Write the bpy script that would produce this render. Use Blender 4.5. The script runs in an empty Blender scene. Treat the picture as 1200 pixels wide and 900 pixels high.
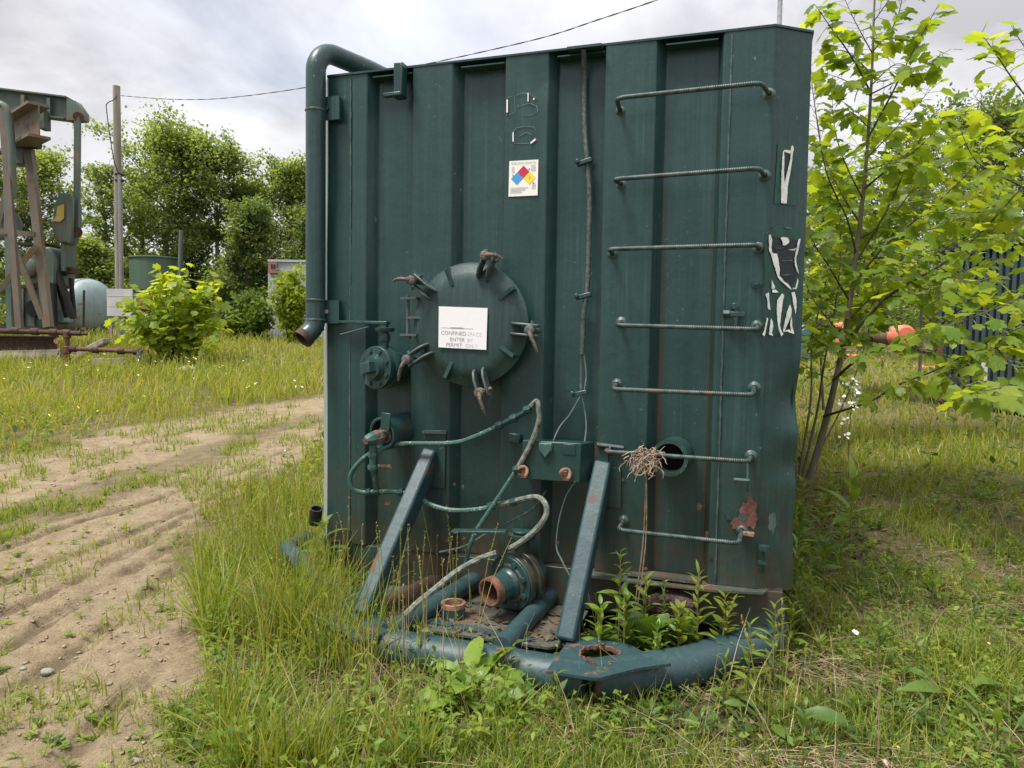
import bpy, math, random
import numpy as np
from mathutils import Vector, Matrix, Quaternion

SC = bpy.context.scene
COL = SC.collection
rad = math.radians
rnd = random.Random(7)
RG = np.random.default_rng(11)

# ------------------------------------------------------------------ camera
CAM_H, FPX = 1.42, 850.0
PITCH, ROLL = rad(3.145), rad(-0.885)
cam = bpy.data.objects.new('camera', bpy.data.cameras.new('camera'))
COL.objects.link(cam)
cam.data.sensor_width = 36.0
cam.data.lens = 36.0 * FPX / 1200.0
cam.data.clip_start = 0.05
cam.data.clip_end = 2000
_fw = Vector((0, math.cos(PITCH), -math.sin(PITCH)))
_u0 = Vector((0, math.sin(PITCH), math.cos(PITCH)))
_r0 = Vector((1, 0, 0))
CR = _r0 * math.cos(ROLL) - _u0 * math.sin(ROLL)
CU = _r0 * math.sin(ROLL) + _u0 * math.cos(ROLL)
CP = Vector((0, 0, CAM_H))
m = Matrix.Identity(4)
for i in range(3):
    m[i][0], m[i][1], m[i][2], m[i][3] = CR[i], CU[i], -_fw[i], CP[i]
cam.matrix_world = m
SC.camera = cam

# ------------------------------------------------------------------ sky, sun
SUN_EL, SUN_AZ = rad(65), math.atan2(-0.84, -0.54)          # azimuth clockwise from +Y
SC.view_settings.view_transform = 'Standard'
SC.view_settings.look = 'None'
SC.view_settings.gamma = 1.0
SC.view_settings.exposure = 1.05
SC.view_settings.use_curve_mapping = False
W = bpy.data.worlds.new('World'); SC.world = W; W.use_nodes = True
wn, wl = W.node_tree.nodes, W.node_tree.links
wn.clear()
def N(tree_nodes, typ, **kw):
    n = tree_nodes.new(typ)
    for k, v in kw.items():
        setattr(n, k, v)
    return n
wout = N(wn, 'ShaderNodeOutputWorld')
sky = N(wn, 'ShaderNodeTexSky', sky_type='NISHITA')
sky.sun_disc = False; sky.sun_elevation = SUN_EL; sky.sun_rotation = SUN_AZ
sky.air_density = 1.0; sky.dust_density = 2.0
bgA = N(wn, 'ShaderNodeBackground'); bgA.inputs[1].default_value = 0.10
wl.new(sky.outputs[0], bgA.inputs[0])
tc = N(wn, 'ShaderNodeTexCoord')
sep = N(wn, 'ShaderNodeSeparateXYZ'); wl.new(tc.outputs['Generated'], sep.inputs[0])
zc = N(wn, 'ShaderNodeMath', operation='MAXIMUM'); wl.new(sep.outputs[2], zc.inputs[0]); zc.inputs[1].default_value = 0.0
za = N(wn, 'ShaderNodeMath', operation='ADD'); wl.new(zc.outputs[0], za.inputs[0]); za.inputs[1].default_value = 0.22
dx = N(wn, 'ShaderNodeMath', operation='DIVIDE'); wl.new(sep.outputs[0], dx.inputs[0]); wl.new(za.outputs[0], dx.inputs[1])
dy = N(wn, 'ShaderNodeMath', operation='DIVIDE'); wl.new(sep.outputs[1], dy.inputs[0]); wl.new(za.outputs[0], dy.inputs[1])
cmb = N(wn, 'ShaderNodeCombineXYZ'); wl.new(dx.outputs[0], cmb.inputs[0]); wl.new(dy.outputs[0], cmb.inputs[1])
n1 = N(wn, 'ShaderNodeTexNoise'); n1.inputs['Scale'].default_value = 1.25; n1.inputs['Detail'].default_value = 7; n1.inputs['Roughness'].default_value = 0.55
n1.inputs['Distortion'].default_value = 0.35
n2 = N(wn, 'ShaderNodeTexNoise'); n2.inputs['Scale'].default_value = 0.9; n2.inputs['Detail'].default_value = 5
off = N(wn, 'ShaderNodeVectorMath', operation='ADD'); off.inputs[1].default_value = (3.7, 1.3, 5.0)
wl.new(cmb.outputs[0], n1.inputs['Vector']); wl.new(cmb.outputs[0], off.inputs[0]); wl.new(off.outputs[0], n2.inputs['Vector'])
r1 = N(wn, 'ShaderNodeValToRGB')                                   # cloud body: grey bellies to white tops
e = r1.color_ramp.elements
e[0].position = 0.37; e[0].color = (0.30, 0.30, 0.32, 1)
e[1].position = 0.61; e[1].color = (0.585, 0.585, 0.605, 1)
wl.new(n1.outputs[0], r1.inputs[0])
# an overcast sky brightens from the horizon to the zenith (1 + 2 sin h)
br = N(wn, 'ShaderNodeMath', operation='MULTIPLY_ADD'); wl.new(zc.outputs[0], br.inputs[0]); br.inputs[1].default_value = 1.15; br.inputs[2].default_value = 0.60
bgB = N(wn, 'ShaderNodeBackground'); wl.new(r1.outputs[0], bgB.inputs[0]); wl.new(br.outputs[0], bgB.inputs[1])
r2 = N(wn, 'ShaderNodeValToRGB'); e = r2.color_ramp.elements
e[0].position = 0.36; e[0].color = (0.72, 0.72, 0.72, 1); e[1].position = 0.50; e[1].color = (1, 1, 1, 1)
wl.new(n2.outputs[0], r2.inputs[0])
mx = N(wn, 'ShaderNodeMixShader'); wl.new(r2.outputs[0], mx.inputs[0]); wl.new(bgA.outputs[0], mx.inputs[1]); wl.new(bgB.outputs[0], mx.inputs[2])
wl.new(mx.outputs[0], wout.inputs[0])
sun = bpy.data.objects.new('sun', bpy.data.lights.new('sun', 'SUN')); COL.objects.link(sun)
sun.data.energy = 2.7; sun.data.angle = rad(18); sun.data.color = (1.0, 0.95, 0.86)
sd = Vector((math.sin(SUN_AZ) * math.cos(SUN_EL), math.cos(SUN_AZ) * math.cos(SUN_EL), math.sin(SUN_EL)))
sun.rotation_euler = sd.to_track_quat('Z', 'Y').to_euler()

# ------------------------------------------------------------------ places
def ray(px, py):
    return (_fw + CR * ((px - 600) / FPX) - CU * ((py - 450) / FPX))
def at(px, py, Y):                       # point of the sight line at depth Y
    d = ray(px, py); return CP + d * (Y / d.y)
def hz(px, py, z):                       # ... on a level plane
    d = ray(px, py); return CP + d * ((z - CAM_H) / d.z)
def sstep(a, b, t):
    t = np.clip((t - a) / (b - a), 0, 1); return t * t * (3 - 2 * t)
_ph = np.random.default_rng(3).integers(0, 1 << 30, 64)
def vnoise(x, y, seed=0):                # value noise, numpy
    x = np.asarray(x, float); y = np.asarray(y, float)
    xi = np.floor(x).astype(np.int64); yi = np.floor(y).astype(np.int64)
    fx = x - xi; fy = y - yi
    fx = fx * fx * (3 - 2 * fx); fy = fy * fy * (3 - 2 * fy)
    def h(a, b):
        n = (a * 374761393 + b * 668265263 + int(_ph[seed % 64])) & 0xffffffff
        n = ((n ^ (n >> 13)) * 1274126177) & 0xffffffff
        n = (n ^ (n >> 16)) & 0xffff
        return n / 65535.0
    a = h(xi, yi); b = h(xi + 1, yi); c = h(xi, yi + 1); d = h(xi + 1, yi + 1)
    return (a * (1 - fx) + b * fx) * (1 - fy) + (c * (1 - fx) + d * fx) * fy
def fbm(x, y, seed=0, o=4):
    s = 0; a = 0.5; t = 0
    for k in range(o):
        s = s + a * vnoise(x * 2 ** k, y * 2 ** k, seed + k); t += a; a *= 0.5
    return s / t
def tz0(x, y):                           # broad form of the land: level by the tank, rising away
    x = np.asarray(x, float); y = np.asarray(y, float)
    t = np.maximum(0, y - 4.4); t = t * t / (t + 1.2)
    t = np.where(t > 24, 24 + (t - 24) * 0.35, t)
    s = 0.061 - 0.0007 * np.clip(x, -18, 18)
    return s * t
def gr(px, py):                          # sight line meets the land
    d = ray(px, py); lo, hi = 0.5, 200.0
    f = lambda t: (CP + d * t).z - float(tz0((CP + d * t).x, (CP + d * t).y))
    prev = lo; t = lo
    while t < 200:
        t2 = t * 1.05
        if f(t2) < 0:
            lo, hi = t, t2; break
        t = t2
    for _ in range(30):
        mid = (lo + hi) / 2
        if f(mid) > 0: lo = mid
        else: hi = mid
    return CP + d * lo
def inpoly(x, y, poly):
    x = np.asarray(x, float); y = np.asarray(y, float); r = np.zeros(x.shape, bool)
    n = len(poly)
    for i in range(n):
        x1, y1 = poly[i][0], poly[i][1]; x2, y2 = poly[(i + 1) % n][0], poly[(i + 1) % n][1]
        c = ((y1 > y) != (y2 > y)) & (x < (x2 - x1) * (y - y1) / ((y2 - y1) + 1e-12) + x1)
        r ^= c
    return r
def segdist(x, y, pts):
    d = np.full(np.shape(x), 1e9)
    for a, b in zip(pts[:-1], pts[1:]):
        ax, ay = a[0], a[1]; bx, by = b[0], b[1]
        L = (bx - ax) ** 2 + (by - ay) ** 2 + 1e-9
        t = np.clip(((x - ax) * (bx - ax) + (y - ay) * (by - ay)) / L, 0, 1)
        d = np.minimum(d, np.hypot(x - ax - t * (bx - ax), y - ay - t * (by - ay)))
    return d
def G2(l): return [tuple(gr(*p))[:2] for p in l]
DIRT = G2([(-150, 1000), (-150, 560), (0, 535), (130, 506), (250, 486), (385, 462), (500, 448), (500, 490), (385, 522), (310, 548), (258, 590), (232, 650), (218, 700), (236, 760), (250, 830), (262, 900), (270, 1000)])
MID = G2([(-150, 690), (0, 592), (100, 562), (230, 525), (330, 492), (400, 478), (400, 488), (330, 508), (240, 545), (140, 583), (60, 612), (0, 640), (-150, 730)])
TALL = G2([(224, 700), (240, 640), (300, 600), (385, 585), (388, 640), (460, 745), (590, 785), (640, 812), (600, 880), (420, 960), (262, 960), (240, 780)])
RUTS = [G2(l) for l in ([(-80, 715), (0, 683), (110, 640), (235, 590), (310, 552)], [(-80, 760), (60, 692), (187, 623), (250, 590)], [(-60, 870), (20, 813), (110, 747), (180, 690), (245, 632)], [(-90, 572), (0, 552), (110, 533), (160, 520), (250, 497)], [(60, 905), (120, 840), (200, 770), (228, 735)], [(-60, 800), (40, 735), (150, 668), (240, 610)], [(-40, 660), (60, 622), (170, 590), (300, 545), (385, 505)])]
def dirt_mask(x, y):
    w = (fbm(x * 1.7, y * 1.7, 5) - .5) * .9 + (fbm(x * 7, y * 7, 9) - .5) * .25
    w2 = (fbm(x * 1.7 + 31, y * 1.7, 15) - .5) * .9
    a = inpoly(x + w * 1.0, y + w2 * 1.1, DIRT).astype(float)
    md = inpoly(x + w * .5, y + w2 * .5, MID)
    return np.where(md, a * .35, a)
def rut_shade(x, y):  # mask of the dark colour standing in for shade in the rut crevices
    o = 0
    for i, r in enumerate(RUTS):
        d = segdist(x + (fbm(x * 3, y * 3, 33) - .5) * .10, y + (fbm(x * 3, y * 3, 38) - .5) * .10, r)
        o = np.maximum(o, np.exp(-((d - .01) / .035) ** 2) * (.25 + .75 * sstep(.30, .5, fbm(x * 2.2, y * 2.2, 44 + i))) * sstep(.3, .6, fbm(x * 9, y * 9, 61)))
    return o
def tz(x, y, dm=None):                   # land with ruts, clods and lumps
    z = tz0(x, y)
    near = np.clip(1.6 - np.asarray(y) / 9, 0, 1)
    if dm is None: dm = dirt_mask(x, y)
    z = z + (fbm(x * .8, y * .8, 21) - .5) * .05 * near
    rr = 0
    for i, r in enumerate(RUTS):
        d = segdist(x + (fbm(x * 3, y * 3, 33) - .5) * .10, y + (fbm(x * 3, y * 3, 38) - .5) * .10, r)
        brk = .25 + .75 * sstep(.30, .5, fbm(x * 2.2, y * 2.2, 44 + i))
        brk2 = sstep(.46, .6, fbm(x * 5, y * 5, 30 + i))
        rr = rr - .026 * np.exp(-((d - .03) / .016) ** 2) * brk2 * brk
        rr = rr + (-.020 * np.exp(-(d / .035) ** 2) + .006 * np.exp(-((d - .09) / .05) ** 2)) * brk
    z = z + rr * dm * near
    z = z + dm * near * ((fbm(x * 7, y * 7, 50) - .5) * .024 + (np.abs(fbm(x * 16, y * 16, 55) - .5)) * .022 + (fbm(x * 27, y * 27, 59, 2) - .5) * .016)
    return z

# tank frame: x along the front wall, y into the tank, z up; base on the ground
TY = rad(18.016)
TO = Vector((-0.9803, 3.8533, 0.0))
TU = Vector((math.cos(TY), -math.sin(TY), 0)); TN = Vector((math.sin(TY), math.cos(TY), 0))
def tl(p):                               # world -> tank
    q = Vector(p) - TO; return Vector((q.dot(TU), q.dot(TN), q.z))
def tk(px, py, off=0.0):                 # sight line meets the plane off metres before the front wall (tank coordinates)
    d = ray(px, py); o = TO - TN * off
    t = (o - CP).dot(TN) / d.dot(TN)
    return tl(CP + d * t)
def tkz(px, py, z): return tl(hz(px, py, z))

# ------------------------------------------------------------------ mesh building
class MB:
    def __init__(s): s.v = []; s.f = []
    def add(s, vs, fs):
        o = len(s.v); s.v += [tuple(v) for v in vs]; s.f += [tuple(i + o for i in f) for f in fs]; return s
    def box(s, c, sz, rot=None):
        c = Vector(c); h = Vector(sz) / 2
        vs = [Vector((x * h.x, y * h.y, z * h.z)) for x in (-1, 1) for y in (-1, 1) for z in (-1, 1)]
        if rot is not None: vs = [rot @ v for v in vs]
        return s.add([c + v for v in vs], [(0, 1, 3, 2), (4, 6, 7, 5), (0, 4, 5, 1), (2, 3, 7, 6), (0, 2, 6, 4), (1, 5, 7, 3)])
    def beam(s, a, b, w, h, up=(0, 0, 1)):
        a = Vector(a); b = Vector(b); d = (b - a).normalized(); up = Vector(up)
        x = d.cross(up).normalized(); u = x.cross(d).normalized()
        vs = [p + x * (i * w / 2) + u * (j * h / 2) for p in (a, b) for i, j in ((-1, -1), (1, -1), (1, 1), (-1, 1))]
        return s.add(vs, [(3, 2, 1, 0), (4, 5, 6, 7), (0, 1, 5, 4), (1, 2, 6, 5), (2, 3, 7, 6), (3, 0, 4, 7)])
    def tube(s, pts, r, n=8, caps=True, smooth=0):
        pts = [Vector(p) for p in pts]
        if smooth: pts, r = spline(pts, smooth, r)
        k = len(pts); rs = r if isinstance(r, (list, tuple)) else [r] * k
        t0 = (pts[1] - pts[0]).normalized()
        ref = Vector((0, 0, 1)) if abs(t0.z) < .9 else Vector((1, 0, 0))
        u = t0.cross(ref).normalized(); vs = []; prev = t0
        for i, p in enumerate(pts):
            t = (pts[min(i + 1, k - 1)] - pts[max(i - 1, 0)]).normalized()
            q = prev.rotation_difference(t); u = q @ u; u = (u - t * u.dot(t)).normalized(); w = t.cross(u); prev = t
            for j in range(n):
                a = 2 * math.pi * j / n; vs.append(p + (u * math.cos(a) + w * math.sin(a)) * rs[i])
        fs = [(i * n + j, i * n + (j + 1) % n, (i + 1) * n + (j + 1) % n, (i + 1) * n + j) for i in range(k - 1) for j in range(n)]
        if caps: fs += [tuple(reversed(range(n))), tuple(range((k - 1) * n, k * n))]
        return s.add(vs, fs)
    def lathe(s, c, axis, prof, n=24, close=False):   # prof: (radius, height along axis)
        c = Vector(c); a = Vector(axis).normalized()
        ref = Vector((0, 0, 1)) if abs(a.z) < .9 else Vector((1, 0, 0))
        u = a.cross(ref).normalized(); w = a.cross(u); vs = []
        for r, h in prof:
            for j in range(n):
                t = 2 * math.pi * j / n; vs.append(c + a * h + (u * math.cos(t) + w * math.sin(t)) * max(r, 1e-4))
        k = len(prof)
        fs = [(i * n + j, i * n + (j + 1) % n, (i + 1) * n + (j + 1) % n, (i + 1) * n + j) for i in range(k - 1) for j in range(n)]
        if close: fs += [((k - 1) * n + j, (k - 1) * n + (j + 1) % n, (j + 1) % n, j) for j in range(n)]
        return s.add(vs, fs)
    def prism(s, poly, ext):
        poly = [Vector(p) for p in poly]; ext = Vector(ext); n = len(poly)
        return s.add(poly + [p + ext for p in poly], [tuple(range(n)), tuple(reversed(range(n, 2 * n)))] + [(i, i + n, (i + 1) % n + n, (i + 1) % n) for i in range(n)])
    def quad(s, *p): return s.add(p, [tuple(range(len(p)))])
    def build(s, name, mat, parent=None, world=True, bevel=0, sharp=38, label=None):
        me = bpy.data.meshes.new(name)
        vs = s.v
        if parent is not None and world:
            M = chain(parent).inverted(); vs = [tuple(M @ Vector(v)) for v in vs]
        me.from_pydata(vs, [], s.f)
        o = bpy.data.objects.new(name, me); COL.objects.link(o)
        if parent is not None: o.parent = parent
        fix(me, mat, sharp)
        if bevel:
            b = o.modifiers.new('bevel', 'BEVEL'); b.width = bevel; b.segments = 2; b.limit_method = 'ANGLE'; b.angle_limit = rad(40)
        if label: o['label'] = label
        return o
def fix(me, mat, sharp=38):
    import bmesh
    bm = bmesh.new(); bm.from_mesh(me); bmesh.ops.recalc_face_normals(bm, faces=bm.faces); bm.to_mesh(me); bm.free()
    me.polygons.foreach_set('use_smooth', [True] * len(me.polygons))
    me.set_sharp_from_angle(angle=rad(sharp))
    if mat: me.materials.append(mat)
def chain(o):
    M = o.matrix_basis.copy()
    while o.parent: o = o.parent; M = o.matrix_basis @ M
    return M
def spline(pts, sub, r=None):
    P = [Vector(p) for p in pts]; out = []; ro = []; n = len(P)
    rs = r if isinstance(r, (list, tuple)) else None
    for i in range(n - 1):
        a, b, c, d = P[max(i - 1, 0)], P[i], P[i + 1], P[min(i + 2, n - 1)]
        for k in range(sub):
            t = k / sub
            out.append(.5 * ((2 * b) + (c - a) * t + (2 * a - 5 * b + 4 * c - d) * t * t + (3 * b - a - 3 * c + d) * t ** 3))
            if rs: ro.append(rs[i] * (1 - t) + rs[i + 1] * t)
    out.append(P[-1])
    if rs: ro.append(rs[-1]); return out, ro
    return out, r
def thing(name, label, cat, loc=(0, 0, 0), rotz=0, group=None):
    o = bpy.data.objects.new(name, None); COL.objects.link(o); o.empty_display_size = .2
    o.location = loc; o.rotation_euler = (0, 0, rotz)
    return tag(o, label, cat, group)
def tag(o, label=None, cat=None, group=None, kind=None):
    if label: o['label'] = label
    if cat: o['category'] = cat
    if group: o['group'] = group
    if kind: o['kind'] = kind
    return o
def npmesh(name, V, F, mat, attr=None, smooth=True, parent=None):    # F: (n,3) or (n,4) array; attr: per-vertex float named 'tint'
    me = bpy.data.meshes.new(name); nv, nf, k = len(V), len(F), F.shape[1]
    me.vertices.add(nv); me.vertices.foreach_set('co', np.asarray(V, np.float32).ravel())
    me.loops.add(nf * k); me.loops.foreach_set('vertex_index', F.astype(np.int32).ravel())
    me.polygons.add(nf); me.polygons.foreach_set('loop_start', np.arange(0, nf * k, k, dtype=np.int32))
    if smooth: me.polygons.foreach_set('use_smooth', np.ones(nf, bool))
    if attr is not None:
        for nm, arr in attr.items():
            a = me.attributes.new(nm, 'FLOAT', 'POINT'); a.data.foreach_set('value', np.asarray(arr, np.float32))
    me.update(); me.validate()
    if mat: me.materials.append(mat)
    o = bpy.data.objects.new(name, me); COL.objects.link(o)
    if parent is not None: o.parent = parent
    return o

# ------------------------------------------------------------------ materials
def newmat(name):
    mt = bpy.data.materials.new(name); mt.use_nodes = True; nt = mt.node_tree; nt.nodes.clear()
    out = nt.nodes.new('ShaderNodeOutputMaterial'); return mt, nt.nodes, nt.links, out
def noise(nd, lk, scale, detail=4, vec=None, rough=.55, dist=0):
    n = nd.new('ShaderNodeTexNoise'); n.inputs['Scale'].default_value = scale; n.inputs['Detail'].default_value = detail
    n.inputs['Roughness'].default_value = rough; n.inputs['Distortion'].default_value = dist
    if vec is not None: lk.new(vec, n.inputs['Vector'])
    return n.outputs[0]
def ramp(nd, lk, fac, stops):
    r = nd.new('ShaderNodeValToRGB'); el = r.color_ramp.elements
    while len(el) < len(stops): el.new(.5)
    for e_, (p, c) in zip(el, stops):
        e_.position = p; e_.color = (c, c, c, 1) if isinstance(c, (int, float)) else (*c, 1)
    lk.new(fac, r.inputs[0]); return r.outputs[0]
def mixc(nd, lk, fac, a, b, mode='MIX'):
    x = nd.new('ShaderNodeMix'); x.data_type = 'RGBA'; x.blend_type = mode
    for s_, v in ((0, fac), (6, a), (7, b)):
        if isinstance(v, (int, float)): x.inputs[s_].default_value = v
        elif isinstance(v, tuple): x.inputs[s_].default_value = (*v, 1)
        else: lk.new(v, x.inputs[s_])
    return x.outputs[2]
def mth(nd, lk, op, a, b=0.0):
    x = nd.new('ShaderNodeMath'); x.operation = op
    for i, v in enumerate((a, b)):
        if isinstance(v, (int, float)): x.inputs[i].default_value = v
        else: lk.new(v, x.inputs[i])
    return x.outputs[0]
def mapping(nd, lk, vec, sc):
    mp = nd.new('ShaderNodeMapping'); mp.inputs['Scale'].default_value = sc; lk.new(vec, mp.inputs[0]); return mp.outputs[0]
def bumpn(nd, lk, h, strength, dist=.01):
    b = nd.new('ShaderNodeBump'); b.inputs['Strength'].default_value = strength; b.inputs['Distance'].default_value = dist
    lk.new(h, b.inputs['Height']); return b.outputs[0]
def paint(name, base, faded, rust=(.16, .065, .03), rust_amt=.0, rough=.42, fade_amt=.5, sc=1.0, chips=.0, metal=0.0, bump=.25, streak=.5, chipc=(.30, .27, .22), dirt=0.0, spec=.5, runs=(), foot=None):
    """weathered paint on steel: fading, vertical run-off streaks, chips and rust"""
    mt, nd, lk, out = newmat(name)
    p = nd.new('ShaderNodeBsdfPrincipled'); lk.new(p.outputs[0], out.inputs[0])
    o = nd.new('ShaderNodeTexCoord').outputs['Object']
    big = noise(nd, lk, 1.6 * sc, 5, o)
    st = noise(nd, lk, 1.0, 5, mapping(nd, lk, o, (22 * sc, 22 * sc, .7 * sc)), .6)
    fine = noise(nd, lk, 55 * sc, 4, o)
    f = mth(nd, lk, 'ADD', mth(nd, lk, 'MULTIPLY', big, 1 - streak), mth(nd, lk, 'MULTIPLY', st, streak))
    c = mixc(nd, lk, mth(nd, lk, 'MULTIPLY', ramp(nd, lk, f, [(.36, 0.0), (.66, 1.0)]), fade_amt), base, faded)
    c = mixc(nd, lk, ramp(nd, lk, fine, [(.35, .0), (.75, .22)]), c, faded)
    if chips:                                                  # chalky weathering in thin vertical films
        ck_ = noise(nd, lk, 1.0, 6, mapping(nd, lk, o, (70 * sc, 70 * sc, 1.1 * sc)), .65)
        c = mixc(nd, lk, mth(nd, lk, 'MULTIPLY', ramp(nd, lk, ck_, [(.52, 0.), (.74, .55)]), ramp(nd, lk, big, [(.42, .1), (.62, 1.)])), c, tuple(min(1, x * 1.6 + .012) for x in faded))
    if dirt:
        z = nd.new('ShaderNodeSeparateXYZ'); lk.new(o, z.inputs[0])
        dz = mth(nd, lk, 'ADD', z.outputs[2], mth(nd, lk, 'MULTIPLY', big, -1.2))
        dm = mth(nd, lk, 'MULTIPLY', ramp(nd, lk, dz, [(.0, 1.0), (.42, 0.0)]), ramp(nd, lk, noise(nd, lk, 14, 6, o, .7), [(.38, 0.), (.62, dirt)]))
        c = mixc(nd, lk, dm, c, (.045, .034, .023))
    if runs:                                                   # brown run-off lines beside the seams
        sx_ = nd.new('ShaderNodeSeparateXYZ'); lk.new(o, sx_.inputs[0]); acc = None
        for x0, w_ in runs:
            d_ = mth(nd, lk, 'ABSOLUTE', mth(nd, lk, 'SUBTRACT', sx_.outputs[0], x0)); r_ = ramp(nd, lk, mth(nd, lk, 'DIVIDE', d_, w_), [(.25, 1.), (1., 0.)])
            acc = r_ if acc is None else mth(nd, lk, 'MAXIMUM', acc, r_)
        br_n = ramp(nd, lk, noise(nd, lk, 1.0, 6, mapping(nd, lk, o, (60, 60, 2.4)), .7), [(.32, 0.), (.52, .95)])
        lo_ = ramp(nd, lk, mth(nd, lk, 'MULTIPLY', mth(nd, lk, 'ADD', sx_.outputs[2], mth(nd, lk, 'MULTIPLY', big, .8)), .3), [(.45, 1.), (.85, .25)])
        c = mixc(nd, lk, mth(nd, lk, 'MULTIPLY', acc, mth(nd, lk, 'MULTIPLY', br_n, lo_)), c, (.045, .034, .023))
    if chips:
        ch = ramp(nd, lk, noise(nd, lk, 34 * sc, 6, o, .72), [(.68 - chips * .12, 0.), (.70 - chips * .12, 1.)])
        ch = mth(nd, lk, 'MULTIPLY', ch, ramp(nd, lk, noise(nd, lk, 3.1 * sc, 3, o), [(.48, 0.), (.6, 1.)]))
        c = mixc(nd, lk, ch, c, chipc)
    if foot:                                                   # rusty mud line along the bottom edge
        zf = nd.new('ShaderNodeSeparateXYZ'); lk.new(o, zf.inputs[0])
        ff = ramp(nd, lk, mth(nd, lk, 'ADD', zf.outputs[2], mth(nd, lk, 'MULTIPLY', noise(nd, lk, 9, 6, o, .7), -.42)), [(foot - .34, .75), (foot - .14, 0.)])
        ff = mth(nd, lk, 'MULTIPLY', ff, ramp(nd, lk, noise(nd, lk, 5.5, 5, o, .65), [(.40, .12), (.60, 1.)]))
        c = mixc(nd, lk, ff, c, mixc(nd, lk, noise(nd, lk, 24, 5, o, .7), (.030, .020, .014), (.13, .080, .050)))
    rgh = rough
    if rust_amt:
        rn = noise(nd, lk, 4.5 * sc, 8, o, .68, .4)
        rf = ramp(nd, lk, rn, [(.66 - rust_amt * .34, 0.), (.73 - rust_amt * .34, 1.)])
        rc = mixc(nd, lk, noise(nd, lk, 26 * sc, 5, o, .7), tuple(x * .45 for x in rust), tuple(min(1, x * 1.7) for x in rust))
        c = mixc(nd, lk, rf, c, rc)
        rr = nd.new('ShaderNodeMapRange'); lk.new(rf, rr.inputs[0]); rr.inputs[3].default_value = rough; rr.inputs[4].default_value = .85
        rgh = rr.outputs[0]
    lk.new(c, p.inputs['Base Color'])
    if isinstance(rgh, float): p.inputs['Roughness'].default_value = rgh
    else: lk.new(rgh, p.inputs['Roughness'])
    p.inputs['Metallic'].default_value = metal; p.inputs['Specular IOR Level'].default_value = spec
    hb = mth(nd, lk, 'ADD', noise(nd, lk, 5 * sc, 3, o), mth(nd, lk, 'MULTIPLY', fine, .12))
    lk.new(bumpn(nd, lk, hb, bump, .02), p.inputs['Normal'])
    return mt
def plain(name, a, b, rough=.7, sc=12, bump=.3, metal=0.0, detail=5, streak=None, bd=.01):
    mt, nd, lk, out = newmat(name)
    p = nd.new('ShaderNodeBsdfPrincipled'); lk.new(p.outputs[0], out.inputs[0])
    o = nd.new('ShaderNodeTexCoord').outputs['Object']
    v = mapping(nd, lk, o, streak) if streak else o
    n = noise(nd, lk, sc, detail, v, .6)
    lk.new(mixc(nd, lk, ramp(nd, lk, n, [(.32, 0.), (.68, 1.)]), a, b), p.inputs['Base Color'])
    p.inputs['Roughness'].default_value = rough; p.inputs['Metallic'].default_value = metal
    if bump: lk.new(bumpn(nd, lk, noise(nd, lk, sc * 3, 4, v), bump, bd), p.inputs['Normal'])
    return mt
def leafmat(name, cols, trans=.45, rough=.45, attr=False, spec=.35, tcol=None):
    """thin leaf: colour varies from leaf to leaf, light passes through"""
    mt, nd, lk, out = newmat(name)
    if attr:
        a = nd.new('ShaderNodeAttribute'); a.attribute_name = 'tint'; fac = a.outputs['Fac']
    else: fac = nd.new('ShaderNodeObjectInfo').outputs['Random']
    n = len(cols); c = ramp(nd, lk, fac, [(i / (n - 1), col) for i, col in enumerate(cols)])
    o = nd.new('ShaderNodeTexCoord').outputs['Object']
    c = mixc(nd, lk, ramp(nd, lk, noise(nd, lk, 30, 3, o), [(.35, 0.), (.7, .35)]), c, tuple(x * .6 for x in cols[0]))
    c = mixc(nd, lk, ramp(nd, lk, noise(nd, lk, 21, 5, o, .7), [(.64, 0.), (.70, .55)]), c, (.16, .11, .035))   # brown flecks
    p = nd.new('ShaderNodeBsdfPrincipled'); lk.new(c, p.inputs['Base Color'])
    p.inputs['Roughness'].default_value = rough; p.inputs['Specular IOR Level'].default_value = spec
    t = nd.new('ShaderNodeBsdfTranslucent')
    lk.new(mixc(nd, lk, 1.0, c, tcol or (1.9, 1.6, .55), 'MULTIPLY'), t.inputs[0])
    x = nd.new('ShaderNodeMixShader'); x.inputs[0].default_value = trans
    lk.new(p.outputs[0], x.inputs[1]); lk.new(t.outputs[0], x.inputs[2]); lk.new(x.outputs[0], out.inputs[0])
    return mt
# ================================================================== materials in use
GREEN, GFADE = (.0078, .0355, .0325), (.029, .077, .072)
M = {}
M['tank'] = paint('tank_paint', GREEN, GFADE, rust_amt=.0, rough=.34, fade_amt=.6, chips=.30, chipc=(.13, .16, .15), dirt=.55, spec=.5, runs=((.484, .012), (.972, .012), (1.456, .014), (1.735, .022), (1.958, .016)), foot=.47)
M['lid'] = paint('lid_paint', (.009, .033, .031), (.034, .070, .066), rough=.52, fade_amt=.7, chips=.3, chipc=(.13, .16, .15), streak=.7)
M['palestrip'] = paint('weathered_sunlit_edge', (.20, .25, .24), (.34, .38, .37), rust_amt=.05, rough=.5, fade_amt=.8)  # weathered edge, with sunlight on the left chamfer painted in as a paler coat
M['tankp'] = paint('pipe_paint', (.012, .040, .038), (.032, .074, .070), rust_amt=.06, rough=.36, fade_amt=.5, sc=1.4, chips=.3)
M['steel'] = paint('frame_paint', (.014, .042, .049), (.038, .076, .084), rust_amt=.16, rough=.5, fade_amt=.5, sc=1.6, chips=.35, chipc=(.25, .20, .15))
M['deckpaint'] = paint('deck_paint', (.03, .055, .048), (.13, .12, .09), rust_amt=.45, rust=(.10, .062, .038), rough=.6, fade_amt=.6, sc=1.6, chips=.5, dirt=0)
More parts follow.
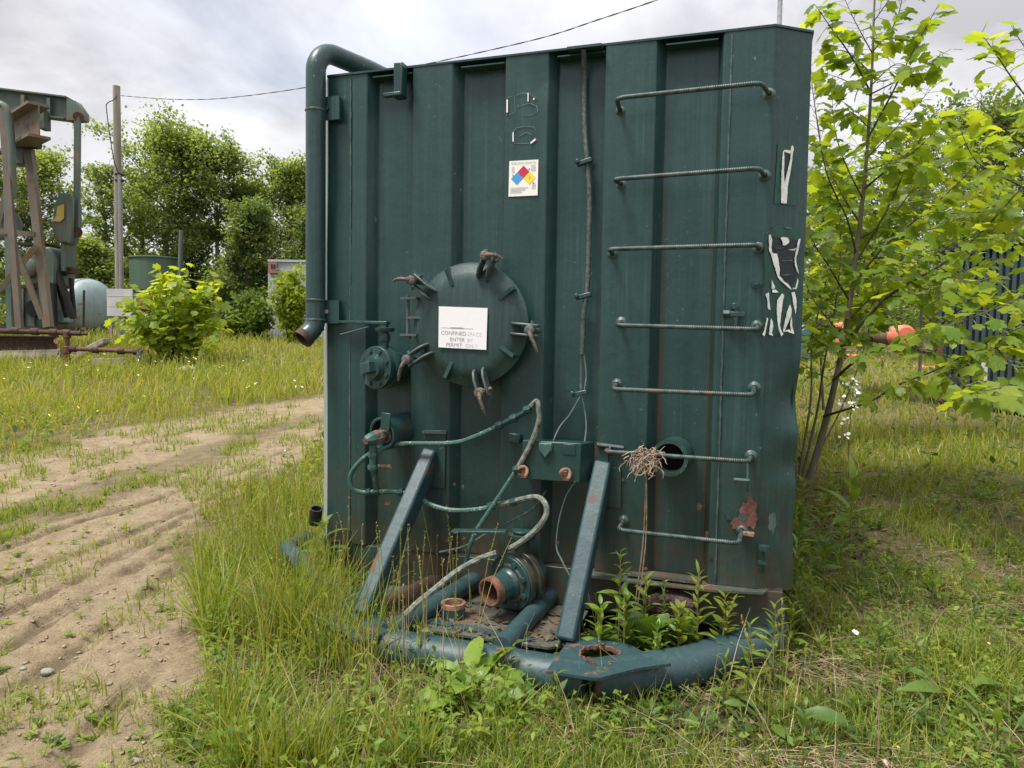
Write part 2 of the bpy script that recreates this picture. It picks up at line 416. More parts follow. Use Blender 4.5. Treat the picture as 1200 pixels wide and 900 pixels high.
M['rung'] = paint('rung_paint', (.030, .052, .050), (.10, .125, .12), rust_amt=.2, rough=.45, fade_amt=.8, sc=3, chips=.4)
M['rust'] = plain('rusty_iron', (.05, .022, .014), (.20, .09, .05), .85, 30, .6)
M['rustl'] = plain('pale_rust', (.16, .075, .045), (.36, .22, .15), .85, 40, .6)
M['rustd'] = plain('dark_rust', (.025, .014, .010), (.085, .045, .03), .85, 14, .6)
M['rusth'] = plain('worn_handle', (.04, .036, .032), (.20, .15, .115), .8, 30, .5)
M['dark'] = plain('dark_inside', (.006, .007, .007), (.016, .015, .013), .8, 10, .2)
M['primer'] = plain('red_primer', (.10, .035, .028), (.19, .085, .065), .8, 26, .4)
M['white'] = plain('white_vinyl', (.62, .62, .60), (.80, .80, .79), .5, 30, .2)
M['green'] = plain('unfaded_green', (.009, .052, .036), (.014, .070, .048), .45, 18, .1)
M['hose'] = paint('hose_paint', (.020, .070, .062), (.065, .135, .12), rust_amt=0, rough=.5, fade_amt=.7, sc=2, chips=.9, chipc=(.42, .42, .36))
M['hosew'] = plain('bare_conduit', (.035, .052, .044), (.23, .24, .205), .55, 45, .4)
M['cable'] = plain('grey_cable', (.02, .03, .028), (.10, .125, .115), .6, 60, .3)
M['wire'] = plain('thin_wire', (.10, .14, .13), (.2, .24, .22), .5, 30, 0)
M['weld'] = paint('weld_paint', (.014, .04, .038), (.09, .13, .12), rough=.4, fade_amt=.9, sc=8, chips=.5)
M['galv'] = plain('galvanised', (.22, .23, .24), (.42, .43, .44), .45, 20, .2, .6)
def flat(name, c, rough=.55): 
    mt, nd, lk, out = newmat(name); p = nd.new('ShaderNodeBsdfPrincipled'); lk.new(p.outputs[0], out.inputs[0])
    o = nd.new('ShaderNodeTexCoord').outputs['Object']
    lk.new(mixc(nd, lk, mth(nd, lk, 'MULTIPLY', noise(nd, lk, 60, 5, o), .3), c, tuple(x * .75 for x in c)), p.inputs['Base Color'])
    p.inputs['Roughness'].default_value = rough; return mt
M['paper'] = flat('sign_paper', (.80, .79, .82)); M['paper2'] = flat('placard_paper', (.80, .79, .75))
M['red'] = flat('placard_red', (.52, .015, .06)); M['blue'] = flat('placard_blue', (.05, .30, .68)); M['yellow'] = flat('placard_yellow', (.80, .66, .02))
M['ink'] = flat('faded_ink', (.34, .33, .32)); M['ink2'] = flat('bleached_ink', (.56, .55, .56)); M['ink3'] = flat('ghost_ink', (.68, .67, .69)); M['inkd'] = flat('black_ink', (.06, .06, .06))
M['inkb'] = flat('print_ink', (.30, .30, .30))

def text(s, size, name, mt, parent, o, xd, ud, align='CENTER', sx=1.0):
    c = bpy.data.curves.new(name, 'FONT'); c.body = s; c.size = size; c.align_x = align; c.align_y = 'CENTER'; c.resolution_u = 2
    t = bpy.data.objects.new(name, c); COL.objects.link(t)
    dg = bpy.context.evaluated_depsgraph_get(); dg.update()
    me = bpy.data.meshes.new_from_object(t.evaluated_get(dg)); bpy.data.objects.remove(t); bpy.data.curves.remove(c)
    o = Vector(o); xd = Vector(xd).normalized(); ud = Vector(ud).normalized()
    for v in me.vertices: v.co = o + xd * (v.co.x * sx) + ud * v.co.y
    me.materials.clear(); me.materials.append(mt)
    me.name = name
    ob = bpy.data.objects.new(name, me); COL.objects.link(ob); ob.parent = parent
    return ob

# ================================================================== the storage tank
H = 1.3765 + CAM_H; ZB = CAM_H - 1.072
tank = thing('storage_tank', 'large dark green corrugated steel tank with ladder rungs and round manhole', 'storage tank', TO, -TY)
T = dict(parent=tank, world=False)
DEP = 6.4
def fillet(pts, r=.007):
    out = [pts[0]]
    for a, b, c in zip(pts[:-2], pts[1:-1], pts[2:]):
        a, b, c = Vector(a), Vector(b), Vector(c)
        u = (a - b); w = (c - b); ra = min(r, u.length * .45); rc = min(r, w.length * .45)
        p, q = b + u.normalized() * ra, b + w.normalized() * rc
        for t in (0, .33, .67, 1): out.append((p * (1 - t) ** 2 + b * 2 * t * (1 - t) + q * t * t)[:])
    out.append(pts[-1]); return out
def wob(x, z): return (fbm(x * 2.1, z * 1.3, 12, 3) - .5) * .012
def panel(pts, name='wall_panel', z0=ZB, z1=H, nz=40, dent=None, mt=None):
    P = []
    pts = fillet([tuple(p) for p in pts])
    for a, b in zip(pts[:-1], pts[1:]):
        n = max(1, int(math.dist(a, b) / .05))
        P += [(a[0] + (b[0] - a[0]) * k / n, a[1] + (b[1] - a[1]) * k / n) for k in range(n)]
    P.append(pts[-1]); m_ = MB(); n = len(P)
    vs = []
    for k in range(nz + 1):
        z = z0 + (z1 - z0) * k / nz
        for x, y in P:
            d = float(wob(x, z)) + (dent(x, z) if dent else 0)
            vs.append((x, y + d, z))
    m_.add(vs, [(k * n + j, k * n + j + 1, (k + 1) * n + j + 1, (k + 1) * n + j) for k in range(nz) for j in range(n - 1)])
    return m_.build(name, mt or M['tank'], sharp=25, **T)
ga = lambda x, z, cx, cz, sx, sz: math.exp(-((x - cx) / sx) ** 2 - ((z - cz) / sz) ** 2)
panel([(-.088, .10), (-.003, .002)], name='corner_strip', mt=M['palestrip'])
panel([(-.002, 0), (0, 0), (.225, 0), (.265, .066), (.484, .066)])
panel([(.484, .070), (.486, -.002), (.70, 0), (.742, .066), (.971, .066)])
panel([(.971, .070), (.973, -.002), (1.185, 0), (1.227, .066), (1.456, .066)], dent=lambda x, z: .016 * ga(x, z, 1.15, 2.66, .05, .05))
panel([(1.456, .070), (1.458, -.002), (1.688, 0), (1.728, .066), (1.957, .066), (1.978, .0), (2.0, 0)])
panel([(2.0, -.002), (2.186, 0), (2.192, .002)])
c0, c1 = Vector((2.190, .003)), Vector((2.345, .112))
def corner():
    m_ = MB(); nz, ns = 120, 12; vs = []
    for k in range(nz + 1):
        z = ZB - .02 + (H - ZB + .02) * k / nz
        for j in range(ns + 1):
            s_ = j / ns; p = c0 + (c1 - c0) * s_
            d = .026 * ga(s_, z, 1.0, 1.20, .5, .10) + .014 * ga(s_, z, .95, .90, .45, .06) - .008 * ga(s_, z, .8, 1.03, .4, .05) + .012 * ga(s_, z, .9, .62, .4, .12) + float(wob(p.x * 3, z * 1.5)) * .6
            vs.append((p.x - d * .55, p.y + d * .75, z))
    n = ns + 1
    m_.add(vs, [(k * n + j, k * n + j + 1, (k + 1) * n + j + 1, (k + 1) * n + j) for k in range(nz) for j in range(ns)])
    return m_.build('corner_panel', M['tank'], sharp=60, **T)
corner()
def side(x, sgn, name):
    pts = []; y = .115; pts.append((x, y))
    while y < DEP - .5:
        pts += [(x, y + .26), (x - sgn * .05, y + .30), (x - sgn * .05, y + .5), (x, y + .54)]; y += .54
    pts.append((x, DEP))
    m_ = MB(); n = len(pts)
    m_.add([(a, b, z) for z in (ZB, H - .002) for a, b in pts], [(j, j + 1, n + j + 1, n + j) for j in range(n - 1)])
    return m_.build(name, M['tank'], **T)
side(2.318, 1, 'side_wall'); side(-.088, -1, 'side_wall')
MB().box((1.15, DEP, (H + ZB) / 2), (2.38, .02, H - ZB)).build('rear_wall', M['tank'], **T)
MB().prism([(-.055, .11, H - .006), (-.004, -.006, H - .006), (2.188, -.006, H - .006), (2.35, .108, H - .006), (2.35, DEP + .01, H - .006), (-.055, DEP + .01, H - .006)], (0, 0, .010)).build('roof', M['tank'], **T)
MB().box((1.15, DEP / 2, ZB - .006), (2.3, DEP - .3, .012)).build('floor_plate', M['deckpaint'], **T)
# angle iron closing the recesses under the roof
for a, b in ((.262, .482), (.745, .968), (1.23, 1.453), (1.73, 1.955)):
    MB().box(((a + b) / 2, .030, H - .030), (b - a, .062, .006)).build('rim_angle', M['tank'], **T)
# stitch welds
def weld(x, y, z0, z1):
    m_ = MB(); n = 90; pts = [(x + rnd.uniform(-.0015, .0015), y, z0 + (z1 - z0) * k / n) for k in range(n + 1)]
    m_.tube(pts, [.0035 + .003 * rnd.random() for _ in pts], 5); return m_.build('weld_bead', M['weld'], **T)
weld(.135, -.001, ZB + .02, H - .02); weld(2.012, -.003, ZB + .02, H - .02)
weld(.480, .060, ZB + .02, H - .05); weld(.966, .060, ZB + .02, H - .05); weld(1.451, .060, ZB + .02, H - .05)
# ladder rungs
RPX = [((727, 130), (722, 115), (893, 97), (901, 110)), ((728, 216), (719, 210), (890, 197), (896, 206)), ((718, 297), (713, 292), (888, 287), (889, 291)),
       ((728, 378), (722, 381), (887, 386), (887, 382)), ((723, 450), (717, 456), (882, 463), (884, 454)), ((714, 527), (709, 529), (877, 541), (880, 535)), ((731, 610), (724, 621), (866, 637), (869, 621))]
mt, nd, lk, out = newmat('rebar'); p = nd.new('ShaderNodeBsdfPrincipled'); lk.new(p.outputs[0], out.inputs[0])
o_ = nd.new('ShaderNodeTexCoord').outputs['Object']
wv = nd.new('ShaderNodeTexWave'); wv.inputs['Scale'].default_value = 34; wv.inputs['Distortion'].default_value = .4; wv.bands_direction = 'X'; lk.new(o_, wv.inputs['Vector'])
c = mixc(nd, lk, ramp(nd, lk, noise(nd, lk, 30, 5, o_), [(.36, 0.), (.64, 1.)]), (.014, .036, .034), (.070, .095, .090))
c = mixc(nd, lk, ramp(nd, lk, noise(nd, lk, 9, 6, o_, .7), [(.58, 0.), (.66, .8)]), c, (.13, .075, .045))
lk.new(c, p.inputs['Base Color']); p.inputs['Roughness'].default_value = .45; lk.new(bumpn(nd, lk, wv.outputs[1], .35, .004), p.inputs['Normal'])
M['rebar'] = mt
for q in RPX:
    o4 = [tk(*q[0], 0), tk(*q[1], .14), tk(*q[2], .14), tk(*q[3], 0)]
    def corner_pts(a, b, c_, r=.03):
        return [b + (a - b).normalized() * r, b + (a - b).normalized() * r * .3 + (c_ - b).normalized() * r * .3, b + (c_ - b).normalized() * r]
    pts = [o4[0]] + corner_pts(o4[0], o4[1], o4[2]) + corner_pts(o4[1], o4[2], o4[3]) + [o4[3]]
    m_ = MB().tube(pts, .0102, 10)
    rg_ = m_.build('ladder_rung', M['rebar'], **T)
    for e_ in (o4[0], o4[3]):
        MB().lathe(e_ + Vector((0, .001, 0)), (0, -1, 0), [(.026 + .004 * rnd.random(), 0), (.021, .008), (.012, .014)], 9).build('weld_collar', M['weld'], rg_, world=False)
# vent pipe at the left corner
vx = tk(370, 250, .06)
vr = .051
top = Vector((vx.x, -.06, H + .0))
dirv = Vector((.32, .95, .0)).normalized()
cpt = [Vector((vx.x, -.06, tk(370, 372, .06).z))] + [Vector((vx.x, -.06, z)) for z in (1.9, 2.2, 2.5, 2.7)]
R_ = .12
for k in range(0, 9):
    a = k / 8 * math.pi / 2
    cpt.append(top + dirv * (R_ - R_ * math.cos(a)) + Vector((0, 0, R_ * math.sin(a) + .005)))
cpt.append(cpt[-1] + dirv * .25 + Vector((0, 0, -.0))); cpt.append(cpt[-1] + dirv * .35 + Vector((0, 0, -.02)))
endp = cpt[0]
low = []
dl = Vector((-.45, -.75, 0)).normalized()
for k in range(6, 0, -1):
    a = k / 6 * rad(52); low.append(endp + dl * (.11 - .11 * math.cos(a)) + Vector((0, 0, -.11 * math.sin(a))))
tip = low[0] + (low[0] - low[1]).normalized() * .015
vent = MB().tube([tip] + low + cpt, vr, 20, caps=False).build('vent_pipe', M['tankp'], **T)
ax = (tip - low[1]).normalized()
MB().lathe(tip, ax, [(vr + .001, -.004), (vr + .0025, .002), (vr + .0025, .030), (vr - .008, .030), (vr - .008, -.09), (.001, -.09)], 20).build('rusty_end', M['rustd'], vent, world=False)
for py in (55, 130, 352, 375, 92):
    z = tk(370, py, .06).z
    if z < 2.72: MB().lathe((vx.x, -.06, z), (0, 0, 1), [(vr, -.006), (vr + .004, -.003), (vr + .004, .003), (vr, .006)], 20).build('weld_ring', M['weld'], vent, world=False)
for y0, y1 in ((115, 141), (352, 379)):
    a = tk(383, y0, .02); b = tk(397, y1, .02)
    zc_, hh = (a.z + b.z) / 2, abs(a.z - b.z)
    br_ = MB().box(((vx.x + .09) / 2 + .01, -.035, zc_), (.09 - vx.x - .02, .008, hh)).box((.075, -.018, zc_), (.008, .036, hh)).build('pipe_bracket', M['tank'], **T)
    MB().lathe((.02, -.040, zc_), (0, -1, 0), [(.012, 0), (.012, .008), (.001, .009)], 6).build('bolt', M['galv'] if y0 > 300 else M['tank'], br_, world=False)
# hook bracket under the roof
a = tk(468, 97, .03)
MB().box((a.x, -.02, a.z + .01), (.05, .05, .17)).box((a.x - .02, -.055, a.z - .065), (.10, .03, .02)).box((a.x + .03, -.045, a.z), (.012, .06, .15)).build('hook_bracket', M['tank'], bevel=.004, **T)

# manhole
KR = .885
mc = tk(550, 380, .085); mo = Vector((mc.x, 0, mc.z)); MR = .325; FX = Vector((0, -1, 0))
MB().lathe(mo, FX, [(r * KR, h) for r, h in [(MR - .02, -.06), (MR - .02, .05), (MR + .004, .05), (MR + .004, .064), (.05, .066)]], 56).build('manhole_neck', M['tank'], **T)
lidm = MB().lathe(mo, FX, [(r * KR, h) for r, h in [(MR + .006, .068), (MR + .012, .072), (MR + .010, .082), (MR - .004, .085), (.285, .104), (.262, .112), (.235, .1155), (.12, .118), (.001, .119)]], 64).build('manhole_lid', M['lid'], sharp=50, **T)
def mp(ang, r, h): return mo + Vector((math.cos(ang) * r * KR, -h, math.sin(ang) * r * KR))
def angpx(px, py): q = tk(px, py, .115) - mc; return math.atan2(q.z, q.x)
for px in ((527, 325), (592, 345), (598, 414), (527, 431)):
    a = angpx(*px); t = Vector((-math.sin(a), 0, math.cos(a))) * .009
    MB().prism([mp(a, .225, .120) - t, mp(a, .318, .133) - t, mp(a, MR + .002, .122) - t, mp(a, MR + .002, .078) - t, mp(a, .262, .10) - t, mp(a, .225, .110) - t], t * 2).build('gusset', M['tank'], lidm, world=False)
for i, (px, rot) in enumerate((((490, 331), .5), ((573, 306), -1.2), ((612, 386), -1.0), ((566, 452), .1), ((484, 421), .6))):
    a = angpx(*px); tg = Vector((-math.sin(a), 0, math.cos(a))); er = Vector((math.cos(a), 0, math.sin(a)))
    cl = None
    for s_ in (-1, 1):
        t = tg * .006; c_ = tg * (s_ * .024)
        poly = [mp(a, .245, .110), mp(a, .26, .140), mp(a, .30, .160), mp(a, .405, .150), mp(a, .415, .12), mp(a, .40, .10), mp(a, MR + .004, .098), mp(a, .262, .105)]
        mb_ = MB().prism([q + c_ - t for q in poly], t * 2)
        if cl is None: cl = mb_.build('clamp_lug', M['rung'], lidm, world=False, bevel=.004)
        else: mb_.build('clamp_lug', M['rung'], lidm, world=False, bevel=.004)
    b0 = mp(a, .375, .02); b1 = mp(a, .378, .20)
    MB().tube([b0, b1], .012, 8).lathe(b1, FX, [(.02, -.03), (.024, -.028), (.024, -.006), (.012, 0), (.001, 0)], 8).tube([mp(a, .372, .13) - tg * .045, mp(a, .372, .13) + tg * .045], .009, 8).build('clamp_bolt', M['rusth'] if i % 2 else M['rung'], lidm, world=False)
    hd = (er * math.cos(rot) + tg * math.sin(rot))
    hv = [b1 - FX * .01, b1 + hd * .035 + FX * .010, b1 + hd * .07 + FX * .005 + Vector((0, 0, -.008)), b1 + hd * .088 - FX * .004 + Vector((0, 0, -.022))]
    MB().tube(hv, [.010, .009, .008, .005], 8, smooth=4).build('clamp_handle', M['rusth'], lidm, world=False)
hx = tk(478, 370, .08)
hg = MB().tube([hx + Vector((0, 0, -.10)), hx + Vector((0, 0, .10))], .008, 8)
for dz in (-.095, -.01, .085):
    hg.box(hx + Vector((.012 if dz != -.01 else .05, .0, dz)), (.09, .045, .012))
hg.lathe(hx + Vector((0, 0, -.115)), (0, 0, 1), [(.001, 0), (.017, 0), (.017, .016), (.001, .016)], 6).build('hinge', M['rung'], lidm, world=False)
# faded paper on the lid
Sx = lambda px, py: tk(px, py, .124)
s4 = [Sx(514, 407), Sx(570, 410), Sx(571.5, 361), Sx(514.5, 359)]
for q in s4: q.y = -.125
sg = MB().prism(s4, (0, -.0016, 0)).build('paper_notice', M['paper'], lidm, world=False)
sg.parent = tank
def onsign(u, v): return s4[0] * (1 - u) * (1 - v) + s4[1] * u * (1 - v) + s4[2] * u * v + s4[3] * (1 - u) * v + Vector((0, -.0026, 0))
xd = s4[1] - s4[0]; ud = s4[3] - s4[0]
for s_, u, v, mk, al in (('CONFINED', .05, .36, 'ink', 'LEFT'), ('SPACE', .60, .36, 'ink3', 'LEFT'), ('ENTER', .24, .21, 'ink', 'LEFT'), ('BY', .60, .21, 'ink3', 'LEFT'), ('PERMIT', .16, .075, 'ink', 'LEFT'), ('ON', .56, .075, 'ink2', 'LEFT'), ('LY', .71, .075, 'ink3', 'LEFT')):
    text(s_, .0255, 'lettering', M[mk], sg, onsign(u, v), xd, ud, al, 1.02)
MB().prism([onsign(.05, .485), onsign(.72, .49), onsign(.72, .50), onsign(.05, .495)], (0, -.0003, 0)).build('printed_line', M['ink2'], sg, world=False)
MB().prism([onsign(.25, .482), onsign(.52, .485), onsign(.52, .51), onsign(.25, .505)], (0, -.0005, 0)).build('printed_line', M['ink'], sg, world=False)
# hazard placard
q4 = [tk(596, 230.5, .004), tk(630, 229, .004), tk(631, 187, .004), tk(597, 189, .004)]
pl = MB().prism(q4, (0, -.0015, 0)).build('hazard_placard', M['paper2'], **T)
def onp(u, v, k=1): return q4[0] * (1 - u) * (1 - v) + q4[1] * u * (1 - v) + q4[2] * u * v + q4[3] * (1 - u) * v + Vector((0, -.0020 - .0004 * k, 0))
pw, ph_ = (q4[1] - q4[0]).length, (q4[3] - q4[0]).length; asp = pw / ph_
def diamond(cu, cv, r, mk, name):
    MB().prism([onp(cu - r, cv), onp(cu, cv - r * asp), onp(cu + r, cv), onp(cu, cv + r * asp)], (0, -.0003, 0)).build(name, M[mk], pl, world=False)
cu, cv, dr = .50, .50, .205
diamond(cu, cv + dr * asp, dr, 'red', 'red_diamond'); diamond(cu - dr - .012, cv, dr, 'blue', 'blue_diamond'); diamond(cu + dr + .012, cv, dr, 'yellow', 'yellow_diamond')
for s_, u, v in (('1', cu - dr, cv), ('0', cu + dr + .012, cv)):
    text(s_, .022, 'lettering', M['inkb'], pl, onp(u, v, 4), q4[1] - q4[0], q4[3] - q4[0])
text('PETROLEUM CRUDE OIL', .0135, 'lettering', M['inkb'], pl, onp(.5, .925, 4), q4[1] - q4[0], q4[3] - q4[0], sx=.85)
fp = MB()
for k in range(5):
    v = .23 - k * .034; w_ = (.62, .55, .50, .38, .42)[k]
    fp.quad(onp(.06, v, 3), onp(.06 + w_, v, 3), onp(.06 + w_, v + .012, 3), onp(.06, v + .012, 3))
for k in range(6):
    v = .82 - k * .03; fp.quad(onp(.09, v, 3), onp(.19, v, 3), onp(.19, v + .01, 3), onp(.09, v + .01, 3))
    v2 = .34 - k * .03; fp.quad(onp(.80, v2, 3), onp(.93, v2, 3), onp(.93, v2 + .01, 3), onp(.80, v2 + .01, 3))
    v3 = .84 - k * .03; fp.quad(onp(.76, v3, 3), onp(.92, v3, 3), onp(.92, v3 + .01, 3), onp(.76, v3 + .01, 3))
fp.build('fine_print', M['inkb'], pl, world=False)
ar = MB()
for u, v, a_ in ((.12, .62, -.9), (.88, .33, 2.4), (.72, .77, 3.9)):
    for k in (-1, 1): ar.quad(onp(u, v, 3), onp(u + .05 * math.cos(a_ + .4 * k), v + .05 * math.sin(a_ + .4 * k), 3), onp(u + .07 * math.cos(a_), v + .07 * math.sin(a_), 3))
ar.build('arrow_mark', M['inkd'], pl, world=False)
# outlines left by two peeled-off digits
def strokes(lines, w, off, mk, name, lift=.0):
    m_ = MB()
    for ln in lines:
        P = [tk(x, y, off) for x, y in ln]
        for i, (a, b) in enumerate(zip(P[:-1], P[1:])):
            n_ = (b - a).cross(Vector((0, 1, 0))).normalized() * w * rnd.uniform(.5, 1.1)
            m_.prism([a - n_ * .5, b - n_ * .5, b + n_ * .5, a + n_ * .5], (0, -.001 - lift, 0))
    return m_.build(name, M[mk], **T)
strokes([[(594, 136), (594, 114), (600, 113)], [(596, 135), (604, 131), (603, 112)], [(605, 112), (612, 109), (622, 110), (629, 115)], [(606, 125), (620, 121), (629, 124), (630, 131), (622, 135), (612, 135)],
         [(601, 155), (605, 150), (614, 148), (626, 149), (628, 154)], [(600, 158), (603, 168), (612, 168), (620, 168)], [(608, 160), (617, 155), (623, 158)], [(588, 166), (585, 160)]], .0022, .0045, 'wire', 'decal_outline')
strokes([[(594.5, 132), (594.5, 117)], [(619, 119), (619, 109)], [(601.5, 166), (601.5, 155)], [(622, 168), (628, 163)], [(625, 116), (626.5, 116)]], .008, .005, 'white', 'decal_scrap', .002)
# green patches and peeling white vinyl on the corner panel
def ck(px, py, off):        # onto the bevelled corner panel
    d = ray(px, py); e_ = (c1 - c0).normalized(); n_ = Vector((e_.y, -e_.x, 0))
    n_w = TU * n_.x + TN * n_.y
    o = TO + TU * c0.x + TN * c0.y + n_w * off
    return tl(CP + d * ((o - CP).dot(n_w) / d.dot(n_w)))
ce = (c1 - c0).normalized(); cn = Vector((ce.y, -ce.x, 0))
def cpoly(pts, off, mk, name, th=.001):
    return MB().prism([ck(x, y, off) for x, y in pts], cn * th).build(name, M[mk], **T)
cpoly([(911.5, 168.5), (936, 171), (932.5, 241), (907, 239)], .004, 'green', 'decal_ghost')
cpoly([(897, 274), (911, 264.5), (925, 266.5), (937, 267), (936, 300), (937, 330), (934, 365), (931, 392), (917, 393), (896, 391), (895, 346), (896, 318), (895.5, 300)], .004, 'green', 'decal_ghost')
M['gloss'] = plain('black_backing_and_shadow', (.004, .010, .011), (.010, .020, .021), .3, 20, .2)
cpoly([(904.5, 277), (913, 278.5), (934, 281), (933, 300), (934, 322), (930, 330), (927, 337), (916, 325), (913.5, 312), (911, 297), (904, 292)], .0055, 'gloss', 'decal_backing_and_shadow')
cpoly([(919, 180), (925.5, 181), (919.6, 216)], .0055, 'gloss', 'decal_backing_and_shadow')  # shadow inside the peeled V, put in as a black patch
cpoly([(893.5, 336), (905, 338), (903, 345), (898, 350), (899, 375), (893.5, 372)], .0055, 'tank', 'decal_backing_and_shadow')
cpoly([(921, 386), (926.5, 374), (928.5, 389), (924.5, 386)], .0055, 'gloss', 'decal_backing_and_shadow')
def torn(pts, name='peeling_vinyl', mk='white', lift=.005):
    """torn scrap of vinyl: outline as on the panel, edges curling off by a few millimetres"""
    m_ = MB(); P = []
    for a_, b_ in zip(pts, pts[1:] + pts[:1]):
        n = max(1, int(math.dist(a_, b_) / 2.5))
        for k in range(n):
            j_ = 0 if k == 0 else .22; P.append((a_[0] + (b_[0] - a_[0]) * k / n + rnd.uniform(-j_, j_), a_[1] + (b_[1] - a_[1]) * k / n + rnd.uniform(-j_, j_)))
    return m_.prism([ck(x, y, .0075 + rnd.random() * lift) for x, y in P], cn * .0012).build(name, M[mk], sharp=20, **T)
for q in ([(917.4, 177.5), (918.8, 177.3), (919, 190), (918.6, 205), (919.5, 216), (921, 208), (925.5, 190), (927.2, 172), (928.7, 170.5), (930, 173.5), (927, 195), (922.8, 220), (922, 237), (921, 238.5), (915.5, 238), (915.3, 222), (916, 200)],
          [(918, 177), (920, 175.5), (926.5, 176.5), (926.3, 180), (922, 179)],
          [(901, 275), (903, 275), (904.8, 281), (903.8, 290), (904.5, 295.5), (907, 297.2), (910.5, 297), (912, 304), (913.8, 316), (913.2, 323), (916, 326), (919, 330), (923, 332.5), (926, 336.5), (927.8, 339.3), (925.6, 338.8), (921.5, 335), (914, 328.5), (911.5, 325), (906.5, 309), (903, 297), (901.3, 294)],
          [(936, 280.5), (938, 279.5), (937.6, 283), (936.3, 287), (935, 295), (933, 301), (933, 308), (934.5, 314), (936, 321), (933.8, 318), (931.5, 311), (931, 303), (932.5, 296), (934.2, 289), (934.5, 286.5)],
          [(934.8, 326), (935.6, 330), (933.2, 339), (928.8, 338.6), (929, 337.4), (932, 337.2)],
          [(914.5, 279), (917, 277.8), (923, 278.5), (925, 282), (924, 285), (920, 287.5), (917.5, 287.5), (916.8, 283)],
          [(923, 292.5), (930, 291.6), (933.5, 290.3), (931, 293.8), (926, 293.4)], [(904, 328), (905.2, 330), (908.2, 336.4), (907, 338.5), (904.4, 338.3)],
          [(905, 339.5), (909, 339.5), (912.3, 342.6), (905.3, 342.8)], [(897, 344.5), (901, 342.8), (901, 349), (902.3, 360), (903, 363), (900, 362.3), (899, 351)],
          [(898.8, 372), (900, 373.8), (897.5, 386), (896, 394), (893.3, 392), (895.5, 388)], [(903.5, 373), (905.5, 377), (906, 382), (904.5, 390), (906, 393.6), (902.5, 392.5), (901, 392), (902.3, 381)],
          [(911, 351.5), (916.5, 344), (918.8, 346), (917, 354), (915, 370), (913.8, 381), (916, 389), (918, 391), (915.6, 394), (913, 388), (910.8, 376), (910.2, 362)],
          [(925.7, 357), (927.5, 362), (927, 370), (921.5, 382), (919, 389), (917.5, 388), (919.5, 378), (922.5, 365)], [(927.2, 371), (928, 373), (928.5, 383), (930.5, 391.5), (925, 389.6), (922, 388.3), (919, 389.3), (921, 387), (924.5, 386), (927, 388), (925.8, 381)],
          [(927.5, 343), (931, 342), (933, 351), (933.3, 360), (932.3, 368), (930.5, 360)]):
    torn(q)
torn([(912, 351), (916, 347), (917.5, 346.5), (916.5, 350), (913, 352)], 'decal_backing_and_shadow', 'gloss', .0)
for q in ([(897, 273), (910, 265), (910.5, 266), (898, 274.4)], [(914, 322.4), (921, 321), (930, 321.5), (921, 322.9)], [(905, 291), (914, 290.3), (924, 287.6), (914, 291.6)], [(916, 305.2), (929, 304.6), (929, 305.6), (916, 306.2)], [(918, 265.6), (926, 267), (929, 268.4), (922, 267.6)]):
    torn(q, 'curled_edge', 'rung', .003)
# flanged valve
def flange(c, axis, r, th, nb, mt, parent, rb=None, hub=None, name='flange'):
    c = Vector(c); a = Vector(axis).normalized()
    f = MB().lathe(c, a, [(.001, 0), (r, 0), (r, th), (r * .62, th), (r * .60, th + .006), (r * .58, th + .006), (.001, th + .006)] if hub is None else hub, 32).build(name, mt, parent, world=False, bevel=.003)
    u = a.cross(Vector((0, 0, 1))).normalized(); w = a.cross(u)
    for k in range(nb):
        t = 2 * math.pi * (k + .5) / nb; p_ = c + (u * math.cos(t) + w * math.sin(t)) * (rb or r * .80) + a * th
        MB().lathe(p_, a, [(.001, 0), (r * .11, 0), (r * .11, r * .09), (.001, r * .10)], 6).build('bolt', mt, f, world=False)
    return f
v1 = tk(447, 431, .12); v1y = Vector((v1.x, 0, v1.z)); VA = Vector((-.28, -1, 0)).normalized()
MB().lathe(v1y + Vector((0, .06, 0)), VA, [(.078, 0), (.078, .09), (.112, .09), (.112, .115), (.09, .12), (.09, .15), (.001, .15)], 32).build('valve_body', M['tank'], **T)
f1 = flange(v1y + VA * .10, VA, .108, .028, 8, M['tankp'], tank)
MB().lathe(v1y + VA * .128, VA, [(.068, 0), (.064, .014), (.060, .014), (.056, .03), (.001, .032)], 28).build('valve_cap', M['tankp'], f1, world=False)
MB().box(v1y + VA * .175, (.062, .05, .055), Matrix.Rotation(-.27, 3, 'Z') @ Matrix.Rotation(-.25, 3, 'Y')).build('square_plug', M['tankp'], f1, world=False, bevel=.004)
sp = v1y + VA * .06 + Vector((0, 0, .10)); st_ = Vector((sp.x, sp.y, tk(447, 384, .08).z))
MB().tube([sp, st_], .020, 12).lathe(st_, (0, 0, 1), [(.001, -.02), (.045, -.02), (.05, -.012), (.05, 0), (.02, .004), (.001, .004)], 20).lathe(sp + (st_ - sp) * .5, (0, 0, 1), [(.026, -.02), (.03, 0), (.026, .02)], 12).build('valve_stem', M['tankp'], **T)
lv0, lv1 = tk(398, 377, .04), st_ + Vector((.02, 0, .025))
MB().beam(lv0, lv1, .04, .014).box(st_ + Vector((0, 0, .018)), (.03, .03, .03)).build('valve_lever', M['tank'], bevel=.002, **T)
MB().tube([tk(399, 392, .1), tk(425, 385, .1), tk(432, 383, .1)], .0035, 6).build('lever_pin', M['rung'], **T)
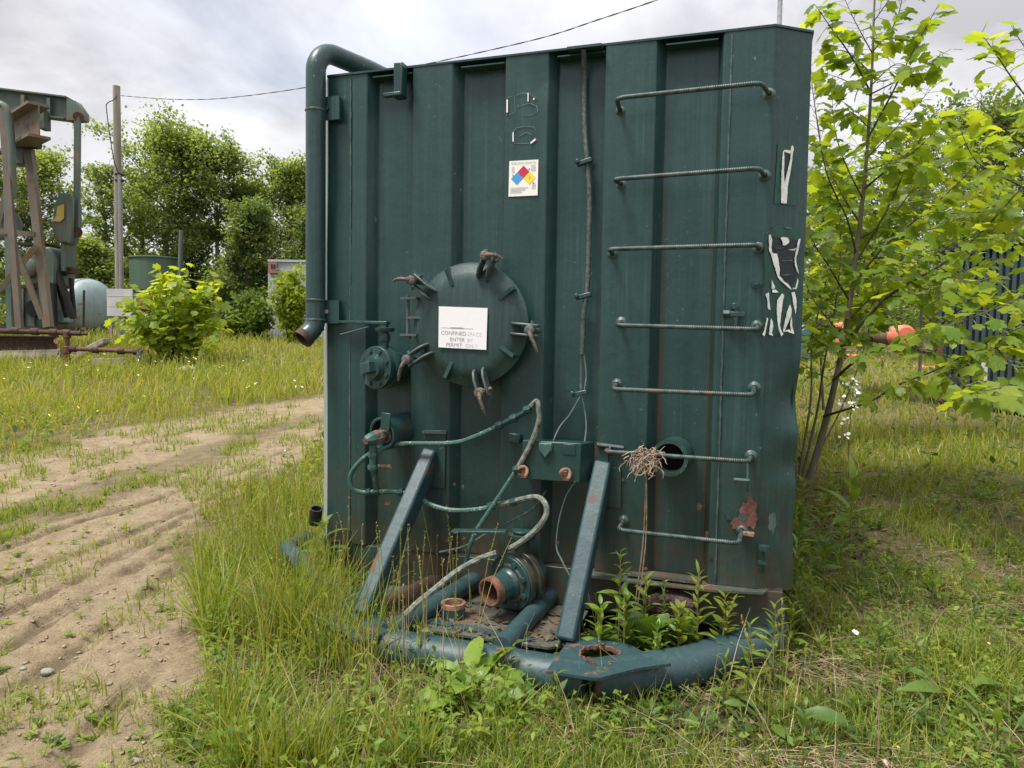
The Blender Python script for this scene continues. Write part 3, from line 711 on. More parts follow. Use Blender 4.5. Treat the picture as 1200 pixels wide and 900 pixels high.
# pipe stub with small ball valve
v2 = tk(462, 505, .08); v2o = Vector((v2.x, .05, v2.z)); A2 = Vector((-.30, -1, -.08)).normalized()
MB().lathe(v2o, A2, [(.085, 0), (.085, .175), (.078, .178), (.070, .175), (.070, .03), (.001, .03)], 30).build('pipe_collar', M['tank'], **T)
b0 = v2o + A2 * .05; b1 = tk(428, 517, .24)
sv = MB().tube([b0, b0 + (b1 - b0) * .45], .045, 14).tube([b0 + (b1 - b0) * .4, b0 + (b1 - b0) * .8], .030, 14).tube([b0 + (b1 - b0) * .78, b1], .016, 12).lathe(b0 + (b1 - b0) * .72, b1 - b0, [(.036, -.022), (.038, 0), (.036, .022)], 8).build('drain_nipple', M['rusth'], **T)
bj = b0 + (b1 - b0) * .78
MB().lathe(bj, b1 - b0, [(.001, -.03), (.034, -.03), (.036, .0), (.03, .03), (.018, .05), (.001, .05)], 8).tube([bj, bj + Vector((0, 0, -.05)), bj + Vector((0, 0, -.16))], [.022, .018, .017], 10).lathe(bj + Vector((0, 0, -.08)), (0, 0, 1), [(.024, -.012), (.026, 0), (.024, .012)], 6).lathe(bj + Vector((0, 0, -.14)), (0, 0, 1), [(.024, -.012), (.026, 0), (.024, .012)], 6).build('ball_valve', M['hose'], **T)
MB().box(tk(452, 494, .15), (.050, .010, .085), Matrix.Rotation(.1, 3, 'Y')).build('valve_handle', M['tank'], bevel=.002, **T)
MB().tube([tk(442, 547, .12), tk(458, 546.5, .14)], .010, 8).build('copper_nipple', M['rustl'], **T)
MB().tube([bj + Vector((0, 0, -.15)), tk(441, 575, .12)], .012, 8).build('drop_tube', M['hose'], **T)
# conduit hoses
def hose(px, r, mk, name='conduit_hose', n=8):
    return MB().tube([tk(*q) for q in px], r, n, smooth=6).build(name, M[mk], **T)
hose([(441, 531, .15), (452, 524, .12), (470, 520, .1), (530, 519, .09), (558, 511, .085), (586, 498, .08)], .0115, 'hose')
hose([(586, 498, .08), (602, 490, .08), (616, 482, .085), (622, 476, .09)], .0135, 'tank')
hose([(622, 476, .09), (629, 470, .1), (631, 478, .11), (631, 495, .11), (622, 520, .11), (606, 550, .12)], .0125, 'hosew')
hose([(606, 550, .12), (594, 568, .12), (578, 592, .13), (562, 616, .14), (551, 638, .15), (546, 660, .16)], .0115, 'hose')
hose([(441, 527, .16), (424, 539, .17), (411, 556, .17), (413, 572, .16), (426, 577, .14), (442, 576, .12), (470, 577, .1), (490, 583, .09), (506, 592, .09), (530, 598, .09), (560, 597, .1), (582, 592, .1)], .0125, 'hose')
hose([(578, 593, .1), (600, 588, .11), (622, 583, .13), (633, 584, .15), (640, 593, .17), (639, 606, .18), (625, 624, .19), (606, 638, .2), (597, 643, .2)], .0140, 'hosew')
hose([(582, 648, .2), (562, 655, .22), (535, 670, .28), (510, 690, .36), (490, 706, .45), (474, 722, .52)], .0150, 'hosew')
for q in ((585, 498, .08), (602, 490, .08), (618, 480, .088), (442, 576, .12), (432, 577, .13), (470, 577, .1), (602, 588, .11), (576, 593, .1), (606, 550, .12)):
    MB().lathe(tk(*q), (1, 0, .3), [(.001, -.016), (.019, -.016), (.021, 0), (.019, .016), (.001, .016)], 8).build('hose_coupling', M['tankp'], **T)
hose([(676, 563, .06), (664, 580, .05), (655, 610, .03), (652, 640, .03), (658, 656, .05), (668, 675, .08)], .004, 'wire', 'thin_wire', 5)
hose([(640, 575, .06), (624, 596, .05), (600, 610, .06), (572, 624, .08), (544, 640, .12), (515, 647, .14)], .005, 'cable', 'thin_wire', 5)
# cable down the wall
hose([(684, 57, .03), (685, 90, -.03), (685, 140, -.03), (688, 187, -.02), (691, 230, -.02), (690, 290, -.02), (688, 340, -.01), (684, 368, -.015), (683, 395, -.02), (682, 415, -.02)], .0125, 'cable', 'cable', 10)
hose([(682, 412, -.02), (681, 440, -.02), (681, 462, .0)], .006, 'cable', 'thin_wire', 6)
hose([(681, 462, .0), (668, 485, .0), (656, 500, .02), (648, 517, .05)], .0035, 'wire', 'thin_wire', 5)
hose([(681, 462, .0), (685, 480, -.02), (687, 500, -.02), (685, 518, .0)], .0035, 'wire', 'thin_wire', 5)
hose([(684, 414, -.02), (687, 440, -.025), (684, 460, -.02)], .0035, 'wire', 'thin_wire', 5)
MB().box(tk(686, 57, .02), (.16, .06, .012)).box(tk(680, 61, -.02), (.04, .02, .03)).build('cable_clip', M['tank'], **T)
for q in ((685, 190), (684, 347), (679, 461)):
    c_ = tk(*q, -.01)
    MB().box(c_, (.075, .03, .022), Matrix.Rotation(-.25, 3, 'Y')).tube([c_ + Vector((-.03, .0, 0)), c_ + Vector((-.03, -.03, 0))], .012, 6).build('cable_clip', M['tankp'], bevel=.004, **T)
# control box with shackle and worn pull rings
bx0, bx1 = tk(607, 516, 0), tk(697, 563, 0)
x0 = tk(612, 540, .10).x; x1 = tk(680, 540, .10).x; z1, z0 = tk(650, 518, .10).z, tk(650, 564, .10).z
xr = tk(697, 540, 0.01).x
box_ = MB().prism([(x0, -.0, z0), (x0, -.10, z0), (x1, -.10, z0), (xr - .005, -.008, z0)], (0, 0, z1 - z0)).build('bracket_box', M['tank'], bevel=.004, **T)
MB().box((xr + .03, -.006, (z0 + z1) / 2), (.065, .008, z1 - z0)).build('box_flange', M['tank'], box_, world=False)
for dz in (.12, .88):
    MB().lathe((xr + .035, -.011, z0 + (z1 - z0) * dz), (0, -1, 0), [(.012, 0), (.012, .004), (.001, .005)], 8).build('bolt_hole', M['dark'], box_, world=False)
sh = tk(640, 526, .10)
MB().prism([sh + Vector(p_) for p_ in ((-.032, 0, .03), (.032, 0, .03), (.03, 0, -.005), (0, 0, -.045), (-.03, 0, -.005))], (0, -.022, 0)).build('lug', M['hose'], box_, world=False, bevel=.006)
MB().box(tk(667, 527, .10), (.06, .006, .05)).build('nameplate', M['tank'], box_, world=False, bevel=.002)
MB().box(tk(604, 513, .01), (.06, .05, .045), Matrix.Rotation(.1, 3, 'Y')).build('box_ear', M['tank'], box_, world=False, bevel=.004)
for q in ((613, 553), (663, 556)):
    c_ = tk(*q, .115); ring = [c_ + Vector((.030 * math.cos(t), -.012 + .012 * math.sin(t * 2), .036 * math.sin(t))) for t in np.linspace(-.7, math.pi + .7, 12)]
    MB().tube([c_ + (q - c_) * .72 for q in ring], .0085, 8).box(c_ + Vector((0, .012, -.008)), (.03, .03, .04)).build('worn_hook', M['rustl'], box_, world=False)
# flat bar beside the box
MB().tube([tk(700, 521, .02), tk(731, 525, .02)], .010, 8).tube([tk(716, 522, .02), tk(714, 528, .04), tk(727, 530, .04)], .007, 8).build('wall_bracket', M['rung'], **T)
# pads behind the braces
for (a, b, c_, d) in (((497, 504), (523, 504), (522, 572), (497, 570)), ((703, 545), (728, 548), (728, 596), (704, 592))):
    MB().prism([tk(*q, .003) for q in (a, b, c_, d)], (0, -.010, 0)).build('brace_pad', M['tank'], bevel=.002, **T)
MB().beam(tk(496, 506, .02), tk(524, 507, .02), .03, .012).build('pad_lip', M['rung'], **T)
# open stub on the right
ps = tk(789, 536, .05)
MB().lathe((ps.x, .06, ps.z), (-.1, -1, 0), [(.083, 0), (.083, .145), (.066, .145), (.066, -.05), (.001, -.05)], 32).build('open_pipe_stub', M['tankp'], sharp=50, **T)
MB().lathe((ps.x, .055, ps.z), (-.1, -1, 0), [(.066, -.01), (.066, .12), (.064, .12), (.064, .0), (.001, 0)], 28).build('pipe_bore', M['dark'], **T)
# small fittings on the right
c_ = tk(860, 368, .02)
MB().beam(tk(849, 368, .04), tk(873, 368.5, .04), .022, .022).beam(tk(863, 358, .04), tk(862, 384, .04), .018, .018).lathe(tk(850, 368, .04), (1, 0, 0), [(.001, -.01), (.02, -.01), (.02, .02), (.001, .02)], 6).lathe(tk(861, 359, .04), (0, -1, 0), [(.016, -.05), (.016, .012), (.001, .012)], 8).build('bolted_lug', M['tankp'], bevel=.003, **T)
MB().lathe(tk(886, 331, .0), (0, -1, 0), [(.024, 0), (.024, .008), (.014, .008), (.014, .018), (.001, .018)], 14).build('plug', M['tankp'], **T)
MB().tube([tk(860, 562, .05), tk(877, 563, .05), tk(877, 576, .03)], .009, 8).tube([tk(876, 541, .03), tk(876, 562, .05)], .004, 6).build('hook', M['rung'], **T)
MB().lathe(tk(895, 642, .03), (0, 0, 1), [(.001, -.01), (.024, -.01), (.024, .01), (.001, .012)], 6).tube([tk(895, 642, .03), tk(894, 672, .01)], .008, 6).box(tk(893, 659, .02), (.035, .03, .012)).build('bolt_rod', M['tankp'], **T)
# rust patch by the last rung, with a torn edge
def blotch(cx, cy, rx, ry, n, off, mk, name, seed):
    r_ = random.Random(seed); pts = []
    for k in range(n):
        t = 2 * math.pi * k / n; q = .7 + .5 * r_.random(); pts.append(tk(cx + rx * q * math.cos(t), cy + ry * q * math.sin(t), off))
    return MB().prism(pts, (0, -.0012, 0)).build(name, M[mk], **T)
blotch(878, 603, 11, 19, 22, .004, 'primer', 'rust_patch', 3); blotch(866, 613, 10, 8, 16, .0045, 'primer', 'rust_patch', 8); blotch(856, 603, 8, 6, 14, .003, 'tankp', 'paint_scab', 5); blotch(870, 606, 5, 5, 12, .006, 'rung', 'paint_scab', 6); blotch(905, 612, 5, 13, 14, .003, 'rung', 'paint_scab', 9)
MB().box(tk(876, 625, .02), (.055, .05, .012), Matrix.Rotation(.1, 3, 'Y')).build('torn_tab', M['rustl'], **T)
# lettering-free scabs low on the wall
for k in range(16):
    blotch(rnd.choice([rnd.uniform(420, 560), rnd.uniform(640, 840)]), rnd.uniform(560, 672), rnd.uniform(1.2, 4), rnd.uniform(1.5, 5), 9, .0035, rnd.choice(['rung', 'rustd', 'rung', 'rust']), 'paint_scab', 40 + k)

# skid under the tank: sill with lip
MB().box((1.15, .06, ZB - .10), (2.30, .10, .19)).build('sill_beam', M['tank'], bevel=.004, **T)
def strip(pts, th, mk, name): return MB().prism(pts, (0, 0, th)).build(name, M[mk], **T)
lipz = ZB - .012
strip([(1.40, .04, lipz), (1.40, -.07, lipz), (1.70, -.085, lipz), (2.02, -.075, lipz), (2.22, -.03, lipz), (2.25, .04, lipz)], .010, 'deckpaint', 'sill_lip')
strip([(1.62, .045, lipz + .016), (1.62, -.045, lipz + .02), (1.95, -.050, lipz + .02), (1.95, .045, lipz + .016)], .012, 'deckpaint', 'patch_plate')
for x in (.3, 2.05): MB().box((x, DEP / 2 + .1, .14), (.12, DEP - .1, .20)).build('skid_runner', M['tank'], **T)
# bumper of heavy pipe
zb_ = .095; br_ = .082
BP = [Vector((2.25, .12, zb_ + .03)), Vector((2.235, .03, zb_ + .02)), tkz(893, 754, zb_), tkz(800, 782, zb_)]
apex = tkz(692, 797, zb_); fl_ = tkz(452, 757, zb_); fl_.y = apex.y + .005
bl_ = tkz(336, 640, .27)
MB().tube([BP[0], BP[1], BP[2], BP[3], apex], br_, 22).build('bumper_pipe', M['steel'], **T)
MB().tube([apex + (apex - BP[3]).normalized() * .02, fl_], br_ - .003, 22).build('bumper_pipe', M['steel'], **T)
MB().tube([fl_ + Vector((.03, 0, 0)), Vector((.18, -.22, .16)), bl_ + Vector((.0, 0, -.02)), bl_ + Vector((-.02, .25, -.02))], [.07, .052, .050, .050], 20).build('bumper_pipe', M['steel'], **T)
MB().lathe(apex, (apex - BP[3]), [(br_ - .002, -.012), (br_ + .006, -.004), (br_ + .005, .008), (br_ - .002, .014)], 22).build('weld_bead', M['rustd'], **T)
# gusset plates with round holes
def holed(poly, hc, hr, z, th, name, mt, hm):
    """plate: outline poly (tank xy), hole at hc"""
    poly = [Vector((*p_[:2], 0)) for p_ in poly]; n = 40; hc = Vector((*hc[:2], 0)); L = [0]
    for i in range(len(poly)): L.append(L[-1] + (poly[(i + 1) % len(poly)] - poly[i]).length)
    out_ = []; inn = []
    for k in range(n):
        s_ = L[-1] * k / n; i = max(j for j in range(len(poly)) if L[j] <= s_ + 1e-9); a, b = poly[i], poly[(i + 1) % len(poly)]
        p_ = a + (b - a) * ((s_ - L[i]) / ((b - a).length + 1e-9)); out_.append(p_); inn.append(hc + (p_ - hc).normalized() * hr * (1 + .07 * math.sin(k * 2.3) + .04 * math.sin(k * 5.1)))
    vs = [(p_.x, p_.y, zz) for zz in (z, z + th) for p_ in out_] + [(p_.x, p_.y, zz) for zz in (z, z + th) for p_ in inn]
    fs = []
    for k in range(n):
        j = (k + 1) % n; fs += [(n + k, n + j, 3 * n + j, 3 * n + k), (k, 2 * n + k, 2 * n + j, j), (k, j, n + j, n + k)]
    pl_ = MB().add(vs, fs).build(name, mt, sharp=40, **T)
    rim = MB(); vs = [(inn[k].x, inn[k].y, zz) for zz in (z - .002, z + th + .002) for k in range(n)]; vs += [((hc + (inn[k] - hc) * 1.10).x, (hc + (inn[k] - hc) * 1.10).y, z + th + .0025 - .002 * (k % 3 == 0)) for k in range(n)]
    rim.add(vs, [(k, (k + 1) % n, n + (k + 1) % n, n + k) for k in range(n)] + [(n + k, n + (k + 1) % n, 2 * n + (k + 1) % n, 2 * n + k) for k in range(n)]).build('torch_cut_edge', hm, pl_, world=False)
    return pl_
pz = .158
P2 = lambda px, py: tkz(px, py, pz + .012)
holed([P2(640, 786), P2(672, 742), P2(700, 746), P2(738, 755), P2(772, 774), P2(790, 777), P2(752, 782), P2(700, 795)], P2(703, 766), .078, pz, .012, 'gusset_plate', M['steel'], M['primer'])
holed([P2(842, 752), P2(845, 700), P2(918, 697), P2(922, 736), P2(905, 742)], P2(872, 723), .075, pz, .012, 'gusset_plate', M['steel'], M['deckpaint'])
holed([P2(372, 728), P2(372, 668), P2(440, 700), P2(452, 742), P2(425, 752)], P2(410, 722), .06, pz, .012, 'gusset_plate', M['steel'], M['deckpaint'])
# braces of square tube
def sqbeam(a, b, w, name, mk, h=None):
    o = MB().beam(a, b, w, h or w, up=(0, -1, .3)).build(name, M[mk], bevel=.012, **T); return o
sqbeam(tk(507, 531, -.01), tkz(425, 722, .17), .074, 'brace', 'steel', .115)
sqbeam(tk(708, 544, -.01), tkz(664, 752, .16), .082, 'brace', 'steel', .10)
# cracked paint lines on the braces
for (a, b, mkk) in (((700, 575), (709, 577), 'dark'), ((667, 684), (688, 688), 'dark'), ((660, 708), (680, 713), 'dark'), ((664, 735), (682, 741), 'rust'), ((470, 625), (481, 628), 'dark'), ((462, 644), (473, 646), 'dark')):
    pass
# deck and loose iron on it
dz_ = .135
MB().prism([(.30, .02, dz_), (1.43, .02, dz_), (1.43, -.40, dz_), (1.36, -.46, dz_), (.52, -.47, dz_)], (0, 0, .010)).build('deck_plate', M['deckpaint'], **T)
MB().prism([(.45, -.0, dz_ + .012), (1.38, -.0, dz_ + .012), (1.38, -.10, dz_ + .012), (.45, -.10, dz_ + .012)], (0, 0, .012)).build('deck_plate', M['deckpaint'], **T)
MB().beam(tkz(655, 700, .12), tkz(735, 715, .12), .05, .05).beam(tkz(600, 750, .08), tkz(668, 765, .08), .06, .05).build('deck_crossbar', M['steel'], **T)
MB().tube([tkz(652, 690, .20), tkz(588, 758, .16)], .044, 18).build('deck_pipe', M['steel'], **T)
MB().tube([tkz(575, 668, .24), tkz(455, 742, .15)], .045, 18).build('deck_pipe', M['steel'], **T)
MB().tube([tkz(560, 662, .22), tkz(505, 690, .16), tkz(440, 722, .11)], .066, 20).build('suction_pipe', M['rustd'], **T)
rp = tkz(531, 722, .15)
MB().lathe(rp, (0, 0, 1), [(.056, 0), (.056, .062), (.044, .062), (.044, .01), (.001, .01)], 26).build('pipe_socket', M['tankp'], **T)
MB().lathe(rp, (0, 0, 1), [(.0575, .045), (.0580, .066), (.0435, .066), (.0435, .02), (.001, .02)], 26).build('rusty_rim', M['rustl'], **T)
MB().beam(tkz(486, 730, .13), tkz(622, 755, .13), .045, .05).build('deck_beam', M['steel'], **T)
MB().beam(tkz(446, 752, .13), tkz(505, 765, .10), .05, .05).build('deck_beam', M['steel'], **T)
# bottom valve
bv = tk(604, 680, .14); BA = Vector((-.42, -.90, -.10)).normalized()
MB().lathe(bv - BA * .14, BA, [(.08, 0), (.08, .08), (.135, .08), (.135, .11), (.11, .115), (.11, .14), (.135, .142), (.135, .172), (.10, .175), (.092, .19), (.001, .19)], 36).build('valve_body', M['tank'], bevel=.003, **T)
f2 = flange(bv + BA * .02, BA, .128, .022, 8, M['tankp'], tank, name='flange')
MB().lathe(bv + BA * .04, BA, [(.078, 0), (.074, .02), (.066, .03), (.066, .135), (.060, .138), (.053, .135), (.053, .02), (.001, .02)], 30).build('outlet_pipe', M['tankp'], f2, world=False)
MB().lathe(bv + BA * .04, BA, [(.0672, .10), (.0672, .137), (.060, .1405), (.0525, .137), (.0520, .03), (.001, .03)], 30).build('rusty_mouth', M['rust'], f2, world=False)
bt = bv - BA * .04
MB().tube([bt, bt + Vector((0, 0, .20))], .035, 16).lathe(bt + Vector((0, 0, .19)), (0, 0, 1), [(.001, 0), (.062, 0), (.066, .01), (.066, .022), (.001, .03)], 22).build('valve_bonnet', M['tank'], **T)
MB().beam(tk(530, 622, .22), tk(594, 623, .2), .05, .012).lathe(bt + Vector((0, 0, .22)), (0, 0, 1), [(.001, 0), (.05, 0), (.05, .010), (.001, .012)], 20).build('valve_lever', M['tankp'], bevel=.002, **T)
# steel cover lump under the sill, rusted through
lm = Vector((1.83, -.05, .245))
m_ = MB().lathe(lm, (0, -1, .1), [(.115, -.05), (.112, .0), (.10, .03), (.07, .045), (.001, .05)], 20)
m_.v = [(x + rnd.uniform(-.006, .006), y + rnd.uniform(-.008, .008), z * .55 + lm.z * .45 + rnd.uniform(-.005, .005)) for x, y, z in m_.v]
M['maroon'] = plain('flaked_maroon', (.02, .012, .014), (.14, .075, .085), .8, 60, 1.0)
ll_ = m_.build('rusted_cap', M['maroon'], sharp=20, **T)
for dx_ in (.0, .075): MB().lathe(lm + Vector((dx_, -.05, .008)), (0, -1, .1), [(.001, .002), (.017, .002), (.017, -.004)], 10).build('drain_hole', M['dark'], ll_, world=False)
# black hose end by the left corner, galvanised rod at the roof
bh = tk(375, 600, .0)
MB().lathe(Vector((bh.x, -.05, bh.z - .05)), (.25, -.2, 1), [(.032, 0), (.034, .09), (.026, .09), (.026, .03), (.001, .03)], 18).build('rubber_hose_end', flat('black_rubber', (.012, .012, .013), .5), **T)
gq = tkz(914, 30, H + .02)
gp = Vector((2.21, .25, H))
MB().tube([gp, gp + Vector((.0, 0, .6))], .011, 10).lathe(gp, (0, 0, 1), [(.001, 0), (.024, 0), (.024, .02), (.001, .02)], 6).build('threaded_rod', M['galv'], **T)
# leaf litter lying on the deck
def litter():
    m_ = MB()
    for k in range(340):
        p_ = Vector((rnd.uniform(.5, 1.42), rnd.uniform(-.46, -.02), dz_ + .022)); a = rnd.uniform(0, 6.28); s_ = rnd.uniform(.008, .028)
        u = Vector((math.cos(a), math.sin(a), rnd.uniform(-.3, .3))) * s_; w = Vector((-math.sin(a), math.cos(a), rnd.uniform(-.3, .3))) * s_ * rnd.uniform(.2, .6)
        m_.quad(p_ - u, p_ + w * .8, p_ + u, p_ - w)
    o = m_.build('leaf_litter', plain('dead_leaf', (.035, .024, .015), (.14, .098, .062), .9, 8, 0), world=False)
    o.location = TO; o.rotation_euler = (0, 0, -TY)
    return tag(o, 'brown dead leaves lying on the rusty deck of the green tank', 'leaf litter', kind='stuff')
litter()
# ================================================================== the land
def axis(segs):
    out = []
    for a, b, st in segs: out += list(np.arange(a, b, st))
    return np.array(out + [segs[-1][1]])
gx = axis([(-160, -40, 12), (-40, -14, 1.2), (-14, -6, .22), (-6, -4.2, .06), (-4.2, -1.0, .016), (-1.0, .6, .03), (.6, 4.5, .05), (4.5, 14, .25), (14, 40, 1.2), (40, 160, 12)])
gy = axis([(-30, 0, 3), (0, 1.8, .3), (1.8, 6.5, .016), (6.5, 10, .05), (10, 20, .2), (20, 60, 1.0), (60, 320, 14)])
GX, GY = np.meshgrid(gx, gy)
DM = dirt_mask(GX, GY)
k_ = np.ones(5) / 5
DMs = np.apply_along_axis(lambda r: np.convolve(np.pad(r, 2, 'edge'), k_, 'valid'), 0, DM); DMs = np.apply_along_axis(lambda r: np.convolve(np.pad(r, 2, 'edge'), k_, 'valid'), 1, DMs)
GZ = tz(GX, GY, DMs)
nx_, ny_ = len(gx), len(gy)
idx = np.arange(nx_ * ny_).reshape(ny_, nx_)
Fq = np.stack([idx[:-1, :-1], idx[:-1, 1:], idx[1:, 1:], idx[1:, :-1]], -1).reshape(-1, 4)
mt, nd, lk, out = newmat('soil'); p = nd.new('ShaderNodeBsdfPrincipled'); lk.new(p.outputs[0], out.inputs[0]); p.inputs['Roughness'].default_value = .95; p.inputs['Specular IOR Level'].default_value = .15
o_ = nd.new('ShaderNodeTexCoord').outputs['Object']
at_ = nd.new('ShaderNodeAttribute'); at_.attribute_name = 'dirt'
big, mid_, fin = noise(nd, lk, .9, 4, o_), noise(nd, lk, 7, 6, o_, .65), noise(nd, lk, 70, 5, o_, .7)
dc = mixc(nd, lk, ramp(nd, lk, mid_, [(.3, 0.), (.7, 1.)]), (.185, .140, .084), (.36, .287, .185))
dc = mixc(nd, lk, ramp(nd, lk, big, [(.4, 0.), (.7, .5)]), dc, (.29, .235, .152))
dc = mixc(nd, lk, ramp(nd, lk, fin, [(.3, .7), (.52, 0.)]), dc, (.12, .085, .055))
at2 = nd.new('ShaderNodeAttribute'); at2.attribute_name = 'crevice_shade'          # crevice shade of the tyre lines, painted into the soil colour
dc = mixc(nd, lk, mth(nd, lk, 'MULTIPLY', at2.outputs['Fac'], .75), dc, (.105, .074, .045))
dc = mixc(nd, lk, ramp(nd, lk, noise(nd, lk, 120, 3, o_, .6), [(.66, 0.), (.72, .7)]), dc, (.42, .37, .30))
gc = mixc(nd, lk, ramp(nd, lk, mid_, [(.32, 0.), (.66, 1.)]), (.085, .070, .038), (.205, .160, .092))
gc = mixc(nd, lk, ramp(nd, lk, fin, [(.35, .6), (.6, 0.)]), gc, (.055, .040, .022))
gc = mixc(nd, lk, ramp(nd, lk, big, [(.45, 0.), (.7, .4)]), gc, (.13, .135, .040))
lk.new(mixc(nd, lk, at_.outputs['Fac'], gc, dc), p.inputs['Base Color'])
hb = mth(nd, lk, 'ADD', mth(nd, lk, 'MULTIPLY', noise(nd, lk, 38, 6, o_, .7), 1.0), mth(nd, lk, 'MULTIPLY', noise(nd, lk, 150, 4, o_, .6), .35))
lk.new(bumpn(nd, lk, hb, .9, .022), p.inputs['Normal']); M['soil'] = mt
ground = npmesh('ground', np.stack([GX, GY, GZ], -1).reshape(-1, 3), Fq, M['soil'], {'dirt': DMs.ravel(), 'crevice_shade': rut_shade(GX, GY).ravel()})
tag(ground, 'rutted pale clay track beside rough grass', kind='structure')

# clods and pebbles on the track
def clods(n, name, label, mt, poly, smin, smax, ylo=None):
    xs = np.array([p_[0] for p_ in poly]); ys = np.array([p_[1] for p_ in poly])
    P = []
    r_ = np.random.default_rng(5)
    while len(P) < n:
        y = 2.0 * (9.5 / 2.0) ** r_.random(500); x = r_.uniform(xs.min(), xs.max(), 500)
        ok = inpoly(x, y, poly) & (fbm(x * 2.5, y * 2.5, 71) > .45)
        P += list(zip(x[ok], y[ok]))
    P = np.array(P[:n]); S = smin * (smax / smin) ** (r_.random(n) ** 2.2)
    base = np.array([(1, 0, 0), (0, 1, 0), (-1, 0, 0), (0, -1, 0), (.1, .1, .7), (0, 0, -.6), (.6, .6, .3), (-.6, .5, .35), (-.5, -.6, .3), (.6, -.6, .32)])
    F0 = np.array([(4, 0, 6), (4, 6, 1), (4, 1, 7), (4, 7, 2), (4, 2, 8), (4, 8, 3), (4, 3, 9), (4, 9, 0), (5, 6, 0), (5, 1, 6), (5, 7, 1), (5, 2, 7), (5, 8, 2), (5, 3, 8), (5, 9, 3), (5, 0, 9)])
    V = base[None] * (1 + r_.normal(0, .22, (n, 10, 3))); V *= (S[:, None, None] * np.stack([np.ones(n), r_.uniform(.6, 1, n), r_.uniform(.4, .8, n)], -1)[:, None, :])
    a = r_.uniform(0, 6.28, n); c, s = np.cos(a), np.sin(a)
    X = V[..., 0] * c[:, None] - V[..., 1] * s[:, None]; Y = V[..., 0] * s[:, None] + V[..., 1] * c[:, None]
    Z = V[..., 2] + tz(P[:, 0], P[:, 1])[:, None] + S[:, None] * .12
    V = np.stack([X + P[:, :1], Y + P[:, 1:2], Z], -1).reshape(-1, 3)
    F = (F0[None] + (np.arange(n) * 10)[:, None, None]).reshape(-1, 3)
    return tag(npmesh(name, V, F, mt, smooth=False), label, 'clods', kind='stuff')
M['clod'] = plain('dry_clay', (.20, .152, .094), (.36, .285, .19), .95, 18, .5)
clods(3000, 'clay_clods', 'crumbs of dry clay scattered along the rutted track', M['clod'], DIRT, .003, .017)
M['stone'] = plain('pale_stone', (.17, .155, .135), (.30, .28, .25), .85, 14, .6)
def rock(px, py, w, label, seed, group=None):
    r_ = random.Random(seed); b = gr(px, py); m_ = MB(); n, k = 12, 7; vs = []
    sx, sy, sz = w, w * .8, w * .55
    for i in range(k + 1):
        th = math.pi * i / k
        for j in range(n):
            ph = 2 * math.pi * j / n; q = 1 + .28 * (float(fbm(math.cos(ph) * 1.4 + seed * 3.1 + th, math.sin(ph) * 1.4 + th, seed % 50)) - .5) * 2
            vs.append((b.x + sx * .5 * q * math.sin(th) * math.cos(ph), b.y + sy * .5 * q * math.sin(th) * math.sin(ph), float(tz(b.x, b.y)) + sz * .25 + sz * .5 * q * math.cos(th)))
    m_.add(vs, [(i * n + j, i * n + (j + 1) % n, (i + 1) * n + (j + 1) % n, (i + 1) * n + j) for i in range(k) for j in range(n)])
    return tag(m_.build('rock', M['stone'], sharp=50), label, 'rock', group)
rock(55, 782, .055, 'pale flat stone lying in the clay track near the left edge of the photo', 3)
rock(160, 886, .05, 'small pale stone at the bottom of the clay track', 5)
rock(27, 784, .03, 'smallest pale stone beside the flat stone on the clay track', 8)
rock(219, 438, .42, 'grey rock in the grass right below the yellow green bush', 12)
rock(296, 432, .36, 'grey rock in the meadow halfway between the bush and the tank', 17)
rock(276, 428, .30, 'pale rock left of its grey neighbour in the meadow grass', 19)
rock(206, 436, .28, 'small dull rock under the left of the yellow green bush', 23)

# ================================================================== grass
def blades(name, label, cat, P, h, w, lean, az, tint, mt, curve=.15, levels=4):
    n = len(P); t = np.linspace(0, 1, levels)
    d = np.stack([np.cos(az), np.sin(az), np.zeros(n)], -1); sd_ = np.stack([-np.sin(az), np.cos(az), np.zeros(n)], -1)
    tw = np.random.default_rng(2).uniform(-1, 1, n)
    sd_ = sd_ * np.cos(tw)[:, None] + d * np.sin(tw)[:, None]
    wid = np.array([1, .9, .62, .12] if levels == 4 else np.linspace(1, .1, levels))
    V = []
    for k, tt in enumerate(t):
        c = P + d * (h * lean * (.25 * tt + .75 * tt ** 2))[:, None]; c = c.copy(); c[:, 2] += h * (tt - curve * lean * tt * tt) * np.sqrt(np.clip(1 - .35 * lean * lean, .2, 1))
        V += [c - sd_ * (w * wid[k] / 2)[:, None], c + sd_ * (w * wid[k] / 2)[:, None]]
    V = np.stack(V, 1); m_ = 2 * levels
    q = np.array([(2 * k, 2 * k + 1, 2 * k + 3, 2 * k + 2) for k in range(levels - 1)])
    F = (q[None] + (np.arange(n) * m_)[:, None, None]).reshape(-1, 4)
    return tag(npmesh(name, V.reshape(-1, 3), F, mt, {'tint': np.repeat(tint, m_)}), label, cat, kind='stuff')
M['grass'] = leafmat('grass_blade', [(.095, .165, .024), (.172, .252, .034), (.265, .325, .048), (.36, .36, .09), (.47, .40, .22)], .42, .5, True, .25)
M['straw'] = leafmat('dry_straw', [(.24, .17, .10), (.40, .30, .19), (.54, .43, .30)], .2, .7, True, .2, (1.1, 1, .8))
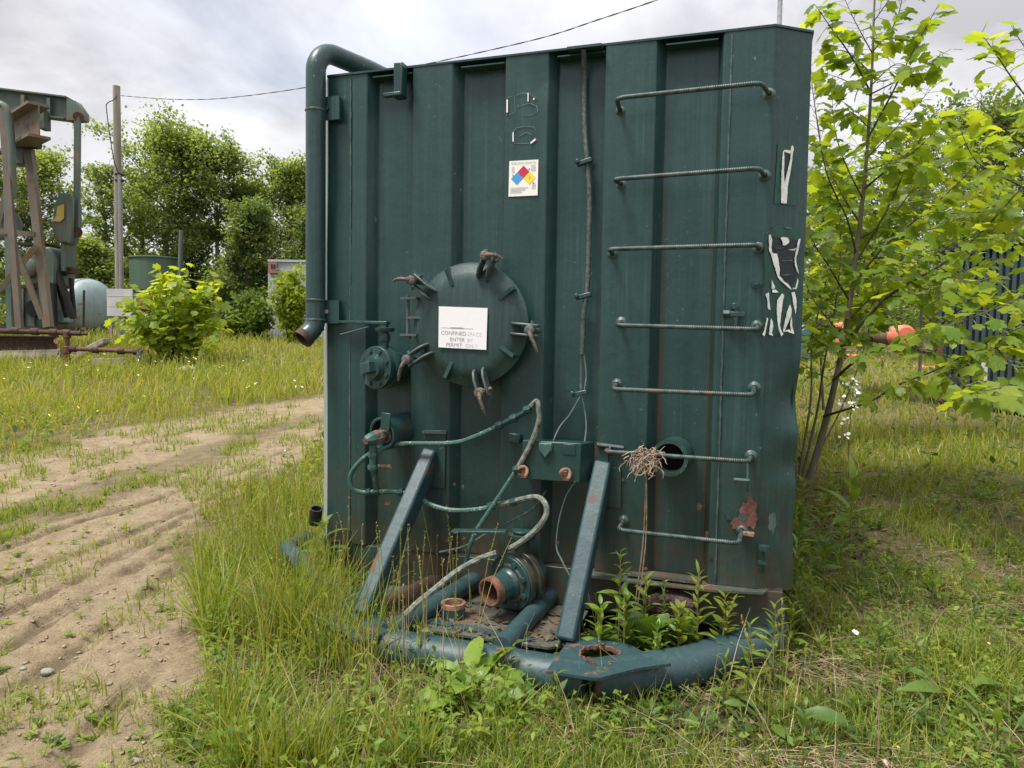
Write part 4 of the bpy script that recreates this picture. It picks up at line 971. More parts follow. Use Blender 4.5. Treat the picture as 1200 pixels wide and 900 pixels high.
def scatter(n, ylo, yhi, dens, pw=1.0, half=1.0, seed=0, off=0.0):
    """points thinning with distance; dens(x, y) in 0..1 keeps or drops them"""
    r_ = np.random.default_rng(100 + seed); X = np.zeros(0); Y = np.zeros(0)
    for _ in range(60):
        k = n * 2
        y = ylo * (yhi / ylo) ** (r_.random(k) ** pw); x = y * r_.uniform(-half, half, k) + off
        keep = r_.random(k) < dens(x, y); X = np.concatenate([X, x[keep]]); Y = np.concatenate([Y, y[keep]])
        if len(X) >= n: break
    X, Y = X[:n], Y[:n]
    return X, Y, r_
BUMP_IN = [(TO + TU * a + TN * b)[:2] for a, b in ((.30, -.45), (1.45, -.45), (1.45, .0), (.30, .0))]
FOOT = [(TO + TU * a + TN * b)[:2] for a, b in ((-.05, 0), (2.36, 0), (2.36, 7), (-.05, 7))]
def free(x, y): return ~(inpoly(x, y, FOOT) | inpoly(x, y, BUMP_IN))
clump = lambda x, y, s=3.0, sd=80: sstep(.38, .62, fbm(x * s, y * s, sd))
RIGHT = lambda x, y: x > (-.95 + .32 * (y - 3.85)) + .0 * y
# tall grass at the left of the bumper
NB = G2([(325, 640), (380, 690), (450, 745), (600, 790), (600, 828), (440, 815), (320, 740)])
LOW2 = G2([(455, 735), (640, 785), (740, 825), (740, 930), (520, 930), (430, 830)])
LOWZ = G2([(150, 1000), (150, 770), (300, 800), (420, 815), (480, 800), (520, 775), (720, 800), (720, 1000)])
def d_tall(x, y): return np.where(inpoly(x, y, LOW2), .55, 1.0) * d_tall0(x, y)
def d_tall0(x, y): return np.where(inpoly(x, y, NB), .32 * free(x, y) * clump(x, y, 5, 82), 0) + inpoly(x, y, TALL) * free(x, y) * (.06 + .94 * clump(x, y, 4, 81) ** 1.5) * np.where(inpoly(x + (fbm(x * 4, y * 4, 87) - .5) * .5, y, LOWZ), .8, 1.0) * np.where(y > 4.2, .35, np.where(y > 3.5, .7, 1.0))
X, Y, r_ = scatter(7000, 2.1, 8.2, d_tall, seed=1); n = len(X)
hh = (.12 + .30 * r_.random(n) ** 1.3) * (.55 + .6 * fbm(X * 3, Y * 3, 84))
hh *= np.where(inpoly(X, Y, LOW2), .62, 1.0)
hh *= np.where(inpoly(X, Y, NB), 1.05, 1.0)
wx_ = (fbm(X * 4, Y * 4, 86) - .5) * .5
hh *= np.where(inpoly(X + wx_, Y + wx_ * .7, LOWZ), .62, 1.0)
blades('tall_grass', 'tall seeding grass crowding the left end of the tank bumper', 'grass', np.stack([X, Y, tz(X, Y) - .01], -1), hh * 1.45, r_.uniform(.0045, .0105, n), np.abs(r_.normal(.42, .34, n)), r_.uniform(0, 6.28, n), np.clip(r_.normal(.40, .22, n), 0, 1), M['grass'])
# thatch of last year's straw
def d_th(x, y): return np.maximum(inpoly(x, y, TALL) * .9, (x > -.9) * (y < 6.5) * .6 * clump(x, y, 2.2, 90)) * free(x, y)
X, Y, r_ = scatter(15000, 2.05, 6.8, d_th, seed=2); n = len(X)
blades('dry_thatch', 'flattened pale straw lying between the green blades', 'straw', np.stack([X, Y, tz(X, Y) + r_.uniform(.0, .05, n)], -1), r_.uniform(.03, .13, n), r_.uniform(.0022, .005, n), r_.uniform(1.2, 3.4, n), r_.normal(-1.2, .9, n), r_.random(n), M['straw'], curve=.22)
# rough lawn on the right and in front
def d_lawn(x, y): return (dirt_mask(x, y) < .3) * free(x, y) * (~inpoly(x, y, TALL)) * (x > -1.4) * (.05 + .95 * sstep(.42, .64, fbm(x * 1.9, y * 1.9, 95)))
X, Y, r_ = scatter(35000, 2.1, 8.5, d_lawn, seed=3); n = len(X)
blades('rough_grass', 'short uneven grass with bare patches right of the tank', 'grass', np.stack([X, Y, tz(X, Y) - .005], -1), (.03 + .13 * r_.random(n) ** 1.7) * (.45 + 1.1 * fbm(X * 1.5, Y * 1.5, 97)), r_.uniform(.003, .0065, n) * (1 + Y * .06), np.abs(r_.normal(.5, .4, n)), r_.uniform(0, 6.28, n), np.clip(r_.normal(.36, .24, n), 0, 1), M['grass'])
def d_lawn2(x, y): return free(x, y) * (x > .6) * (.4 + .6 * clump(x, y, .8, 99))
X, Y, r_ = scatter(26000, 7.5, 30, d_lawn2, seed=4); n = len(X)
blades('far_lawn', 'bright grass running back under the saplings', 'grass', np.stack([X, Y, tz(X, Y) - .01], -1), .06 + .20 * r_.random(n) ** 1.6, .007 + .0012 * Y, np.abs(r_.normal(.4, .3, n)), r_.uniform(0, 6.28, n), np.clip(r_.normal(.5, .2, n), 0, 1), M['grass'])
# meadow beyond the track
def d_mead(x, y): return (dirt_mask(x, y) < .3) * free(x, y) * (x < .2 * y) * (y > 5.2) * (.35 + .65 * clump(x, y, .9, 104))
X, Y, r_ = scatter(50000, 5.5, 40, d_mead, pw=.9, seed=5); n = len(X)
hm_ = (.10 + .34 * r_.random(n) ** 1.4) * np.clip((Y - 6) / 6, .45, 1.1)
blades('meadow_grass', 'yellow green meadow grass beyond the clay track', 'grass', np.stack([X, Y, tz(X, Y) - .01], -1), hm_, .007 + .0011 * Y, np.abs(r_.normal(.35, .3, n)), r_.uniform(0, 6.28, n), np.clip(r_.normal(.56 , .17, n) + .25 * (fbm(X * .6, Y * .6, 107) - .5), 0, 1), M['grass'])
# tufts on the middle strip and strays on the track
def d_mid(x, y):
    t_ = clump(x, y, 2.6, 110); return np.where(inpoly(x, y, MID), .62 * t_ ** 2, np.where(y > 5.2, .30, .07) * (t_ > np.where(y > 5.2, .45, .8))) * inpoly(x, y, DIRT)
X, Y, r_ = scatter(9500, 2.1, 16, d_mid, seed=6); n = len(X)
blades('track_tufts', 'low tufts of grass on the crown of the clay track', 'grass', np.stack([X, Y, tz(X, Y) - .004], -1), .02 + .085 * r_.random(n) ** 1.5 + .004 * Y, r_.uniform(.003, .006, n) * (1 + Y * .1), np.abs(r_.normal(.6, .4, n)), r_.uniform(0, 6.28, n), np.clip(r_.normal(.35, .22, n), 0, 1), M['grass'])
# low round-leaved ground cover in the lawn and thatch
def groundcover(n, name, label, dens, ylo, yhi, smin, smax, mt, seed, z0=.015, z1=.07):
    X, Y, r_ = scatter(n, ylo, yhi, dens, seed=seed); n = len(X); a = r_.uniform(0, 6.28, n); s_ = r_.uniform(smin, smax, n) * (1 + Y * .05)
    tl_ = r_.normal(0, .45, n); C = np.stack([X, Y, tz(X, Y) + r_.uniform(z0, z1, n)], -1)
    u = np.stack([np.cos(a), np.sin(a), tl_], -1) * s_[:, None]; w = np.stack([-np.sin(a), np.cos(a), r_.normal(0, .3, n)], -1) * (s_ * r_.uniform(.25, .55, n))[:, None]
    V = np.stack([C - u, C - u * .2 + w, C + u, C - u * .2 - w], 1); V[:, (1, 3), 2] += (s_ * .2)[:, None]
    F = np.array([(0, 1, 2, 3)])[None] + (np.arange(n) * 4)[:, None, None]
    return tag(npmesh(name, V.reshape(-1, 3), F.reshape(-1, 4), mt, {'tint': np.repeat(r_.random(n), 4)}), label, 'weeds', kind='stuff')
M['weed'] = leafmat('weed_leaf', [(.040, .085, .020), (.075, .125, .022), (.12, .165, .030)], .4, .45, True)
groundcover(13000, 'low_weeds', 'small leaved weeds creeping through the rough grass', lambda x, y: (dirt_mask(x, y) < .3) * free(x, y) * (x > -1.5) * (.2 + .8 * clump(x, y, 2.5, 120)), 2.1, 8, .006, .022, M['weed'], 21)
groundcover(3500, 'meadow_weeds', 'leafy weeds mixed into the meadow grass', lambda x, y: (dirt_mask(x, y) < .3) * free(x, y) * (y > 6) * clump(x, y, .7, 125), 6, 34, .02, .05, M['weed'], 22, .05, .35)
groundcover(2600, 'shade_litter', 'dead leaves and twigs on the bare ground right of the tank', lambda x, y: free(x, y) * (x > .3) * clump(x, y, 1.3, 128), 2.1, 9, .008, .024, plain('litter_brown', (.07, .045, .025), (.25, .18, .11), .9, 7, 0), 23, .003, .02)
groundcover(420, 'meadow_flowers', 'scattered white flower heads in the meadow', lambda x, y: (dirt_mask(x, y) < .3) * free(x, y) * (x < .1 * y) * (y > 7) * sstep(.5, .62, fbm(x * .5, y * .5, 131)), 7, 30, .012, .022, plain('petal_white', (.75, .75, .70), (.85, .84, .78), .7, 5, 0), 24, .18, .42)
groundcover(260, 'yellow_flowers', 'scattered yellow flower heads in the meadow and on the track crown', lambda x, y: ((dirt_mask(x, y) < .4)) * free(x, y) * (x < .1 * y) * (y > 6) * sstep(.5, .6, fbm(x * .6, y * .6, 137)), 6, 30, .010, .018, plain('petal_yellow', (.75, .48, .02), (.85, .65, .05), .7, 5, 0), 25, .08, .3)
# sprigs: short stems carrying narrow leaves, everywhere in the rough grass
def sprigs(n, name, label, dens, ylo, yhi, hlo, hhi, lmin, lmax, mt, seed):
    X, Y, r_ = scatter(n, ylo, yhi, dens, seed=seed); n = len(X); Z = tz(X, Y); V = []; T_ = []
    for k in range(n):
        h = r_.uniform(hlo, hhi); m_ = int(r_.integers(6, 15)); ph = r_.uniform(0, 6.28); lx, ly = r_.normal(0, .25, 2); tint = r_.random(); asp = r_.uniform(.12, .26)
        for i in range(m_):
            t = (i + 1) / m_; a = ph + 2.4 * i; L = r_.uniform(lmin, lmax) * (1.15 - .5 * t); el = r_.normal(.45, .3)
            c = np.array([X[k] + lx * h * t * t, Y[k] + ly * h * t * t, Z[k] + h * t]); d = np.array([math.cos(a) * math.cos(el), math.sin(a) * math.cos(el), math.sin(el)]); w = np.array([-math.sin(a), math.cos(a), r_.normal(0, .25)])
            tip = c + d * L; tip[2] -= L * .25; md = c + d * L * .45
            V += [c, md + w * L * asp, tip, md - w * L * asp]; T_ += [np.clip(tint + r_.normal(0, .12), 0, 1)] * 4
        st = np.array([X[k], Y[k], Z[k] - .005]); tp_ = np.array([X[k] + lx * h, Y[k] + ly * h, Z[k] + h]); s_ = np.array([.0016, 0, 0])
        V += [st - s_, st + s_, tp_ + s_ * .5, tp_ - s_ * .5]; T_ += [tint] * 4
    V = np.array(V); F = np.arange(len(V)).reshape(-1, 4)
    return tag(npmesh(name, V, F, mt, {'tint': T_}), label, 'weeds', kind='stuff')
M['sprig'] = leafmat('sprig_leaf', [(.09, .17, .028), (.14, .23, .034), (.20, .29, .045), (.27, .33, .06)], .42, .42, True)
sprigs(1750, 'leafy_sprigs', 'bright leafy sprigs dotted through the rough grass right of the tank', lambda x, y: (dirt_mask(x, y) < .3) * free(x, y) * (~inpoly(x, y, TALL)) * (x > -1.2) * (.1 + .9 * clump(x, y, 1.6, 140)) * np.where((x > -.4) & (x < 1.5) & (y < 3.1), .3, 1), 2.1, 9, .02, .15, .025, .070, M['sprig'], 31)
sprigs(560, 'verge_sprigs', 'leafy sprigs among the tall grass left of the bumper', lambda x, y: inpoly(x, y, TALL) * free(x, y) * (.2 + .8 * clump(x, y, 3, 141)), 2.1, 7, .06, .24, .035, .08, M['sprig'], 32)
sprigs(700, 'meadow_sprigs', 'taller leafy sprigs in the meadow beyond the clay track', lambda x, y: (dirt_mask(x, y) < .3) * free(x, y) * (x < .1 * y) * (y > 6) * clump(x, y, .8, 142), 6, 26, .12, .45, .06, .12, M['sprig'], 33)
sprigs(260, 'track_sprigs', 'small weeds creeping over the clay track', lambda x, y: inpoly(x, y, DIRT) * (.1 + .9 * clump(x, y, 2.0, 143)) * np.where(inpoly(x, y, MID), 1, .45), 2.1, 11, .01, .05, .02, .05, M['sprig'], 34)
X, Y, r_ = scatter(900, 2.1, 7.5, lambda x, y: free(x, y) * (dirt_mask(x, y) < .3) * np.where(inpoly(x, y, TALL), 1, .16), seed=41); n = len(X)
blades('straw_stalks', 'stiff pale dead stalks standing in the grass around the bumper', 'straw', np.stack([X, Y, tz(X, Y) - .01], -1), r_.uniform(.10, .42, n), r_.uniform(.0022, .0045, n), np.abs(r_.normal(.45, .35, n)), r_.uniform(0, 6.28, n), r_.random(n), M['straw'])
# seed heads standing over the tall grass
def seedheads(n, name, label, spots, hlo, hhi, seed):
    r_ = random.Random(seed); m_ = MB(); tint = []
    for k in range(n):
        px, py = spots(r_); b = gr(px, py); x, y = b.x, b.y
        if inpoly(x, y, FOOT): continue
        h = r_.uniform(hlo, hhi); a = r_.uniform(0, 6.28); ln = abs(r_.gauss(.12, .10)); z0 = float(tz(x, y))
        pts = [Vector((x + math.cos(a) * ln * h * t * t, y + math.sin(a) * ln * h * t * t, z0 + h * t)) for t in (0, .35, .7, 1)]
        v0 = len(m_.v); m_.tube(pts, [.0022, .0019, .0014, .0008], 4, caps=False)
        for j in range(r_.randint(12, 22)):
            t = r_.uniform(.78, 1.02); c = pts[2].lerp(pts[3], (t - .7) / .3); d_ = Vector((r_.gauss(0, 1), r_.gauss(0, 1), 1.3)).normalized(); s_ = r_.uniform(.006, .013); q = d_.cross(Vector((r_.random(), r_.random(), .2))).normalized() * s_ * .28
            m_.quad(c, c + d_ * s_ * .5 + q, c + d_ * s_, c + d_ * s_ * .5 - q)
        tint += [r_.uniform(.55, 1.0)] * (len(m_.v) - v0)
    V = np.array(m_.v); 
    me = bpy.data.meshes.new(name); me.from_pydata(m_.v, [], m_.f); a_ = me.attributes.new('tint', 'FLOAT', 'POINT'); a_.data.foreach_set('value', np.array(tint, np.float32)); me.materials.append(M['grass'])
    o = bpy.data.objects.new(name, me); COL.objects.link(o); return tag(o, label, 'grass', kind='stuff')
seedheads(95, 'seeding_stalks', 'pale seed heads rising above the grass in front of the braces', lambda r: (r.choice([r.uniform(300, 480), r.uniform(380, 560)]), r.uniform(690, 850)), .35, .62, 4)
seedheads(60, 'bent_stalks', 'thin bent seed stalks at the edge of the clay track', lambda r: (r.uniform(225, 375), r.uniform(600, 720)), .35, .6, 6)
seedheads(34, 'right_stalks', 'dry seed stalks by the right corner of the tank', lambda r: (r.choice([r.uniform(895, 950), r.uniform(640, 1190)]), r.uniform(720, 890)), .15, .38, 8)

# ================================================================== leafy plants
def leafmesh(name, L, Wd, shape='lance', curl=.25, fold=.25, seg=7, wav=0.0, seed=0):
    r_ = random.Random(seed); vs = []; fs = []
    prof = dict(lance=lambda t: math.sin(math.pi * min(1, t ** .8)) ** .9, paddle=lambda t: math.sin(math.pi * (.06 + .94 * t) ** 1.15) ** .6 * (.25 + .75 * min(1, t * 2.2)), round=lambda t: math.sin(math.pi * (.04 + .94 * t)) ** .55, strap=lambda t: (1 - t) ** .6 * min(1, .35 + t * 4))[shape]
    for i in range(seg + 1):
        t = i / seg; w = Wd / 2 * max(prof(t), .0 if 0 < t < 1 else 0.03)
        x = L * t * (1 - .12 * curl * t); z = -L * curl * t * t * .6 + L * .05 * math.sin(t * 3)
        wv_ = wav * L * math.sin(t * 11 + seed)
        vs += [(x, -w, z + fold * w + wv_), (x, 0, z), (x, w, z + fold * w - wv_)]
    for i in range(seg):
        a = i * 3; fs += [(a, a + 1, a + 4, a + 3), (a + 1, a + 2, a + 5, a + 4)]
    me = bpy.data.meshes.new(name); me.from_pydata(vs, [], fs); me.polygons.foreach_set('use_smooth', [True] * len(fs)); return me
def palmate(name, L, seed=0, curl=.25, lobes=5):
    """broad lobed leaf like a sycamore or maple, stalk at the origin, tip along +x"""
    r_ = random.Random(seed); pts = []
    tips = [(0, 1.0), (.80, .92), (1.6, .72), (-.80, .92), (-1.6, .72)]
    out_ = []
    tips.sort()
    for i, (a, r) in enumerate(tips):
        a += r_.uniform(-.06, .06); r *= r_.uniform(.9, 1.08)
        out_ += [(a - .30, r * .80), (a - .15, r * .87), (a, r), (a + .15, r * .87), (a + .30, r * .80)]
        if i < 4: out_.append(((a + tips[i + 1][0]) / 2, .66 * r_.uniform(.92, 1.08)))
    out_ = [(-2.35, .42)] + out_ + [(2.35, .42)]
    c = (L * .34, 0)
    vs = [(c[0], 0, .0)] + [None] * 0
    ring = [(-.02 * L, 0)] + [(c[0] + L * .66 * r * math.cos(a), L * .66 * r * math.sin(a)) for a, r in out_]
    f_ = r_.uniform(.05, .35); sx = r_.uniform(-.12, .12)
    def z(x, y): return -curl * (x / L) ** 2 * L * .45 + f_ * abs(y) * .55 + sx * y - .5 * curl * (y * y) / L
    vs = [(c[0], 0, z(c[0], 0))] + [(x, y, z(x, y) + r_.uniform(-.012, .012) * L) for x, y in ring]
    n = len(ring); fs = [(0, 1 + i, 1 + (i + 1) % n) for i in range(n)]
    me = bpy.data.meshes.new(name); me.from_pydata(vs, [], fs); me.polygons.foreach_set('use_smooth', [True] * len(fs)); return me
def inst(name, me, mat, loc, rot, sc, parent, inv):
    if mat is not None and not me.materials: me.materials.append(mat)
    o = bpy.data.objects.new(name, me); COL.objects.link(o); o.parent = parent
    o.matrix_basis = inv @ (Matrix.Translation(loc) @ rot.to_4x4() @ Matrix.Scale(sc, 4)); return o
def leafrot(d, up=(0, 0, 1), roll=0.0):
    d = Vector(d).normalized(); u = Vector(up); y = u.cross(d)
    if y.length < 1e-3: y = Vector((0, 1, 0)).cross(d)
    y.normalize(); z = d.cross(y)
    R_ = Matrix((d, y, z)).transposed()
    return R_ @ Matrix.Rotation(roll, 3, 'X')
GL = dict(dock=leafmat('dock_leaf', [(.11, .21, .028), (.17, .28, .034), (.23, .33, .045)], .35, .38), herb=leafmat('herb_leaf', [(.075, .15, .025), (.12, .205, .032), (.17, .25, .040)], .4, .42), pale=leafmat('goldenrod_leaf', [(.15, .22, .035), (.21, .28, .045), (.26, .32, .06)], .45, .45), dark=leafmat('burdock_leaf', [(.070, .15, .028), (.105, .19, .032), (.145, .23, .038)], .35, .4))
M['stem'] = plain('green_stem', (.10, .12, .035), (.20, .18, .07), .6, 20, .2); M['stemr'] = plain('reddish_stem', (.10, .055, .03), (.20, .13, .07), .6, 20, .2)
PM = {}
def variants(kind, L, Wd, shape, **k):
    key = (kind, L, Wd, shape)
    if key not in PM: PM[key] = [leafmesh('leaf', L, Wd, shape, seed=s, curl=k.get('curl', .3) * c, fold=k.get('fold', .25), wav=k.get('wav', .0)) for s, c in ((1, .5), (2, 1.0), (3, 1.7))]
    return PM[key]
def plant(name, label, px, py, sh, n, L, Wd, shape, mat, seed, up0=.2, up1=1.0, lean=(0, 0), cat='weed', group=None, stemm='stem', whorl=False, ground_=True, z=None, tf=None, curl=.3, taper=.55, fold=.25, wav=0.0):
    """stem of height sh with n leaves; sh small = rosette of long-stalked leaves"""
    r_ = random.Random(seed); b = gr(px, py) if z is None else hz(px, py, z)
    if tf: b = TO + TU * tf[0] + TN * tf[1]
    zz = float(tz(b.x, b.y)) if z is None else z
    L *= 1.3; Wd *= 1.3; sh = sh * 1.25 if sh > .08 else sh
    b = Vector((b.x, b.y, zz)); root = thing(name, label, cat, b, 0, group); inv = chain(root).inverted()
    vs_ = variants(mat, L, Wd, shape, curl=curl, fold=fold, wav=wav); ph = r_.random() * 6.28
    sp_ = [b + Vector((lean[0] * t * t * sh, lean[1] * t * t * sh, sh * t)) for t in (0, .3, .65, 1)]
    if sh > .08: MB().tube(sp_, [.004 + sh * .004, .0035 + sh * .003, .003, .0015], 6, smooth=3).build('stem', M[stemm], root)
    for i in range(n):
        t = (i + .5) / n; a = ph + i * 2.4 + r_.uniform(-.3, .3); s_ = (1 - taper * t) * r_.uniform(.8, 1.15)
        if sh > .08:
            q = up0 + (1 - up0) * t; f_ = q * 3; j = min(2, int(q / .34)); 
            c = sp_[0].lerp(sp_[1], q / .3) if q < .3 else (sp_[1].lerp(sp_[2], (q - .3) / .35) if q < .65 else sp_[2].lerp(sp_[3], (q - .65) / .35))
            el = r_.gauss(.35, .25) + .5 * t
        else:
            el = r_.uniform(.15, 1.15) * up1; c = b.copy()
        d = Vector((math.cos(a) * math.cos(el), math.sin(a) * math.cos(el), math.sin(el)))
        if sh <= .08:
            sl = L * r_.uniform(.35, .9); e_ = c + d * sl * .6 + Vector((0, 0, sl * .5)); MB().tube([c, c.lerp(e_, .5) + Vector((0, 0, .01)), e_], [.004, .0035, .0025], 5).build('leaf_stalk', M['stem'], root); c = e_
        inst('leaf', r_.choice(vs_), GL[mat], c, leafrot(d, roll=r_.gauss(0, .3)), s_, root, inv)
    return root
# in front of the bumper
plant('broadleaf_weed', 'broad paddle leaved weed growing against the front of the bumper pipe, left of the brace', 552, 836, .05, 14, .15, .08, 'paddle', 'dock', 3, up1=1.0, curl=.5, taper=.3, wav=.02)
plant('leafy_weed', 'narrow leaved seedling below the crack in the bumper pipe', 652, 852, .17, 10, .075, .022, 'lance', 'herb', 5)
plant('leafy_weed', 'dark herb in front of the bumper right of the broad paddle leaves', 622, 846, .06, 6, .10, .04, 'paddle', 'dock', 8)
plant('goldenrod', 'young goldenrod at the right end of the bumper pipe', 876, 826, .26, 26, .085, .018, 'lance', 'pale', 11, up0=.1, stemm='stem')
plant('goldenrod', 'goldenrod shoot in front of the right corner of the bumper', 905, 812, .30, 26, .095, .022, 'lance', 'pale', 12, up0=.15)
plant('goldenrod', 'short goldenrod left of its taller neighbours by the bumper end', 848, 838, .19, 20, .075, .016, 'lance', 'pale', 13, up0=.1)
plant('leafy_weed', 'pale long leaved weed hanging below the right bumper corner', 898, 860, .05, 5, .14, .045, 'paddle', 'herb', 15, up1=.6, curl=.5)
# inside the right half of the bumper
plant('burdock', 'big soft leaved burdock growing inside the bumper below the rusted cap', 765, 752, .05, 40, .12, .085, 'round', 'dark', 21, up1=1.5, curl=.35, taper=.25, wav=.03, tf=(1.76, -.24))
plant('leafy_weed', 'weed with long pointed leaves beside the right brace', 722, 760, .10, 12, .17, .06, 'lance', 'dock', 23, up0=.0, curl=.4, tf=(1.54, -.28))
plant('tall_weed', 'reddish stemmed tall weed with a tuft of leaves in front of the lowest rung', 737, 762, .42, 18, .085, .020, 'lance', 'herb', 25, up0=.55, stemm='stemr', tf=(1.62, -.24))
plant('goldenrod', 'upright goldenrod between the burdock and the bumper right end', 818, 752, .36, 34, .10, .022, 'lance', 'pale', 27, up0=.1, tf=(1.95, -.20))
plant('goldenrod', 'leaning goldenrod by the plate hole at the bumper right end', 842, 754, .27, 24, .08, .018, 'lance', 'pale', 28, up0=.1, lean=(.2, 0), tf=(2.04, -.14))
plant('feathery_weed', 'feathery small leaved sprig beside the rusted cap under the sill', 783, 742, .30, 40, .045, .012, 'lance', 'herb', 29, up0=.3, tf=(1.80, -.12))
plant('feathery_weed', 'feathery sprig climbing along the right brace', 700, 757, .24, 34, .04, .010, 'lance', 'herb', 30, up0=.15, tf=(1.50, -.16))
plant('leafy_weed', 'mass of narrow leaves left of the burdock inside the bumper', 745, 760, .28, 34, .11, .036, 'lance', 'herb', 31, up0=.05, tf=(1.66, -.32))
plant('leafy_weed', 'mass of narrow leaves right of the burdock inside the bumper', 800, 755, .26, 34, .10, .034, 'lance', 'pale', 32, up0=.05, tf=(1.88, -.28))
plant('leafy_weed', 'pale leafy weed pressed against the right bumper arm from inside', 830, 755, .20, 26, .09, .032, 'lance', 'dock', 38, up0=.05, tf=(1.80, -.36))
plant('leafy_weed', 'tall bright weed behind the gusset hole, inside the bumper', 715, 745, .26, 26, .11, .036, 'lance', 'dock', 151, up0=.1, tf=(1.56, -.36))
plant('leafy_weed', 'pale weed leaning on the sill under the patch plate', 790, 735, .30, 30, .10, .030, 'lance', 'pale', 152, up0=.1, tf=(1.72, -.14))
plant('leafy_weed', 'bright weed at the far right inside the bumper', 850, 740, .26, 28, .10, .032, 'lance', 'pale', 153, up0=.1, tf=(2.06, -.10))
plant('burdock', 'second clump of soft round leaves, right of the first inside the bumper', 800, 750, .05, 24, .11, .08, 'round', 'dock', 154, up1=1.5, curl=.35, taper=.25, wav=.03, tf=(1.90, -.18))
# left of the bumper
plant('broadleaf_weed', 'yellow green rounded leaves at the left end of the bumper', 316, 742, .05, 5, .09, .09, 'round', 'dock', 33, up1=.9)
plant('broadleaf_weed', 'dull rounded leaves under the tall grass left of the bumper', 322, 780, .04, 5, .065, .06, 'round', 'herb', 34, up1=.7)
plant('strap_leaf_weed', 'long leaved weed at the edge of the clay track', 283, 842, .05, 8, .10, .028, 'lance', 'herb', 35, up1=.6)
plant('broadleaf_weed', 'heart shaped leaves near the bottom edge left of the centre', 417, 885, .05, 5, .07, .068, 'round', 'dark', 36, up1=.8)
plant('broadleaf_weed', 'pair of rounded leaves beside the strap leaved weed', 292, 822, .04, 4, .062, .06, 'round', 'herb', 37, up1=.8)
plant('milkweed', 'upright weed with drooping long leaves inside the left end of the bumper', 381, 716, .40, 14, .16, .045, 'lance', 'herb', 39, up0=.3, stemm='stemr', curl=.8)
plant('broadleaf_weed', 'large leaf rising under the left brace', 478, 716, .05, 5, .15, .085, 'paddle', 'dark', 41, up1=1.0)
plant('broadleaf_weed', 'large leaf tucked against the sill behind the left brace', 400, 700, .05, 5, .17, .10, 'paddle', 'herb', 42, up1=1.2)
plant('leafy_weed', 'leafy weed in the dry straw near the bottom centre', 512, 850, .13, 10, .06, .02, 'lance', 'dock', 43)
plant('leafy_weed', 'low weed at the bottom edge under the broad paddle leaves', 545, 880, .08, 9, .06, .025, 'lance', 'herb', 44)
# right of the tank
plant('pointed_leaf_weed', 'upright weed with a pointed leaf held high beside the sapling', 996, 640, .40, 9, .20, .055, 'lance', 'dock', 51, up0=.25, taper=.3, curl=.2)
plant('leafy_weed', 'lush long leaved weed against the right corner of the tank', 935, 672, .34, 22, .13, .034, 'lance', 'herb', 52, up0=.15)
plant('leafy_weed', 'bushy weed behind the right tank corner, left of the sapling foot', 938, 632, .36, 30, .12, .026, 'lance', 'pale', 53, up0=.1)
plant('leafy_weed', 'weed with broad lance leaves right of the tank corner', 965, 690, .24, 14, .13, .05, 'lance', 'herb', 54, up0=.1)
plant('leafy_weed', 'small round leaved weed at the foot of the tank corner', 935, 742, .22, 22, .04, .03, 'round', 'herb', 55, up0=.1)
plant('leafy_weed', 'young shoot next to the white daisy', 1028, 795, .20, 12, .11, .03, 'lance', 'herb', 56, up0=.35)
plant('leafy_weed', 'shoot with a spray of leaves in the middle of the right lawn', 1092, 716, .16, 11, .10, .026, 'lance', 'herb', 57, up0=.3)
plant('broadleaf_weed', 'long pale leaf spreading over the lawn near the right edge', 1112, 826, .04, 4, .16, .045, 'lance', 'herb', 58, up1=.4)
plant('strap_leaf_weed', 'narrow upright leaves at the lower right corner', 1168, 893, .05, 6, .16, .03, 'strap', 'herb', 59, up1=1.3)
plant('leafy_weed', 'shoot in the lawn halfway between the daisy and the right edge', 1070, 800, .17, 12, .07, .02, 'lance', 'pale', 60)
plant('leafy_weed', 'single leafy shoot at the far side of the bare patch', 1125, 640, .16, 10, .09, .03, 'lance', 'herb', 61)
WL = ['small weed just beyond the white daisy, nearer the tank', 'small weed between the tank corner and the bare patch', 'small weed in the middle of the bare patch right of the tank', 'small weed left of the white daisy stem', 'small weed near the right edge, level with the bumper', 'small weed at the far right, above its neighbour near the right edge', 'small weed in the lawn directly below the white daisy', 'small weed near the bottom edge below the right bumper corner', 'small weed left of the yellow flower at the lower right', 'small weed below the middle of the right bumper arm', 'small weed in the straw under the goldenrod clump', 'small weed below the bumper apex near the bottom edge', 'small weed in the shade right of the sapling foot', 'small weed furthest back in the shaded lawn', 'small weed against the tank corner at the level of the lowest rung', 'small weed one step right of the tank corner weeds', 'small weed in the shade below the upright pointed leaf weed']
k = 0
for (px, py) in ((985, 745), (1010, 690), (1050, 670), (960, 775), (1140, 745), (1180, 700), (1000, 850), (940, 880), (1080, 870), (760, 860), (820, 872), (690, 880), (1030, 620), (1090, 600), (950, 650), (975, 665), (1015, 655)):
    plant('lawn_weed', WL[k], px, py, rnd.uniform(.07, .16), rnd.randint(7, 14), rnd.uniform(.05, .09), .02, 'lance', rnd.choice(['herb', 'pale', 'dark']), 70 + k, cat='weed', group='small weeds on the rough lawn'); k += 1

